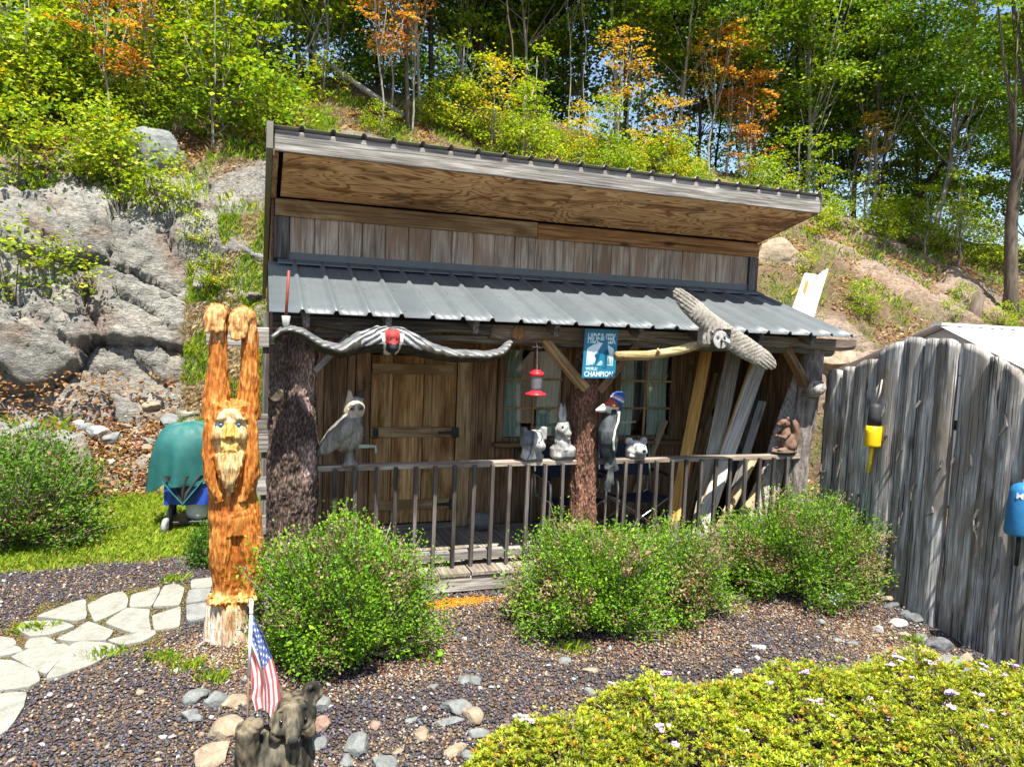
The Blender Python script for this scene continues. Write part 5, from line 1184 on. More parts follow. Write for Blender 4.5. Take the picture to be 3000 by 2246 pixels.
# ------------------------------------------------------------------ covered grill
gl = thing('covered_grill', 'wheeled grill under a teal tarp on the lawn behind the wild man carving', 'grill', (-0.72, 2.70, 0.0))
M_tarp = flat_mat('teal_tarp', (0.014, 0.10, 0.092), 0.6, 0, 0.4, 0.18, 14, 0.6); M_bluet = flat_mat('blue_tarp', (0.012, 0.05, 0.30), 0.4, 0, 0.5, 0.2)
def tarp():
    V = []; n, m = 64, 26
    for j in range(m + 1):
        t = j / m
        for i in range(n):
            a = 2 * math.pi * i / n; ca_, sa = math.cos(a), math.sin(a)
            r = math.sin(min(1, t * 1.35) * math.pi / 2) ** 0.75
            rx = 0.40 * r * (1 + 0.10 * sstep(0.6, 1, t)); ry = 0.30 * r
            z = 1.215 - 0.60 * (1 - math.cos(min(1, t * 1.05) * math.pi / 2)) ** 1.1 - 0.05 * sstep(0.75, 1, t) - 0.10 * sstep(.7, 1, t) * max(0, -ca_)
            fold = 0.03 * sstep(0.35, 1.0, t) * (math.sin(a * 7 + 2 * t) + 0.6 * math.sin(a * 13 + 1))
            V.append((ca_ * (rx + fold), sa * (ry + fold), z + 0.035 * noise.noise(Vector((ca_ * 2.5, sa * 2.5, t * 4))) + 0.015 * abs(noise.noise(Vector((ca_ * 9, sa * 9, t * 9)))) + 0.03 * sstep(.8, 1, t) * math.sin(a * 5)))
    V[0:n] = [(v[0] * .2, v[1] * .2, 1.22) for v in V[0:n]]
    idx = np.arange(len(V)).reshape(m + 1, n); F = np.stack([idx[:-1], np.roll(idx[:-1], -1, 1), np.roll(idx[1:], -1, 1), idx[1:]], -1).reshape(-1, 4)
    return mesh_np('tarp', V, F[:, ::-1], None, True)
link('tarp', tarp(), gl, M_tarp)
bm = bmesh.new(); bm_ell(bm, (0, 0, 1.2), (0.1, 0.08, 0.02)); link('tarp_crown', bm_mesh(bm, 'tarp_crown', True), gl, M_tarp)
def skirt(name, x0, x1, z0, z1, y, mat, bulge=0.05, tri=False):
    n = 24; V = []
    for j in range(n + 1):
        for i in range(n + 1):
            u, v = i / n, j / n; wv = (1 - v) if tri else 1.0
            V.append((x0 + (x1 - x0) * (0.5 + (u - 0.5) * wv), y - bulge * math.sin(math.pi * u) + 0.02 * math.sin(u * 19 + v * 4), z1 + (z0 - z1) * v))
    F = [(j * (n + 1) + i, (j + 1) * (n + 1) + i, (j + 1) * (n + 1) + i + 1, j * (n + 1) + i + 1) for j in range(n) for i in range(n)]
    return link(name, mesh_np(name, V, F, None, True), gl, mat)
skirt('blue_tarp_skirt', -0.26, 0.34, 0.32, 0.72, -0.20, M_bluet); skirt('mesh_flap', -0.27, 0.16, 0.34, 0.66, -0.262, flat_mat('dark_mesh', (0.03, 0.03, 0.032), 0.8), 0.02, True)
for a, b in (((-0.27, -0.275, 0.60), (-0.06, -0.30, 0.345)), ((-0.06, -0.30, 0.345), (0.14, -0.275, 0.60))): beam('tarp_hem', a, b, 0.06, 0.01, M_tarp, gl)
for x, y in ((-0.19, -0.2), (0.3, -0.2), (-0.19, 0.2), (0.3, 0.2)): tube('leg', [(x, y, 0.62), (x, y, 0.04)], 0.022, M_black, gl, 8)
box('lower_shelf', -0.2, 0.32, -0.2, 0.2, 0.09, 0.12, M_black, gl)
lathe('gas_cylinder', [(0.01, 0.125), (0.13, 0.13), (0.15, 0.18), (0.15, 0.33), (0.13, 0.40), (0.05, 0.43), (0.02, 0.45)], flat_mat('grey_tank', (0.52, 0.53, 0.52), 0.4), gl, 20, (0.10, -0.03, 0))
for y in (-0.24, 0.24):
    bm = bmesh.new(); bm_lathe(bm, [(0.03, -0.02), (0.085, -0.022), (0.09, 0.0), (0.085, 0.022), (0.03, 0.02)], 18); o = link('wheel', bm_mesh(bm, 'wheel', True), gl, flat_mat('grey_rubber', (0.28, 0.28, 0.29), 0.7)); o.location = (-0.235, y, 0.09); o.rotation_euler = (R(90), 0, R(75))

# ------------------------------------------------------------------ short horizontal slats beside the cabin
sf = thing('slat_fence', 'short grey horizontal slats beside the cabin corner behind the wild man carving', 'fence', (-0.1, 0.35, 0))
for z, x0 in ((2.20, -0.20), (1.45, -0.02), (1.28, -0.1), (0.9, -0.1), (0.55, -0.1)): box('slat', x0 - 0.12, 0.19, -0.012, 0.012, z, z + 0.165, W_grey('X'), sf, 0.004, 0.003)
box('post', 0.13, 0.185, 0.013, 0.07, 0, 2.5, W_dark('Z'), sf)

# ------------------------------------------------------------------ slab board fence on the right
fe_ = thing('slab_fence', 'tall silver grey fence of rough slab boards with an arched top', 'fence', (5.85, -1.2, 0))
FB = [(-0.00, -0.19, 2.10, 2.14), (-0.19, -0.375, 2.15, 2.18), (-0.375, -0.665, 2.20, 2.29), (-0.685, -0.96, 2.34, 2.48), (-0.965, -1.175, 2.485, 2.50), (-1.18, -1.345, 2.49, 2.485), (-1.35, -1.54, 2.50, 2.475), (-1.545, -1.81, 2.48, 2.37), (-1.815, -1.96, 2.365, 2.33), (-1.965, -2.16, 2.325, 2.19), (-2.165, -2.40, 2.17, 2.0), (-2.405, -2.62, 1.98, 1.9), (-2.63, -2.9, 1.9, 1.85)]
def slab_board(ya, yb, za, zb, seed):
    # local: fence origin (5.85,-1.2,0); boards in plane X, irregular edges, proud bark ridges
    rs = random.Random(seed); m, n = 46, 9; V = []; zt0 = -0.2
    th = rs.uniform(0.028, 0.05); proud = rs.uniform(-0.02, 0.02); lean_ = rs.uniform(-0.012, 0.012)
    for j in range(m + 1):
        t = j / m
        for i in range(n):
            u = i / (n - 1); zt = za + (zb - za) * u + 0.03 * math.sin(u * math.pi) ; z = zt0 + (zt - zt0) * t
            e0 = 0.012 * noise.noise(Vector((z * 2.2, seed * 3.3, 0))) + 0.006 * noise.noise(Vector((z * 9, seed, 4))); e1 = 0.012 * noise.noise(Vector((z * 2.2, seed * 3.3 + 9, 0)))
            y = (ya + e0) + ((yb + e1) - (ya + e0)) * u + 1.2 + lean_ * z
            crown = th * (1 - 0.75 * (2 * u - 1) ** 2) + 0.010 * fbm(Vector((u * 5, z * 1.6, seed))) + 0.006 * noise.noise(Vector((u * 16, z * 2.0, seed)))
            V.append((-crown - 0.012 + proud, y, z))
    nf = len(V)
    for j in (0, m):
        pass
    for k in range(nf): V.append((0.022 + proud, V[k][1], V[k][2]))
    F = []
    g = lambda j, i, o=0: o + j * n + i
    for j in range(m):
        for i in range(n - 1):
            F.append((g(j, i), g(j + 1, i), g(j + 1, i + 1), g(j, i + 1))); F.append((g(j, i, nf), g(j, i + 1, nf), g(j + 1, i + 1, nf), g(j + 1, i, nf)))
        for i in (0, n - 1): F.append((g(j, i), g(j, i, nf), g(j + 1, i, nf), g(j + 1, i)) if i == 0 else (g(j, i), g(j + 1, i), g(j + 1, i, nf), g(j, i, nf)))
    for i in range(n - 1): F.append((g(m, i), g(m, i, nf), g(m, i + 1, nf), g(m, i + 1)))
    me = mesh_np('slab_board', V, F, None, True); return me
for k, (a, b, c, d) in enumerate(FB):
    sb_ = link('slab_board', slab_board(a, b, c, d, k + 1), fe_, W_fence('Z'))
    rs = random.Random(k + 50)
    for q in range(2):  # splinters and peeling bark
        y = a + (b - a) * rs.uniform(0.2, 0.8) + 1.2; z = rs.uniform(0.7, 2.0); L = rs.uniform(0.06, 0.2)
        x = -0.05
        tube('splinter', [(x, y, z), (x - 0.02, y + rs.uniform(-.03, .03), z - L * .5), (x - rs.uniform(0.02, 0.05), y + rs.uniform(-.04, .04), z - L)], [0.014, 0.012, 0.003], W_dark('Z'), sb_, 5, False)
for z in (0.6, 1.7): box('fence_rail', 0.045, 0.09, -1.6, 1.1, z, z + 0.09, W_dark('Y'), fe_)
by = thing('fishing_buoy', 'black and yellow fishing buoy hanging on the slab fence', 'buoy', (5.735, -0.775, 1.17))
lathe('float_top', [(0.012, 0.69), (0.04, 0.68), (0.058, 0.65), (0.062, 0.56), (0.066, 0.468)], flat_mat('black_buoy_paint', (0.035, 0.035, 0.04), 0.6, 0, .3, .2), by, 22); lathe('float_bottom', [(0.070, 0.467), (0.075, 0.40), (0.077, 0.28), (0.074, 0.262), (0.02, 0.258)], flat_mat('yellow_buoy_paint', (0.75, 0.48, 0.005), 0.5, 0, .3, .1), by, 22)
tube('spindle', [(0.0, 0, 0.262), (-0.005, 0.02, 0.0)], 0.018, MATS['yellow_buoy_paint'], by, 10)
tube('rope', [(0.0, 0, 0.68), (0.02, -0.02, 0.80), (0.045, -0.01, 0.92), (0.03, 0.03, 0.84), (0.0, 0.01, 0.69)], 0.009, flat_mat('grey_rope', (0.42, 0.38, 0.32), 0.9), by, 6)
bb = thing('blue_buoy', 'scuffed blue buoy with white letters at the right edge of the fence', 'buoy', (5.70, -2.30, 0.985))
M_bb = flat_mat('blue_buoy_paint', (0.02, 0.15, 0.33), 0.45, 0, 0.4, 0.2)
lathe('float', [(0.01, 0.0), (0.10, 0.002), (0.107, 0.02), (0.10, 0.20), (0.093, 0.34), (0.075, 0.39), (0.03, 0.415), (0.01, 0.42)], M_bb, bb, 24)
tube('spindle', [(0, 0, 0.0), (0, 0, -0.25)], 0.016, M_black, bb, 8)
def buoy_text():
    cu = bpy.data.curves.new('lettering', 'FONT'); cu.body = 'M'; cu.size = 0.07; cu.offset = 0.001
    tmp = bpy.data.objects.new('t', cu); COL.objects.link(tmp); dg = bpy.context.evaluated_depsgraph_get(); dg.update()
    me = bpy.data.meshes.new_from_object(tmp.evaluated_get(dg)); bpy.data.objects.remove(tmp, do_unlink=True)
    for v in me.vertices:
        x, z = v.co.x, v.co.y; a = R(188) + x / 0.0985; v.co = Vector((0.0985 * math.cos(a), 0.0985 * math.sin(a), 0.30 + z))
    link('lettering', me, bb, MATS['white_paint'])
buoy_text()

# ------------------------------------------------------------------ white shed beyond the fence
sh = thing('white_shed', 'white shed with ribbed white metal roof beyond the slab fence', 'shed', (10.6, 1.6, 0))
M_wm = flat_mat('white_roof_metal', (0.72, 0.73, 0.75), 0.4, 0, 0.5, 0.06, 6, 0.05)
box('wall', -0.55, 4.0, -1.15, 2.2, 0.0, 2.02, flat_mat('white_siding', (0.66, 0.68, 0.70), 0.6, 0, .3, .06), sh)
o = ribbed('roof_panel', -0.8, 4.2, [-0.8 + 0.23 * k for k in range(1, 22)], lambda y: 2.02 + (y + 1.35) * 0.42, None, M_wm, sh, -1.35, 0.45, minor=False)
ribbed('roof_panel', -0.8, 4.2, [-0.8 + 0.23 * k for k in range(1, 22)], lambda y: 2.776 - (y - 0.45) * 0.42, None, M_wm, sh, 0.452, 2.4, minor=False)
bm = bmesh.new()
for x0 in (-0.55, 3.96): ring_loft(bm, [[Vector((x, -1.15, 2.0)), Vector((x, 2.2, 2.0)), Vector((x, 0.45, 2.74))] for x in (x0, x0 + 0.04)])
bmesh.ops.recalc_face_normals(bm, faces=bm.faces); link('gable', bm_mesh(bm, 'gable'), sh, MATS['white_siding'])
bm = bmesh.new(); bm_prism(bm, [(0, 0)] * 0 or [(-0.8, 2.76), (4.2, 2.76), (4.2, 2.80), (-0.8, 2.80)], 0.36, 0.54); bmesh.ops.recalc_face_normals(bm, faces=bm.faces); link('ridge_cap', bm_mesh(bm, 'ridge_cap'), sh, M_wm)

# ------------------------------------------------------------------ flagstones, stones, chips
FLAG= [[(-1.627, 0.187), (-1.552, 0.295), (-1.434, 0.45), (-1.352, 0.507), (-1.259, 0.082), (-1.312, 0.028)], [(-1.311, 0.369), (-1.197, 0.588), (-1.093, 0.638), (-1.023, 0.457), (-1.002, 0.245), (-1.182, -0.013)], [(-1.01, 0.526), (-0.806, 0.686), (-0.796, 0.55), (-0.811, 0.233), (-0.981, 0.247)], [(-0.774, 0.679), (-0.693, 0.739), (-0.599, 0.619), (-0.599, 0.216), (-0.804, 0.225)], [(-0.558, 0.81), (-0.349, 0.825), (-0.374, 0.567), (-0.545, 0.568)], [(-0.556, 0.551), (-0.373, 0.559), (-0.393, 0.273), (-0.553, 0.24)], [(-0.551, 0.212), (-0.391, 0.237), (-0.381, -0.1), (-0.515, -0.13)], [(-1.72, 0.016), (-1.689, 0.126), (-1.45, 0.083), (-1.31, -0.056), (-1.44, -0.181), (-1.578, -0.182)], [(-1.383, -0.277), (-1.296, -0.146), (-1.235, 0.015), (-1.019, -0.215), (-1.037, -0.378), (-1.296, -0.334)], [(-1.107, -0.047), (-0.999, 0.228), (-0.812, 0.15), (-0.805, -0.028), (-0.749, -0.297), (-0.899, -0.282)], [(-0.787, 0.046), (-0.591, 0.197), (-0.555, -0.242), (-0.733, -0.257)], [(-1.037, -0.378), (-0.732, -0.263), (-0.705, -0.35), (-0.778, -0.47), (-0.905, -0.504)], [(-1.565, -0.363), (-1.573, -0.203), (-1.465, -0.202), (-1.359, -0.337), (-1.512, -0.402)], [(-1.886, -0.056), (-1.692, -0.159), (-1.629, -0.282), (-1.702, -0.391), (-1.81, -0.339)], [(-1.798, -0.38), (-1.63, -0.295), (-1.55, -0.418), (-1.628, -0.455), (-1.734, -0.469)], [(-1.606, -0.502), (-1.502, -0.366), (-1.32, -0.36), (-1.261, -0.427), (-1.31, -0.845), (-1.484, -0.652)], [(-1.299, -0.923), (-1.254, -0.39), (-1.211, -0.361), (-1.006, -0.445), (-0.92, -0.565), (-1.054, -0.764), (-1.209, -0.893)], [(-1.781, -0.493), (-1.578, -0.569), (-1.378, -0.782), (-1.325, -0.927), (-1.367, -1.0), (-1.611, -0.996)], [(-1.615, -1.034), (-1.366, -1.051), (-1.336, -1.243), (-1.343, -1.505), (-1.416, -1.614)]]
STONES= [('A', -0.362, -1.689, 0.102, 0.083), ('A', -0.224, -1.547, 0.145, 0.145), ('A', -0.115, -1.556, 0.175, 0.117), ('A', -0.159, -1.921, 0.215, 0.17), ('A', -0.216, -2.143, 0.212, 0.127), ('A', -0.33, -1.72, 0.083, 0.065), ('A', 0.394, -1.788, 0.125, 0.115), ('A', 0.369, -2.003, 0.174, 0.101), ('A', 0.338, -2.182, 0.105, 0.088), ('A', -0.348, -1.436, 0.147, 0.118), ('A', -0.688, -1.264, 0.05, 0.045), ('A', -1.228, -1.113, 0.039, 0.034), ('A', -0.49, -2.022, 0.043, 0.03), ('A', -0.486, -1.853, 0.062, 0.027), ('A', -0.286, -1.916, 0.044, 0.04), ('A', -0.509, -0.98, 0.064, 0.048), ('A', -0.332, -0.516, 0.082, 0.058), ('A', -0.067, -1.204, 0.052, 0.042), ('B', 0.556, -2.25, 0.158, 0.15), ('B', 0.678, -2.422, 0.145, 0.102), ('B', 0.483, -2.366, 0.077, 0.077), ('B', 1.224, -2.001, 0.215, 0.157), ('B', 1.281, -2.12, 0.134, 0.115), ('B', 1.121, -2.128, 0.18, 0.057), ('B', 1.264, -2.277, 0.139, 0.093), ('B', 0.9, -2.061, 0.104, 0.047), ('B', 0.935, -2.214, 0.091, 0.082), ('B', 1.098, -2.399, 0.151, 0.098), ('B', 1.159, -2.477, 0.079, 0.07), ('B', 1.447, -2.258, 0.094, 0.066), ('B', 1.452, -2.384, 0.101, 0.073), ('B', 1.367, -1.634, 0.117, 0.085), ('B', 1.437, -1.661, 0.096, 0.096), ('B', 2.164, -1.505, 0.115, 0.069), ('B', 2.306, -1.682, 0.146, 0.056), ('B', 2.152, -1.979, 0.073, 0.063), ('B', 0.779, -2.334, 0.088, 0.035), ('B', 0.692, -2.074, 0.074, 0.074), ('B', 1.549, -2.138, 0.039, 0.034), ('B', 1.549, -0.983, 0.048, 0.036), ('B', 1.419, -1.099, 0.053, 0.029), ('B', 1.133, -1.662, 0.083, 0.042), ('C', 3.798, -1.667, 0.135, 0.074), ('C', 3.341, -1.984, 0.102, 0.051), ('C', 2.896, -2.097, 0.065, 0.076), ('C', 3.636, -1.835, 0.047, 0.041), ('C', 3.719, -1.945, 0.058, 0.07), ('C', 4.687, -1.362, 0.081, 0.068), ('C', 5.18, -1.529, 0.095, 0.081), ('C', 5.065, -1.605, 0.08, 0.047), ('C', 5.193, -1.664, 0.08, 0.04), ('C', 5.348, -1.643, 0.148, 0.067), ('C', 5.267, -1.898, 0.077, 0.052), ('C', 5.068, -1.939, 0.101, 0.051), ('C', 4.554, -2.026, 0.073, 0.036), ('C', 4.907, -1.873, 0.089, 0.057), ('C', 3.777, -2.252, 0.067, 0.033), ('C', 4.694, -1.713, 0.103, 0.039), ('C', 4.578, -1.664, 0.09, 0.052), ('E', 5.709, -1.163, 0.162, 0.088), ('E', 5.722, -1.307, 0.13, 0.072), ('E', 5.491, -1.448, 0.182, 0.084), ('E', 5.722, -1.408, 0.156, 0.1), ('E', 5.448, -1.712, 0.161, 0.08), ('E', 5.482, -1.864, 0.289, 0.171), ('E', 5.16, -2.241, 0.315, 0.182), ('E', 5.235, -2.39, 0.238, 0.107), ('E', 5.576, -2.058, 0.141, 0.077), ('E', 5.313, -2.504, 0.187, 0.094), ('E', 5.794, -1.048, 0.18, 0.075), ('E', 5.936, -0.782, 0.25, 0.078)]
path = link('flagstone_path', None); tag(path, kind='structure')
M_flag = stone_mat('flagstone', (0.17, 0.168, 0.14), (0.235, 0.232, 0.20), (0.285, 0.282, 0.25)); M_flag2 = stone_mat('flagstone_dark', (0.13, 0.135, 0.13), (0.19, 0.195, 0.185), (0.26, 0.26, 0.245))
def flag_mesh(poly, seed):
    c = Vector((sum(p[0] for p in poly) / len(poly), sum(p[1] for p in poly) / len(poly))); P = []
    for a, b in zip(poly, poly[1:] + poly[:1]):
        a, b = Vector(a), Vector(b); L = (b - a).length; k = max(1, int(L / 0.05))
        for i in range(k):
            q = a.lerp(b, i / k); q = c + (q - c) * 1.03
            nrm = (q - c).normalized(); q += nrm * 0.008 * noise.noise(Vector((q.x * 14, q.y * 14, seed))); P.append(q)
    # round the corners
    Q = [(P[i - 1] + P[i] * 6 + P[(i + 1) % len(P)]) / 8 for i in range(len(P))]
    bm = bmesh.new(); h = 0.024 + 0.006 * noise.noise(Vector((seed, 0, 0))); gz = ground_z(c.x, c.y)
    rings = []
    for s, z in ((1.0, -0.03), (1.0, h - 0.003), (0.993, h)): rings.append([Vector((c.x + (q.x - c.x) * s, c.y + (q.y - c.y) * s, gz + z + 0.004 * noise.noise(Vector((q.x * 4, q.y * 4, seed))))) for q in Q])
    ring_loft(bm, rings); bmesh.ops.recalc_face_normals(bm, faces=bm.faces); return bm_mesh(bm, 'flagstone')
for k, poly in enumerate(FLAG): link('flagstone', flag_mesh(poly, k), path, M_flag2 if k in (5, 6) else M_flag)
def inpoly(x, y, P):
    r = False
    for (x1, y1), (x2, y2) in zip(P, P[1:] + P[:1]):
        if (y1 > y) != (y2 > y) and x < (x2 - x1) * (y - y1) / (y2 - y1) + x1: r = not r
    return r
FBB = [(min(p[0] for p in P), max(p[0] for p in P), min(p[1] for p in P), max(p[1] for p in P), P) for P in FLAG]
def onflag(x, y): return any(a <= x <= b and c <= y <= d and inpoly(x, y, P) for a, b, c, d, P in FBB)
# larger stones, each a thing
RANK = ['largest', 'second largest', 'third largest', 'fourth largest', 'fifth largest', 'sixth largest', 'seventh largest', 'eighth largest', 'ninth largest', 'tenth largest', 'eleventh largest', 'twelfth largest', 'thirteenth largest', 'fourteenth largest', 'fifteenth largest', 'sixteenth largest', 'seventeenth largest', 'eighteenth largest']
SC = {'A': ['blue grey', 'blue grey', 'tan', 'tan', 'tan', 'blue grey', 'blue grey', 'pink', 'blue grey', 'blue grey', 'tan', 'pale', 'tan', 'pale', 'pink', 'pale', 'pale', 'blue grey'],
      'B': ['blue grey', 'blue grey', 'blue grey', 'blue grey', 'tan', 'blue grey', 'blue grey', 'blue grey', 'tan', 'tan', 'blue grey', 'pink', 'pink', 'blue grey', 'blue grey', 'blue grey', 'tan', 'blue grey', 'tan', 'pink', 'pale', 'pale', 'pale', 'blue grey'],
      'C': ['pale', 'pale', 'blue grey', 'pale', 'blue grey', 'blue grey', 'pale', 'tan', 'pale', 'tan', 'tan', 'blue grey', 'blue grey', 'tan', 'tan', 'blue grey', 'blue grey'],
      'E': ['slate', 'slate', 'pale', 'slate', 'blue grey', 'slate', 'blue grey', 'slate', 'tan', 'slate', 'tan', 'tan']}
WHERE = {'A': 'on the mulch around the bear carving', 'B': 'on the gravel between bear carving and azalea hedge', 'C': 'on the mulch behind the azalea hedge', 'E': 'along the foot of the slab fence'}
SM = {'blue grey': M_stg, 'tan': M_stt, 'pink': M_stp, 'pale': M_stw, 'slate': M_std}
cnt = {}; allst = []
for a, X, Y, w, h in STONES:
    i = cnt.get(a, 0); cnt[a] = i + 1; allst.append((a, SC[a][i % len(SC[a])], X, Y, w, h))
for a in 'ABCE':
    for colr in SM:
        grp = sorted([s for s in allst if s[0] == a and s[1] == colr], key=lambda s: -s[4] * s[5])
        for rk, (_, _, X, Y, w, h) in enumerate(grp):
            sd = int(abs(X * 1000 + Y * 77)) % 997; rs = random.Random(sd); sx = w * 0.56; sy = max(0.02, h * 0.75) * rs.uniform(.8, 1.1); sz = min(sx, sy) * (0.7 if a != 'E' else 0.85) * (1.1 if h > 0.8 * w else 0.75)
            o = link('garden_stone', rock_mesh('garden_stone', sd, sx, sy, sz, 0.22, 3), None, SM[colr]); o.location = (X, Y, ground_z(X, Y) + sz * 0.35); o.rotation_euler = (rs.uniform(-.15, .15), rs.uniform(-.15, .15), rs.uniform(-.5, .5))
            nm = '' if len(grp) == 1 else RANK[rk] + ' '
            tag(o, ('%s%s stone lying %s' % (nm, colr, WHERE[a])), 'stone', 'stones in the garden bed')
rng = np.random.default_rng(5)
def chips(name, P, size, cols, flat=0.45, elong=1.6, mat=None):
    """irregular octahedra, one stuff mesh"""
    N = len(P); base = np.array([(1, 0, 0), (0, 1, 0), (-1, 0, 0), (0, -1, 0), (0, 0, 1), (0, 0, -1)], np.float32)
    v = np.repeat(base[None], N, 0) * rng.uniform(0.6, 1.25, (N, 6, 1)); v[:, :, 0] *= elong; v[:, :, 2] *= flat
    v += rng.normal(0, 0.12, v.shape); v *= size[:, None, None]
    a = rng.uniform(0, 6.28, N); ca_, sa = np.cos(a)[:, None], np.sin(a)[:, None]; t = rng.normal(0, 0.35, N)[:, None]
    x = v[:, :, 0] * ca_ - v[:, :, 1] * sa; y = v[:, :, 0] * sa + v[:, :, 1] * ca_; z = v[:, :, 2] + t * v[:, :, 0]
    V = np.stack([x, y, z], -1) + P[:, None, :]
    f = np.array([(0, 1, 4), (1, 2, 4), (2, 3, 4), (3, 0, 4), (1, 0, 5), (2, 1, 5), (3, 2, 5), (0, 3, 5)]); F = (np.arange(N)[:, None, None] * 6 + f[None]).reshape(-1, 3)
    o = link(name, mesh_np(name, V.reshape(-1, 3), F, np.repeat(cols, 6, 0)), None, mat or paint_vc('chip_' + name, 0.9, 200, 0.25, 0.2, 0.002)); tag(o, kind='stuff'); return o
def scatter_beds():
    N = 135000; X = rng.uniform(-2.3, 6.0, N); Y = rng.uniform(-3.3, 1.75, N); A = []; B = []; Og = []; Ms = []
    for x, y in zip(X, Y):
        x = float(x); y = float(y)
        if x > -0.05 and y > -0.13: continue
        if x > 5.8: continue
        if x < -0.3 and lawn_w(x, y) > 0.35: continue
        if onflag(x, y): continue
        pth = x < -0.55 and -1.5 < y < 0.75 and any(a - .06 <= x <= b + .06 and c - .06 <= y <= d + .06 for a, b, c, d, _ in FBB) and y > -0.6
        n = noise.noise(Vector((x * 1.7, y * 1.9, 3))) * 0.30 + noise.noise(Vector((x * 5, y * 5, 7))) * 0.14
        tan = 0.26 + n * 1.5
        tan += 0.75 * sstep(1.0, 0.3, math.hypot((x + 0.30) / 0.55, (y + 0.75) / 0.55)) + 0.45 * sstep(1, 0.3, math.hypot((x - 0.9) / 0.9, (y + 2.45) / 0.5)) + 0.5 * sstep(1, 0.4, math.hypot((x - 5.1) / 0.7, (y + 1.75) / 0.7))
        tan += 0.55 * sstep(1.0, 0.5, math.hypot((x - 1.7) / 0.6, (y + 0.42) / 0.25))
        for bx, by, br in ((0.62, -1.0, 0.74), (2.95, -0.95, 0.95), (4.9, -0.66, 1.0)): tan += 0.45 * sstep(1.25, 1.0, math.hypot(x - bx, (y - by) * 1.2) / br)
        if pth:
            if random.random() < .8: Ms.append((x, y, ground_z(x, y) + 0.006))
            continue
        if sstep(1.0, 0.4, math.hypot((x - 1.66) / 0.5, (y + 0.33) / 0.13)) > 0.45 + random.uniform(-.3, .3): Og.append((x, y, ground_z(x, y) + 0.005)); continue
        (B if random.random() < tan * 0.75 else A).append((x, y, ground_z(x, y)))
    A = np.array(A); B = np.array(B)
    ca = np.array((0.056, 0.051, 0.057))[None] * rng.uniform(0.55, 2.2, (len(A), 1)) * (1 + rng.normal(0, .08, (len(A), 3)))
    rust = rng.random(len(A)) < 0.03; ca[rust] = np.array((0.15, 0.07, 0.035)) * rng.uniform(.6, 1.3, (rust.sum(), 1))
    A[:, 2] += 0.004 + rng.uniform(0, 0.010, len(A)); chips('mulch', A, rng.uniform(0.006, 0.0135, len(A)), ca, 0.55, 1.5)
    t = rng.random(len(B)); cb = np.where((t < 0.55)[:, None], (0.23, 0.155, 0.09), np.where((t < 0.8)[:, None], (0.33, 0.25, 0.165), np.where((t < 0.9)[:, None], (0.17, 0.08, 0.045), (0.36, 0.36, 0.345)))) * rng.uniform(.7, 1.2, (len(B), 1))
    B[:, 2] += 0.004 + rng.uniform(0, 0.008, len(B)); chips('pebbles', B, rng.uniform(0.006, 0.014, len(B)), cb, 0.6, 1.3)
    Og = np.array(Og); chips('sawdust', Og, rng.uniform(0.005, 0.010, len(Og)), np.array((0.50, 0.22, 0.012))[None] * rng.uniform(.7, 1.2, (len(Og), 1)), 0.5, 1.4)
    Ms = np.array(Ms); chips('path_moss', Ms, rng.uniform(0.006, 0.012, len(Ms)), np.where((rng.random(len(Ms)) < .6)[:, None], (0.15, 0.15, 0.025), (0.13, 0.085, 0.045)) * rng.uniform(.6, 1.3, (len(Ms), 1)), 0.6, 1.2)
    # larger pale pebbles sprinkled over everything
    k = rng.choice(len(A), 420, replace=False); P = A[k]; c = np.where((rng.random(420) < .6)[:, None], (0.36, 0.35, 0.33), (0.30, 0.23, 0.17)) * rng.uniform(.8, 1.15, (420, 1)); P[:, 2] += 0.006
    chips('pale_pebbles', P, rng.uniform(0.012, 0.026, 420), c, 0.6, 1.3)
scatter_beds()

# ------------------------------------------------------------------ foliage
def leaves(name, P, L, Wd, cols, up=0.6, outw=None, fold=0.12, droop=0.0, seed=1):
    """P (N,3); diamond leaves of length L (N,), width ratio Wd"""
    r = np.random.default_rng(seed); N = len(P)
    a = r.normal(0, 1, (N, 3)); a[:, 2] = a[:, 2] * 0.45 - droop
    if outw is not None: a = a * 0.6 + outw * 1.0
    a /= np.linalg.norm(a, axis=1, keepdims=True)
    n = r.normal(0, 1, (N, 3)) * (1 - up); n[:, 2] += up * 1.2; n -= a * (n * a).sum(1, keepdims=True); n /= np.linalg.norm(n, axis=1, keepdims=True) + 1e-9
    s = np.cross(n, a); L = np.asarray(L)[:, None]; W = L * Wd
    mid = P + a * L * 0.45
    V = np.stack([P, mid + s * W * .5 + n * L * fold, P + a * L, mid - s * W * .5 + n * L * fold], 1)
    i = np.arange(N)[:, None] * 4; F = np.concatenate([i + np.array([[0, 1, 2]]), i + np.array([[0, 2, 3]])], 0)
    cols = np.repeat(cols, 4, 0); return mesh_np(name, V.reshape(-1, 3), F, cols)
def pick(r, N, pal, var=0.25):
    pal = np.array(pal, float); k = r.integers(0, len(pal), N); return pal[k] * r.uniform(1 - var, 1 + var, (N, 1)) * (1 + r.normal(0, .06, (N, 3)))
LM = leaf_mat('leaf_bright', 0.40, 0.5); LMd = leaf_mat('leaf_forest', 0.32, 0.45)
GREEN = [(0.13, 0.235, 0.012), (0.185, 0.29, 0.015), (0.09, 0.18, 0.010), (0.25, 0.34, 0.018)]
LIME = [(0.29, 0.37, 0.018), (0.37, 0.42, 0.022), (0.21, 0.31, 0.016), (0.15, 0.25, 0.015)]
YEL = [(0.52, 0.43, 0.028), (0.42, 0.41, 0.024), (0.55, 0.36, 0.035), (0.32, 0.35, 0.022)]
ORA = [(0.48, 0.20, 0.03), (0.56, 0.28, 0.04), (0.40, 0.13, 0.04), (0.48, 0.33, 0.03), (0.55, 0.24, 0.10)]
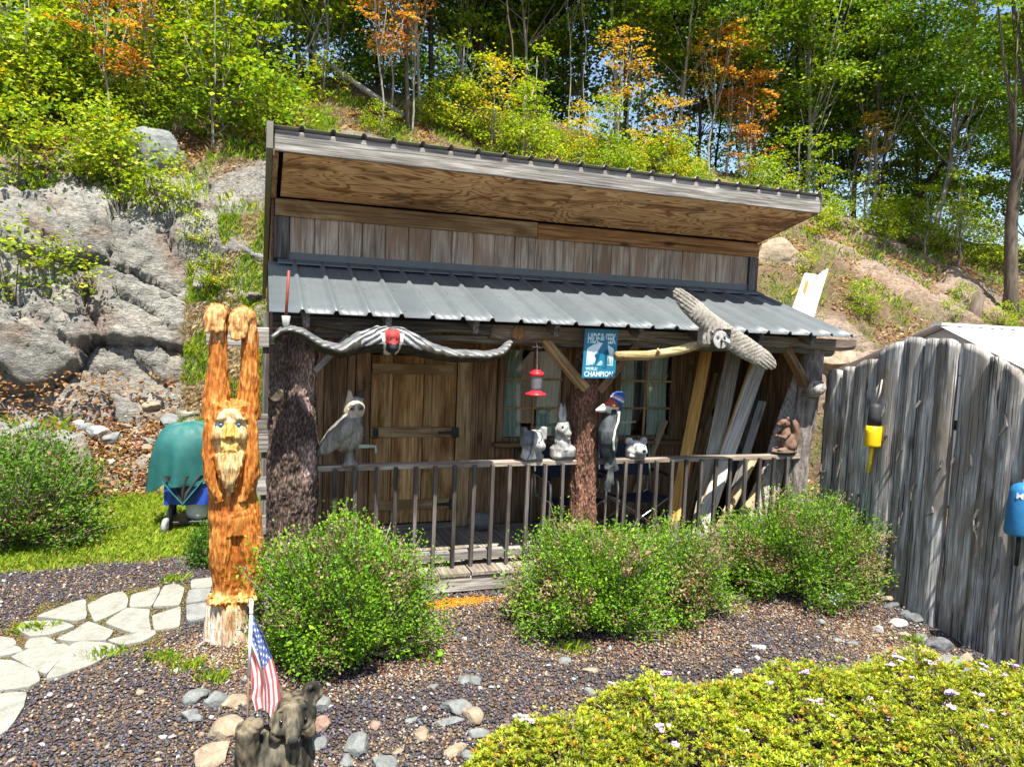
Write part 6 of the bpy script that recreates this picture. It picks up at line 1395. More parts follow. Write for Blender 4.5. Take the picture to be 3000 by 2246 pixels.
DEEP = [(0.055, 0.135, 0.010), (0.075, 0.17, 0.010), (0.11, 0.21, 0.012), (0.15, 0.25, 0.014)]
def spray_crown(name, seed, z0, z1, rmax, nclus, per, leaf, pal, flat=0.22, spread=0.62, up=0.55, Wd=0.7, zbias=1.0):
    r = np.random.default_rng(seed); P = []; D = []; C = []
    for k in range(nclus):
        t = r.random() ** zbias; z = z0 + (z1 - z0) * t; rad = rmax * math.sqrt(max(0.05, 1 - (2 * t - 1) ** 2 * 0.85)) * math.sqrt(r.random()); a = r.uniform(0, 6.283)
        c = np.array((rad * math.cos(a), rad * math.sin(a), z)); C.append(c)
        n = int(per * r.uniform(.6, 1.4)); q = r.normal(0, 1, (n, 3)) * np.array((spread, spread, spread * flat)) * 0.6; tx, ty = r.normal(0, .25, 2); q[:, 2] += q[:, 0] * tx + q[:, 1] * ty - 0.12 * (q[:, 0] ** 2 + q[:, 1] ** 2)
        P.append(c + q)
    P = np.concatenate(P); cols = pick(r, len(P), pal)
    return leaves(name, P, r.uniform(0.7, 1.3, len(P)) * leaf, Wd, cols, up, None, 0.10, 0.15, seed), C
def bark_simple(key, a, b, c):
    if key in MATS: return MATS[key]
    m, t = newmat(key); v = coords(t, (18, 18, 3)); n = nz(t, v, 1.0, 6.0, 0.7); v2 = coords(t, (3, 3, 1.5)); n2 = nz(t, v2, 1.0, 3.0, .6)
    col = ramp(t, math_(t, 'ADD', math_(t, 'MULTIPLY', n, .6), math_(t, 'MULTIPLY', n2, .4)), [(0.35, a), (0.5, b), (0.68, c)])
    finish(t, col, 0.9, n, 0.7, 0.02, 0.15); MATS[key] = m; return m
BK_pale = bark_simple('bark_pale_grey', (0.16, 0.145, 0.125), (0.28, 0.26, 0.23), (0.42, 0.40, 0.36))
BK_brown = bark_simple('bark_brown', (0.05, 0.038, 0.028), (0.11, 0.088, 0.066), (0.18, 0.15, 0.115))
BK_dark = bark_simple('bark_near_black', (0.018, 0.015, 0.012), (0.04, 0.033, 0.027), (0.075, 0.062, 0.05))
def trunk_mesh(name, top, r0, seed, limbs, wob=0.03, r1=0.35, n=8):
    rs = random.Random(seed); bm = bmesh.new(); top = Vector(top); K = 14; pts = []; rad = []
    for i in range(K + 1):
        t = i / K; w = top.length * wob * math.sin(math.pi * t)
        pts.append(top * t + Vector((w * noise.noise(Vector((t * 3, seed, 0))), w * noise.noise(Vector((t * 3, seed, 5))), 0))); rad.append(r0 * (1 - (1 - r1) * t) * (1.35 if i == 0 else 1.0))
    pts[0] = Vector((0, 0, -0.25)); bm_tube(bm, pts, rad, n)
    for L in limbs:
        L = Vector(L); t = max(0.12, min(0.95, (L.z / max(0.1, top.z)) * rs.uniform(0.45, 0.8))); s = pts[int(t * K)]; rr_ = rad[int(t * K)]
        m = s.lerp(L, 0.5) + Vector((0, 0, -0.08 * (L - s).length)); bm_tube(bm, [s, m, L], [rr_ * 0.42, rr_ * 0.26, 0.008], 5)
    return bm_mesh(bm, name, True)
CROWNS = []
for k, (pal, per) in enumerate(((GREEN, 165), (DEEP, 180), (GREEN + LIME[:1], 160), (DEEP + GREEN[:1], 170))):
    CROWNS.append(spray_crown('crown', 20 + k, 1.6, 9.5, 2.5, 54, per, 0.135, pal, 0.20, 0.66, 0.55))
def tree(name, base, top, rad, crown, bark, label, group, cs=(1, 1, 1), rotz=0.0, limbs=True, crown_dz=0.0, seed=0, wob=0.03):
    t = thing(name, label, 'tree', base, 0, group)
    cm, cl = crown; d = Vector(top) - Vector(base)
    cr_, sr = math.cos(rotz), math.sin(rotz)
    lim = []
    if limbs:
        for c in cl[::3]:
            p = Vector((cr_ * c[0] - sr * c[1], sr * c[0] + cr_ * c[1], c[2])); lim.append((p.x * cs[0], p.y * cs[1], p.z * cs[2] + crown_dz))
    link('trunk', trunk_mesh('trunk', d, rad, seed, lim, wob), t, bark)
    c = link('crown', cm, t, LMd); c.rotation_euler = (0, 0, rotz); c.scale = cs; c.location = (0, 0, crown_dz)
    return t
TR = [('T4', (-2.55, 12.91, 8.35), (-2.55, 12.91, 9.19), .05, BK_pale), ('T5', (0.36, 13.12, 8.43), (0.62, 13.12, 9.99), .03, BK_pale), ('T6', (0.54, 11.95, 7.67), (1.01, 11.95, 8.99), .024, BK_pale),
 ('C1', (3.18, 10.66, 6.88), (3.09, 10.66, 9.79), .05, BK_brown), ('C3', (3.68, 11.71, 7.48), (3.53, 11.71, 9.08), .04, BK_pale), ('C4', (4.34, 13.5, 8.6), (4.26, 13.5, 11.14), .075, BK_dark), ('C5', (5.45, 14.5, 8.44), (5.37, 14.5, 10.8), .035, BK_pale), ('C6', (6.38, 15.5, 8.28), (6.21, 15.5, 12.31), .14, BK_brown), ('C7', (7.25, 16.5, 8.22), (7.17, 16.5, 12.89), .06, BK_pale), ('C8', (7.21, 14.0, 8.27), (7.0, 14.0, 11.85), .05, BK_pale), ('C9', (8.01, 15.0, 8.14), (8.12, 15.0, 12.46), .035, BK_pale), ('C10', (9.27, 14.5, 7.79), (9.09, 14.5, 12.44), .05, BK_brown), ('C11', (9.48, 12.5, 7.8), (9.09, 12.5, 11.63), .055, BK_pale), ('C13', (11.17, 12.0, 7.33), (11.25, 12.0, 9.03), .05, BK_pale),
 ('R1', (11.88, 13.0, 7.23), (11.86, 13.0, 11.17), .055, BK_pale), ('R2', (12.91, 13.5, 7.1), (12.61, 13.5, 12.18), .05, BK_brown), ('R3', (13.27, 12.0, 7.14), (13.5, 12.0, 12.25), .035, BK_pale), ('R4', (16.87, 14.0, 5.84), (16.66, 14.0, 11.33), .07, BK_dark), ('R5', (15.39, 11.5, 6.52), (15.02, 11.5, 12.33), .065, BK_pale), ('R6', (18.55, 14.5, 5.64), (18.48, 14.5, 12.12), .09, BK_dark), ('R7', (18.24, 12.5, 5.85), (17.91, 12.5, 12.74), .085, BK_brown), ('R8', (18.48, 12.0, 5.9), (18.12, 12.0, 13.1), .065, BK_pale), ('R9', (19.84, 13.0, 5.76), (19.73, 13.0, 12.71), .06, BK_brown), ('R10', (19.39, 10.5, 5.7), (20.3, 10.5, 12.9), .075, BK_pale), ('R12', (17.36, 6.4, 3.1), (17.04, 6.4, 9.09), .16, BK_brown)]
TREELAB = {BK_pale: 'slender pale grey trunked tree in the woods behind the cabin', BK_brown: 'brown trunked tree in the woods behind the cabin', BK_dark: 'dark trunked tree in the woods behind the cabin'}
for k, (nm, b, t_, rd, bk) in enumerate(TR):
    b = Vector(b); d = (Vector(t_) - b).normalized(); H = 10.5 if nm != 'R12' else 11.0
    top = b + d * H; lab = TREELAB[bk]; hi = 1.0
    if nm == 'R12': lab = 'big brown trunk tree at the right edge above the white shed'
    if nm == 'R10': lab = 'leaning pale grey tree at right with bare lower trunk'
    if nm == 'C6': lab = 'thickest brown trunk in the woods above the cabin roof'
    dz = {'R10': 2.2, 'R5': 1.6, 'R7': 1.8, 'R8': 1.6, 'R12': 4.5, 'C11': 1.4, 'C1': 2.2, 'C3': 2.0, 'T5': 1.2, 'T6': 1.2}.get(nm, 0.9 + (k % 3) * 0.4)
    tree('woodland_tree', b, top, rd, CROWNS[k % 4], bk, lab, 'woodland trees on the slope', (0.9, 0.9, 0.95), k * 1.3, True, dz, k + 3)
for k, (x, y, dz, sc) in enumerate(((22.3, 9.6, 0.2, 0.85), (24.6, 11.2, 0.0, 0.9), (21.6, 13.2, 0.2, 0.9), (26.5, 9.6, -0.2, 0.9), (23.4, 15.0, 0.0, 0.9), (28.5, 12.5, -0.3, 1.0), (20.9, 8.2, 1.6, 0.7), (16.2, 12.8, 0.6, 0.85), (14.2, 12.6, 0.8, 0.85))):
    b = Vector((x, y, terr_z(x, y))); tree('woodland_tree', b, b + Vector((0.5 * math.sin(k * 2), 0, 9.5)), 0.06, CROWNS[(k * 3 + 2) % 4], (BK_brown, BK_dark)[k % 2], 'leafy tree with low hanging green branches in the woods at right', 'woodland trees on the slope', (sc, sc, sc), k * 1.9, True, dz, k + 140)
# fork and dark leaning trunk at right
ft = thing('leaning_tree', 'dark trunk slanting up to the right through the woods at right', 'tree', (20.1, 12.5, 5.8), 0)
link('trunk', trunk_mesh('trunk', (4.6, 0.0, 7.5), 0.11, 77, [(2.2, 0.4, 5.0), (4.0, -0.5, 5.0)], 0.08), ft, BK_dark)
c = link('crown', CROWNS[1][0], ft, LMd); c.location = (3.5, 0, 2.0); c.scale = (0.8, 0.8, 0.6)
# background trees beyond the ridge, foliage right down to the ground
BACK = [spray_crown('crown', 60 + k, 0.4, 8.5, 2.6, 60, 130, 0.15, p, 0.3, 0.72, 0.45) for k, p in enumerate((DEEP, GREEN, DEEP + GREEN[:2]))]
rb = random.Random(11); kk = 0
for row, (y0, n, x0, x1) in enumerate(((16.5, 13, -8, 26), (20.5, 14, -9, 33), (25, 13, -10, 40))):
    for i in range(n):
        x = x0 + (x1 - x0) * (i + rb.uniform(.15, .85)) / n; y = y0 + rb.uniform(-1.3, 1.3)
        if x > 13 and rb.random() < (0.3, 0.55, 0.75)[row]: continue
        b = Vector((x, y, terr_z(x, y))); s = rb.uniform(0.8, 1.15)
        if x > 14 and row > 0: s *= 0.9
        tree('background_tree', b, b + Vector((rb.uniform(-.4, .4), 0, 9 * s)), rb.uniform(.05, .09), BACK[kk % 3], (BK_dark, BK_brown)[kk % 2], 'dense green tree far back in the woods beyond the ridge', 'background trees beyond the ridge', (s, s, s), rb.uniform(0, 6), False, 0.0, 200 + kk); kk += 1
# saplings: thin stems with small crowns of one leaf colour
SAP = {}
for nm, pal, seed in (('lime', LIME, 31), ('yellow', YEL, 32), ('orange', ORA, 33), ('green', GREEN + LIME[:2], 34), ('amber', YEL[:2] + ORA[:2], 35)):
    SAP[nm] = [spray_crown('crown', seed + 10 * q, 0.4, 2.7, 0.95, 24, 44, 0.10, pal, 0.16, 0.34, 0.7, 0.85) for q in range(2)]
SAPL = {'lime': 'young tree with bright lime green leaves', 'yellow': 'young maple with yellow green leaves', 'orange': 'young maple with orange red leaves', 'green': 'young tree with fresh green leaves', 'amber': 'young maple with amber leaves'}
def sapling(kind, x, y, h, label, dz=0.0, lean_=(0, 0), s=None, k=[0]):
    k[0] += 1; b = Vector((x, y, terr_z(x, y))); sc = h / 2.7 if s is None else s
    t = thing('sapling', label, 'tree', b, 0, 'saplings on the slope'); top = Vector((lean_[0], lean_[1], 2.4 * sc + dz))
    cm, cl = SAP[kind][k[0] % 2]; rz = k[0] * 2.1
    lim = [(math.cos(rz) * c[0] * sc - math.sin(rz) * c[1] * sc, math.sin(rz) * c[0] * sc + math.cos(rz) * c[1] * sc, c[2] * sc + dz) for c in cl[::2]]
    link('trunk', trunk_mesh('trunk', top, 0.022 + 0.006 * sc, k[0] + 90, lim, 0.05, 0.3, 6), t, BK_pale)
    c = link('crown', cm, t, LM); c.scale = (sc, sc, sc); c.rotation_euler = (0, 0, rz); c.location = (0, 0, dz); return t
U = ' above the rock face'; V_ = ' above the cabin roof'; W_ = ' right of the cabin'
for kind, x, y, h, dz, where in (
    ('orange', -2.74, 9.4, 2.2, 1.0, U), ('lime', -4.08, 9.67, 2.6, 0.3, U), ('lime', -3.31, 10.12, 2.4, 0.4, U), ('green', -0.9, 9.4, 3.1, 0.1, U), ('lime', -0.75, 9.9, 3.0, 0.5, U), ('lime', -1.5, 10.6, 2.8, 0.2, U), ('lime', -2.2, 11.2, 2.6, 0.4, U), ('green', -3.6, 11.6, 2.8, 0.3, U), ('lime', -4.7, 10.8, 2.8, 0.3, U), ('yellow', -4.9, 9.0, 2.0, 0.0, U), ('lime', -5.4, 9.6, 2.6, 0.2, U), ('green', -0.1, 11.8, 2.6, 0.8, U), ('lime', 0.3, 12.3, 2.4, 1.0, U), ('orange', -0.8, 12.2, 1.6, 1.4, U), ('amber', -2.2, 9.9, 1.6, 1.6, U), ('green', -1.9, 12.6, 2.6, 0.3, U), ('lime', -3.0, 12.8, 2.4, 0.3, U), ('lime', 1.2, 12.9, 2.2, 0.8, U),
    ('orange', 2.44, 9.9, 2.0, 1.55, V_), ('orange', 3.25, 10.5, 2.0, 1.9, V_), ('amber', 2.9, 11.3, 2.0, 1.4, V_), ('yellow', 5.2, 10.6, 2.0, 0.35, V_), ('lime', 5.9, 10.3, 1.6, 0.2, V_), ('lime', 4.6, 11.2, 2.2, 0.1, V_), ('amber', 9.08, 11.6, 2.2, 1.1, V_), ('yellow', 7.6, 10.6, 1.5, 0.1, V_), ('lime', 8.4, 10.9, 1.6, 0.2, V_), ('yellow', 8.9, 10.4, 1.3, 0.0, V_), ('amber', 10.2, 11.0, 1.7, 0.4, V_), ('green', 6.6, 11.5, 2.2, 0.2, V_),
    ('orange', 12.6, 11.6, 2.6, 1.6, W_), ('orange', 13.2, 11.4, 2.2, 0.9, W_), ('amber', 11.8, 11.3, 2.2, 2.2, W_), ('orange', 12.9, 11.0, 1.6, 0.2, W_), ('green', 14.4, 10.8, 2.2, 0.0, W_), ('lime', 16.1, 9.9, 1.7, 0.0, W_), ('amber', 17.6, 11.4, 1.6, 1.9, W_), ('lime', 18.2, 8.6, 1.5, 0.3, W_), ('lime', 17.4, 9.0, 1.7, 0.3, W_), ('green', 19.0, 9.4, 2.0, 0.5, W_), ('green', 20.5, 10.5, 2.5, 0.6, W_), ('green', 15.4, 10.6, 2.0, 0.1, W_)):
    sapling(kind, x, y, h, SAPL[kind] + where, dz)
rq = random.Random(91)
for i in range(34):
    x = -1.5 + 22 * ((i * 0.618 + .13) % 1.0); y = rq.uniform(11.6, 15.5); b = Vector((x, y, terr_z(x, y))); H = rq.uniform(5, 8)
    t = thing('thin_tree', 'thin bare stemmed young tree standing among the woods', 'tree', b, 0, 'thin young trees in the woods'); rz = i * 1.7; top = (rq.uniform(-.5, .5), rq.uniform(-.2, .2), H); cm, cl = SAP['green'][i % 2]; s_ = 1.25; dz = H - 2.6 if i % 3 else H - 4.2
    link('trunk', trunk_mesh('trunk', top, rq.uniform(0.016, 0.032), i + 400, [(math.cos(rz) * c[0] * s_ - math.sin(rz) * c[1] * s_, math.sin(rz) * c[0] * s_ + math.cos(rz) * c[1] * s_, c[2] * s_ + dz) for c in cl[::3]], 0.06, 0.35, 6), t, (BK_pale, BK_pale, BK_brown)[i % 3])
    c = link('crown', cm, t, LM); c.scale = (s_, s_, s_); c.rotation_euler = (0, 0, rz); c.location = (0, 0, dz)
# leafy shrubs on the slope
SHR = [spray_crown('foliage', 400 + k, 0.10, 1.25, 0.72, 26, 40, 0.078, p, 0.35, 0.27, 0.6, 0.75) for k, p in enumerate((LIME, GREEN + LIME[:2], LIME + YEL[:1], GREEN + LIME[:1]))]
def shrub(x, y, s, k, label, z=None):
    b = Vector((x, y, terr_z(x, y) if z is None else z)); t = thing('hillside_shrub', label, 'shrub', b, 0, 'leafy shrubs on the slope'); cm, cl = SHR[k % 4]; rz = x * 7 + y * 3
    bm = bmesh.new()
    for c in cl[::3]:
        p = Vector((math.cos(rz) * c[0] - math.sin(rz) * c[1], math.sin(rz) * c[0] + math.cos(rz) * c[1], c[2])) * s; bm_tube(bm, [(0, 0, -0.1), p * 0.5 + Vector((0, 0, -.03)), p], [0.012, 0.008, 0.003], 4)
    link('stems', bm_mesh(bm, 'stems'), t, BK_brown); c = link('foliage', cm, t, LM); c.scale = (s, s, s); c.rotation_euler = (0, 0, rz); return t
rv = random.Random(23)
SL = ['lime green leafy shrub growing above the grey rock face', 'fresh green leafy shrub growing just behind the cabin roof', 'green leafy shrub on the slope right of the cabin']
for i in range(38):
    x = -5.6 + 6.2 * ((i * 0.618) % 1.0); y = 8.1 + 4.2 * rv.random() ** 1.3
    if x > -2.2 and y < 8.9: continue
    shrub(x, y, rv.uniform(0.7, 1.35), rv.randrange(4), SL[0])
for i in range(22):
    x = 1.3 + 9.5 * ((i * 0.618) % 1.0); y = 9.2 + 2.4 * rv.random(); 
    if x < 3.6 and rv.random() < 0.7: continue
    shrub(x, y, rv.uniform(0.5, 1.0), rv.randrange(4), SL[1])
for i in range(30):
    x = 9.5 + 11 * ((i * 0.618) % 1.0); y0 = 11.2 if x < 13 else 10.2; y = y0 - 1.6 * rv.random() ** 0.8 if rv.random() < .72 else rv.uniform(5.0, 8.0); shrub(x, y, rv.uniform(0.55, 1.0) if y > 8.5 else rv.uniform(.3, .55), rv.randrange(4), SL[2])
for (x, y, z, s, k, lb) in ((-3.55, 6.75, 2.35, 1.15, 0, 'lime green shrub growing from a ledge at the left edge of the rock face'), (-3.0, 6.85, 2.5, 0.8, 2, 'small lime shrub on the rock ledge beside a larger one'), (-0.95, 7.15, 3.6, 0.45, 2, 'yellow green shrub hanging from the rock beside the cabin'), (-1.6, 7.6, 4.2, 0.75, 0, 'lime shrub spreading over the top of the rock face'), (-2.2, 7.8, 4.35, 0.9, 1, 'green shrub on the top edge of the rock face'), (-0.75, 6.9, 2.9, 0.45, 2, 'small yellow shrub on the grassy bank beside the wild man carving'), (-3.8, 7.9, 4.3, 1.2, 1, 'green shrub at the top left of the rock face')):
    shrub(x, y, s, k, lb, z)
# boulders and fallen log on the slope, stump at right
for (x, y, z, sx, sy, sz, lb, mt) in ((-1.95, 9.0, 5.35, 0.62, 0.5, 0.6, 'rounded grey boulder among shrubs above the rock face', M_stg), (11.3, 7.5, 4.2, 0.85, 0.6, 0.55, 'grey boulder on the slope behind the porch roof', M_stt), (10.55, 4.9, 2.0, 0.6, 0.6, 0.55, 'tan boulder on the slope just above the fence', M_stt)):
    o = link('boulder', rock_mesh('boulder', int(x * 10) % 90 + 5, sx, sy, sz, 0.3, 5), None, mt); o.location = (x, y, z); tag(o, lb, 'boulder')
lg = thing('fallen_log', 'thin fallen log lying down the slope above the cabin roof', 'log', (3.2, 11.4, 7.36)); tube('trunk', [(0, 0, 0.05), (-0.9, 0.35, 0.65), (-2.2, 0.9, 1.55)], [0.075, 0.07, 0.05], BK_pale, lg, 8)
st = thing('tree_stump', 'tilted cut tree stump with roots above the white shed', 'stump', (15.47, 5.89, 2.9)); tube('trunk', [(0, 0, -0.1), (0.02, 0, 0.25), (0.12, 0, 0.75)], [0.2, 0.14, 0.13], BK_brown, st, 12)
for q in range(4): tube('root', [(0, 0, 0.1), (-0.3 + 0.18 * q, -0.25, 0.02), (-0.6 + 0.35 * q, -0.5, -0.25)], [0.09, 0.06, 0.03], BK_brown, st, 7)

# grass, litter on the slope
def blades(name, P, H, cols, seed, wid=0.006, spread=0.5):
    r = np.random.default_rng(seed); N = len(P); a = r.uniform(0, 6.283, N); d = np.stack([np.cos(a), np.sin(a), np.zeros(N)], 1); s = np.stack([-np.sin(a), np.cos(a), np.zeros(N)], 1)
    b = r.uniform(0.1, spread, (N, 1)); H = H[:, None]; up = np.array((0, 0, 1.0))
    V = np.stack([P - s * wid, P + s * wid, P + up * H * .6 + d * H * b * .35 + s * wid * .6, P + up * H * (1 - b * .3) + d * H * b], 1)
    i = np.arange(N)[:, None] * 4; F = np.concatenate([i + np.array([[0, 1, 2]]), i + np.array([[0, 2, 3]])], 0)
    o = link(name, mesh_np(name, V.reshape(-1, 3), F, np.repeat(cols, 4, 0)), None, LM); tag(o, kind='stuff'); return o
def lawn():
    r = np.random.default_rng(3); P = []
    while len(P) < 42000:
        x = float(r.uniform(-4.5, 0.2)); y = float(r.uniform(1.2, 5.4)); w = lawn_w(x, y)
        if r.random() < w * (0.55 + 0.45 * noise.noise(Vector((x * 2.5, y * 2.5, 6)))): P.append((x, y, ground_z(x, y) - 0.25 * sstep(4.5, 6, y)))
    P = np.array(P); cols = pick(r, len(P), [(0.21, 0.33, 0.018), (0.28, 0.38, 0.025), (0.15, 0.27, 0.014), (0.34, 0.36, 0.06)]); blades('lawn_grass', P, r.uniform(0.035, 0.085, len(P)), cols, 4, 0.004, 0.9)
lawn()
def slope_cover():
    r = np.random.default_rng(8); G = []; D = []; Lf = []
    for _ in range(60000):
        if r.random() < 0.4: x = float(r.uniform(-6, 2)); y = float(r.uniform(5.6, 13))
        elif r.random() < .5: x = float(r.uniform(1, 11)); y = float(r.uniform(8.5, 12.5))
        else: x = float(r.uniform(7, 20)); y = float(r.uniform(2.5, 11))
        z = terr_z(x, y); n = noise.noise(Vector((x * 1.3, y * 1.3, 2)))
        cliff = x < -0.9 and 6.0 < y < 7.5
        if cliff: continue
        if n > 0.05: G.append((x, y, z))
        elif x < 0.4 and y < 8.3: pass
        elif n > -0.1: D.append((x, y, z))
        else: Lf.append((x, y, z))
    G, D, Lf = np.array(G), np.array(D), np.array(Lf)
    blades('slope_grass', G, r.uniform(0.08, 0.24, len(G)), pick(r, len(G), GREEN + LIME), 5, 0.005, 0.8)
    blades('dry_grass', D, r.uniform(0.08, 0.20, len(D)), pick(r, len(D), [(0.36, 0.27, 0.14), (0.44, 0.34, 0.19), (0.28, 0.20, 0.10)]), 6, 0.003, 1.0)
    Q = np.concatenate([Lf, Lf + r.normal(0, .25, Lf.shape) * (1, 1, 0.0)]); Q[:, 2] = [terr_z(float(a), float(b)) for a, b, _ in Q]; Q[:, 2] += r.uniform(0.0, 0.06, len(Q))
    o = link('leaf_litter', leaves('leaf_litter', Q, r.uniform(0.05, 0.10, len(Q)), 0.8, pick(r, len(Q), [(0.26, 0.14, 0.07), (0.38, 0.25, 0.14), (0.19, 0.09, 0.045), (0.46, 0.34, 0.22)]), 0.7, None, 0.15, 0, 9), None, LM); tag(o, kind='stuff')
    # dry and green tufts on the bank beside the cabin, leaf litter at the cliff foot
    T = []; 
    for _ in range(16000):
        x = float(r.uniform(-1.15, 0.3)); y = float(r.uniform(5.6, 7.4)); T.append((x, y, terr_z(x, y) + 0.03))
    T = np.array(T); k = np.array([noise.noise(Vector((a * 2.5, b * 3, c * 1.5))) > -0.08 for a, b, c in T])
    blades('bank_grass', T[k], r.uniform(0.07, 0.16, k.sum()), pick(r, int(k.sum()), GREEN + LIME[:2]), 12, 0.0035, 0.7); blades('bank_straw', T[~k], r.uniform(0.05, 0.14, (~k).sum()), pick(r, int((~k).sum()), [(0.42, 0.33, 0.19), (0.36, 0.26, 0.14), (0.5, 0.41, 0.26)]), 13, 0.003, 1.2)
    Z = []
    for _ in range(7000):
        x = float(r.uniform(-4.6, -0.2)); y = float(r.uniform(4.3, 6.3)); Z.append((x, y, max(terr_z(x, y), 0) + float(r.uniform(0.01, 0.05))))
    Z = np.array(Z); o = link('fallen_leaves', leaves('fallen_leaves', Z, r.uniform(0.05, 0.10, len(Z)), 0.75, pick(r, len(Z), [(0.25, 0.12, 0.06), (0.34, 0.19, 0.10), (0.17, 0.075, 0.04), (0.42, 0.29, 0.19)]), 0.75, None, 0.2, 0, 14), None, LM); tag(o, kind='stuff')
slope_cover()
rs = random.Random(77)
for i in range(26):
    x = rs.uniform(-3.6, -0.9); y = rs.uniform(4.9, 6.1); s = rs.uniform(0.05, 0.2) * (1 if y > 5.5 else .55)
    o = link('rubble_stone', rock_mesh('rubble_stone', i + 300, s * rs.uniform(.9, 1.4), s, s * .7, 0.25, 3), None, (M_stt, M_stw, M_stg, M_stg)[i % 4]); o.location = (x, y, max(0, terr_z(x, y)) + s * .2); o.rotation_euler = (rs.uniform(-.3, .3), rs.uniform(-.3, .3), rs.uniform(0, 6))
    tag(o, 'angular stone fallen at the foot of the rock face beyond the lawn', 'stone', 'rubble at the foot of the rock face')

# ------------------------------------------------------------------ garden shrubs in front of the porch
def garden_bush(name, seed, rx, ry, rz, nl, pal, leaf, brown=0.12, lump=0.30, twigs=520, base=0.15):
    r = np.random.default_rng(seed); P = []; O = []; bm = bmesh.new()
    ntw = 1100
    for k in range(ntw):
        a = r.uniform(0, 6.283); ct = r.uniform(-0.75, 1.0); st_ = math.sqrt(max(0, 1 - ct * ct)) if ct > 0 else math.sqrt(max(0, 1 - (ct * 0.55) ** 2)); d = np.array((st_ * math.cos(a), st_ * math.sin(a), ct))
        m = 1 + lump * noise.noise(Vector((d * 1.7).tolist()) + Vector((seed, 0, 0))) * 1.6 + 0.12 * noise.noise(Vector((d * 5).tolist()) + Vector((seed, 9, 0))); m += 0.16 * noise.noise(Vector((d * 3.1).tolist()) + Vector((0, seed, 4))); m *= r.uniform(0.80, 1.02) if r.random() < .88 else r.uniform(1.0, 1.2)
        tip = np.array((d[0] * rx * m, d[1] * ry * m, rz * 0.46 + d[2] * rz * 0.54 * m)); root = np.array((d[0] * rx * .15, d[1] * ry * .15, min(0.12, tip[2] * .5)))
        if tip[2] < 0.03: tip[2] = 0.03
        if k < twigs:
            mid = root * .4 + tip * .6 - np.array((0, 0, 0.06)); bm_tube(bm, [root, mid, tip * (1.0 if k % 9 else 1.10)], [0.009, 0.006, 0.002], 4)
        n = nl // ntw; t = 1 - 0.42 * r.random(n) ** 1.5; q = root + (tip - root) * t[:, None]; q += r.normal(0, 0.038, (n, 3)); P.append(q); O.append(np.repeat(d[None], n, 0))
    P = np.concatenate(P); O = np.concatenate(O); cols = pick(r, len(P), pal)
    dead = np.array([noise.noise(Vector((p * 4).tolist()) + Vector((seed, 3, 3))) for p in P]); dm = (dead > 0.22) & (r.random(len(P)) < brown * 5); cols[dm] = pick(r, int(dm.sum()), [(0.30, 0.19, 0.12), (0.38, 0.25, 0.17), (0.22, 0.13, 0.08)])
    P[:, 2] = np.maximum(P[:, 2], 0.01)
    return leaves(name, P, np.exp(r.normal(0, 0.32, len(P))) * leaf, 0.62, cols, 0.30, O * .35 + np.array((0, 0, .25)), 0.15, 0, seed), bm_mesh(bm, 'stems')
BUSHG = [(0.095, 0.22, 0.009), (0.135, 0.275, 0.011), (0.20, 0.335, 0.014), (0.065, 0.16, 0.008)]
def put_bush(name, x, y, args, label, cat='shrub'):
    t = thing(name, label, cat, (x, y, ground_z(x, y))); f, s = garden_bush('foliage', *args); link('foliage', f, t, leaf_mat('leaf_bush', 0.30, 0.5)); link('stems', s, t, bark_simple('twig', (0.10, 0.08, 0.06), (0.24, 0.19, 0.145), (0.40, 0.33, 0.26))); return t
put_bush('garden_shrub', 0.60, -1.0, (1, 0.60, 0.52, 0.98, 44000, BUSHG, 0.0215, 0.08), 'bright green bushy shrub left of the deck step, beside the wild man carving')
put_bush('garden_shrub', 2.68, -0.95, (2, 0.66, 0.52, 0.86, 43000, BUSHG, 0.0215, 0.12, 0.3), 'green shrub in front of the bark post, middle of the three')
put_bush('garden_shrub', 3.48, -0.85, (6, 0.52, 0.45, 0.76, 24000, BUSHG, 0.0215, 0.14, 0.3), 'smaller green shrub merged into the right side of the middle shrub')
put_bush('garden_shrub', 5.02, -0.70, (3, 0.98, 0.55, 0.88, 50000, [(0.10, 0.215, 0.010), (0.14, 0.26, 0.012), (0.075, 0.165, 0.01)], 0.0215, 0.13, 0.3), 'wide twiggy shrub with brown seed heads beside the slab fence')
put_bush('lawn_shrub', -2.35, 2.35, (4, 0.75, 0.62, 1.05, 22000, [(0.06, 0.14, 0.012), (0.085, 0.18, 0.014), (0.12, 0.22, 0.016)], 0.032, 0.05, 0.3), 'low spreading green shrub at the left edge beside the lawn')
put_bush('lawn_shrub', -2.75, 4.0, (5, 0.65, 0.5, 0.95, 12000, [(0.06, 0.14, 0.012), (0.085, 0.18, 0.014)], 0.034, 0.05, 0.3), 'green shrub at the left edge in front of the rock face')
put_bush('boxwood', -0.46, 1.25, (7, 0.16, 0.16, 0.42, 3600, [(0.05, 0.13, 0.01), (0.09, 0.19, 0.012)], 0.022, 0.0, 0.1, 40), 'small clipped green shrub behind the legs of the wild man carving')
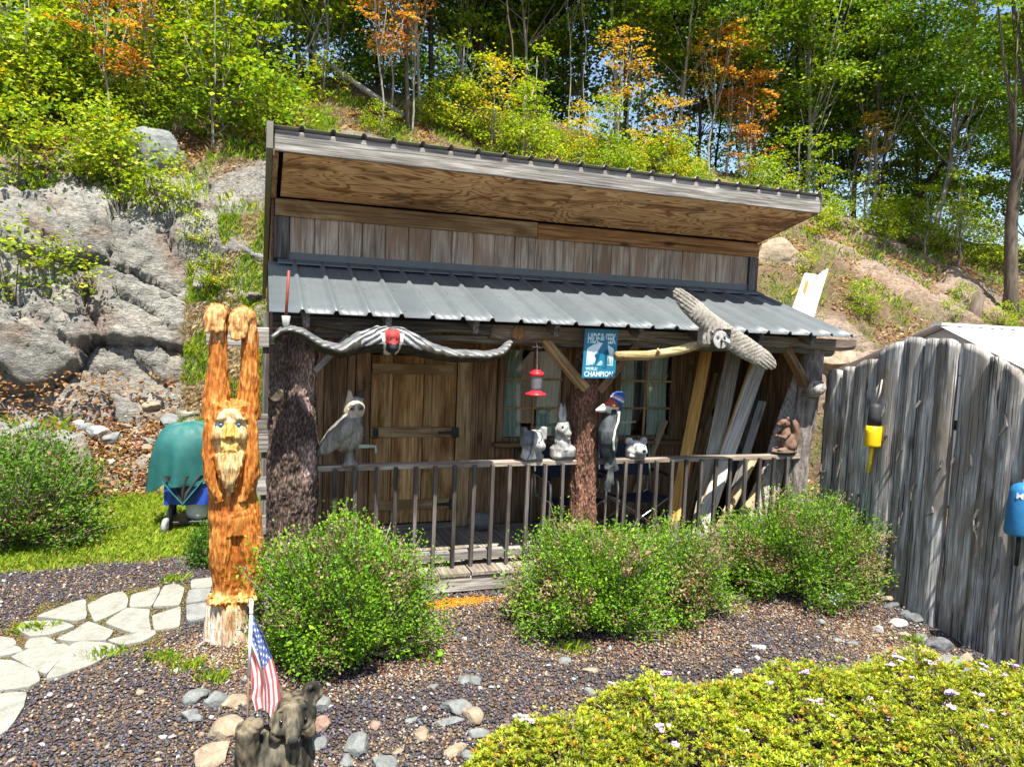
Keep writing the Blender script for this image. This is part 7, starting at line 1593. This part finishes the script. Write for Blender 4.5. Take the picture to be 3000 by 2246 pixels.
# azalea hedge in the right foreground
AZ = [(0.25, 0.30, 0.013), (0.32, 0.36, 0.016), (0.19, 0.26, 0.012), (0.12, 0.18, 0.010), (0.38, 0.36, 0.025)]
def azalea(x, y, rx, ry, h, seed, nros, nflow, label):
    r = np.random.default_rng(seed); t = thing('azalea', label, 'shrub', (x, y, ground_z(x, y) - 0.02), 0, 'azalea hedge in the foreground'); P = []; D = []; S = []
    for k in range(nros):
        rr_ = math.sqrt(r.random()); a = r.uniform(0, 6.283); u, v = rr_ * math.cos(a), rr_ * math.sin(a)
        e = 1 + 0.22 * noise.noise(Vector((math.cos(a) * 1.6, math.sin(a) * 1.6, seed)))
        px, py = u * rx * e, v * ry * e; dome = (1 - rr_ ** 3.0) ; z = h * dome * (0.86 + 0.26 * noise.noise(Vector((px * 3.5, py * 3.5, seed))) + 0.24 * noise.noise(Vector((px * 9, py * 9, seed))))
        z = max(0.03, z - (0.12 * r.random() ** 2) + (r.uniform(.015, .06) if r.random() < .13 else 0)); S.append((px, py, z))
        n = 7; b = np.array((px, py, z)); aa = r.uniform(0, 6.283) + np.arange(n) * 2.4; el = r.uniform(0.15, 1.1, n); d = np.stack([np.cos(aa) * np.cos(el), np.sin(aa) * np.cos(el), np.sin(el)], 1)
        P.append(np.repeat(b[None], n, 0) + d * 0.004); D.append(d)
    P = np.concatenate(P); D = np.concatenate(D); tone = np.array([noise.noise(Vector((p * 2.2).tolist()) + Vector((seed, 0, 0))) for p in P]); cols = pick(r, len(P), AZ); cols *= (1 + 0.35 * tone)[:, None]; cols *= np.repeat(r.uniform(0.65, 1.25, nros), 7)[:, None]; old = np.repeat(r.random(nros) < 0.06, 7); cols[old] = np.array((0.36, 0.20, 0.02)) * r.uniform(.7, 1.2, (int(old.sum()), 1))
    N = len(P); L = r.uniform(0.020, 0.034, N)[:, None]; up = np.array((0, 0, 1.0)); s = np.cross(D, up); s /= np.linalg.norm(s, axis=1, keepdims=True) + 1e-6; nr = np.cross(s, D); mid = P + D * L * .55
    Vv = np.stack([P, mid + s * L * .22 + nr * L * .08, P + D * L, mid - s * L * .22 + nr * L * .08], 1); i = np.arange(N)[:, None] * 4; F = np.concatenate([i + np.array([[0, 1, 2]]), i + np.array([[0, 2, 3]])], 0)
    link('foliage', mesh_np('foliage', Vv.reshape(-1, 3), F, np.repeat(cols, 4, 0)), t, leaf_mat('leaf_azalea', 0.30, 0.4))
    bm = bmesh.new()
    for k in range(0, len(S), max(1, len(S) // 160)): p = Vector(S[k]); bm_tube(bm, [(p.x * .25, p.y * .25, 0), p * .6 + Vector((0, 0, -.03)), p], [0.007, 0.005, 0.003], 4)
    link('stems', bm_mesh(bm, 'stems'), t, MATS['twig'])
    # dim inner mass of old leaves so the crown is not see-through
    fm = flat_mat('azalea_petal', (0.52, 0.34, 0.66), 0.6, 0, .2, .2, 40, .1)
    for k in r.choice(len(S), nflow, replace=False):
        p = Vector(S[k]); bm = bmesh.new(); nf = int(r.integers(4, 8))
        for q in range(nf):
            c = p + Vector((r.normal(0, .018), r.normal(0, .018), 0.018 + r.uniform(0, .016)))
            for pt in range(5):
                a = pt * 1.2566 + r.uniform(0, .5); d = Vector((math.cos(a), math.sin(a), 0.55)).normalized(); sd = Vector((-math.sin(a), math.cos(a), 0)); l = r.uniform(.015, .022)
                f = [bm.verts.new(c), bm.verts.new(c + d * l * .6 + sd * l * .38), bm.verts.new(c + d * l), bm.verts.new(c + d * l * .6 - sd * l * .38)]; bm.faces.new(f)
        link('flower', bm_mesh(bm, 'flower'), t, fm)['kind'] = 'stuff'
azalea(1.62, -2.78, 0.62, 0.46, 0.30, 1, 1900, 3, 'yellow green azalea at the left end of the foreground hedge')
azalea(2.45, -2.78, 0.72, 0.68, 0.36, 2, 2700, 9, 'yellow green azalea second from the left in the foreground hedge')
azalea(3.35, -2.82, 0.75, 0.70, 0.37, 3, 2900, 24, 'azalea with some lilac flowers in the middle of the foreground hedge')
azalea(4.25, -2.85, 0.75, 0.68, 0.38, 4, 2900, 34, 'azalea with lilac flowers fourth from the left in the foreground hedge')
azalea(5.05, -3.05, 0.55, 0.60, 0.36, 5, 1900, 26, 'azalea with most lilac flowers at the right end of the foreground hedge')
azalea(2.6, -3.6, 0.9, 0.6, 0.32, 6, 2200, 4, 'yellow green azalea nearest the bottom edge of the picture')
azalea(3.9, -3.55, 0.9, 0.6, 0.40, 7, 2200, 16, 'lilac flowered azalea nearest the bottom right corner')
# small flowering plants by the fence
def little_plant(name, x, y, h, n, leafL, pal, flower, label):
    r = np.random.default_rng(int(x * 100)); t = thing(name, label, 'plant', (x, y, ground_z(x, y))); P = []; bm = bmesh.new()
    for k in range(n):
        a = r.uniform(0, 6.283); rr_ = r.uniform(0.1, 0.45) * h; tip = np.array((rr_ * math.cos(a), rr_ * math.sin(a), h * r.uniform(.6, 1))); bm_tube(bm, [(0, 0, 0), tuple(tip * .5), tuple(tip)], [.004, .003, .002], 4)
        P.append(tip * r.uniform(0.15, 1, (14, 1)) + r.normal(0, .012, (14, 3)))
    P = np.concatenate(P); link('stems', bm_mesh(bm, 'stems'), t, LM if False else MATS['twig']); link('foliage', leaves('foliage', P, r.uniform(.8, 1.3, len(P)) * leafL, 0.4, pick(r, len(P), pal), 0.3, None, .1, -.4, 5), t, LM)
    if flower:
        Q = P[P[:, 2] > h * .5][::3]
        for q in Q[:34]: ball('flower', tuple(q + (0, 0, .012)), 0.009, flat_mat('pale_blue_petal', (0.45, 0.58, 0.80), 0.6), t, (1, 1, .5))
little_plant('forget_me_not', 4.93, -1.22, 0.24, 18, 0.035, GREEN, True, 'small plant with pale blue flowers in front of the right shrub')
little_plant('leafy_plant', 5.52, -1.02, 0.30, 12, 0.06, LIME, False, 'small leafy green plant at the foot of the slab fence')
for i, (x, y) in enumerate(((-0.45, -0.95), (-0.25, -1.15), (-0.6, -0.8), (-1.0, -0.62), (-1.62, -0.02), (-0.72, 0.85), (2.3, -1.35), (5.35, -1.75))):
    r = np.random.default_rng(i + 70); n = 120; P = np.stack([x + r.normal(0, .07, n), y + r.normal(0, .05, n), np.zeros(n)], 1); P[:, 2] = [ground_z(a, b) for a, b, _ in P]
    blades('weed_grass', P, r.uniform(.03, .09, n), pick(r, n, LIME + GREEN), i, .003, .9)

# ------------------------------------------------------------------ labels: alike things told apart by their order in the view
ORD = ['first', 'second', 'third', 'fourth', 'fifth', 'sixth', 'seventh', 'eighth', 'ninth', 'tenth', 'eleventh', 'twelfth', 'thirteenth', 'fourteenth', 'fifteenth', 'sixteenth', 'seventeenth', 'eighteenth', 'nineteenth']
TENS = {2: ('twenty', 'twentieth'), 3: ('thirty', 'thirtieth'), 4: ('forty', 'fortieth')}
def ordinal(i):
    n = i + 1
    if n < 20: return ORD[n - 1]
    return TENS[n // 10][1] if n % 10 == 0 else TENS[n // 10][0] + '-' + ORD[n % 10 - 1]
by = {}
for o in scene.objects:
    if o.parent is None and 'label' in o and 'group' in o: by.setdefault(o['label'], []).append(o)
for lab, L in by.items():
    if len(L) < 2: continue
    L.sort(key=lambda o: (o.matrix_basis.translation - cam.location).dot(right) / max(0.1, (o.matrix_basis.translation - cam.location).dot(fwd)))
    for i, o in enumerate(L): o['label'] = '%s, %s from left' % (lab, ordinal(i))
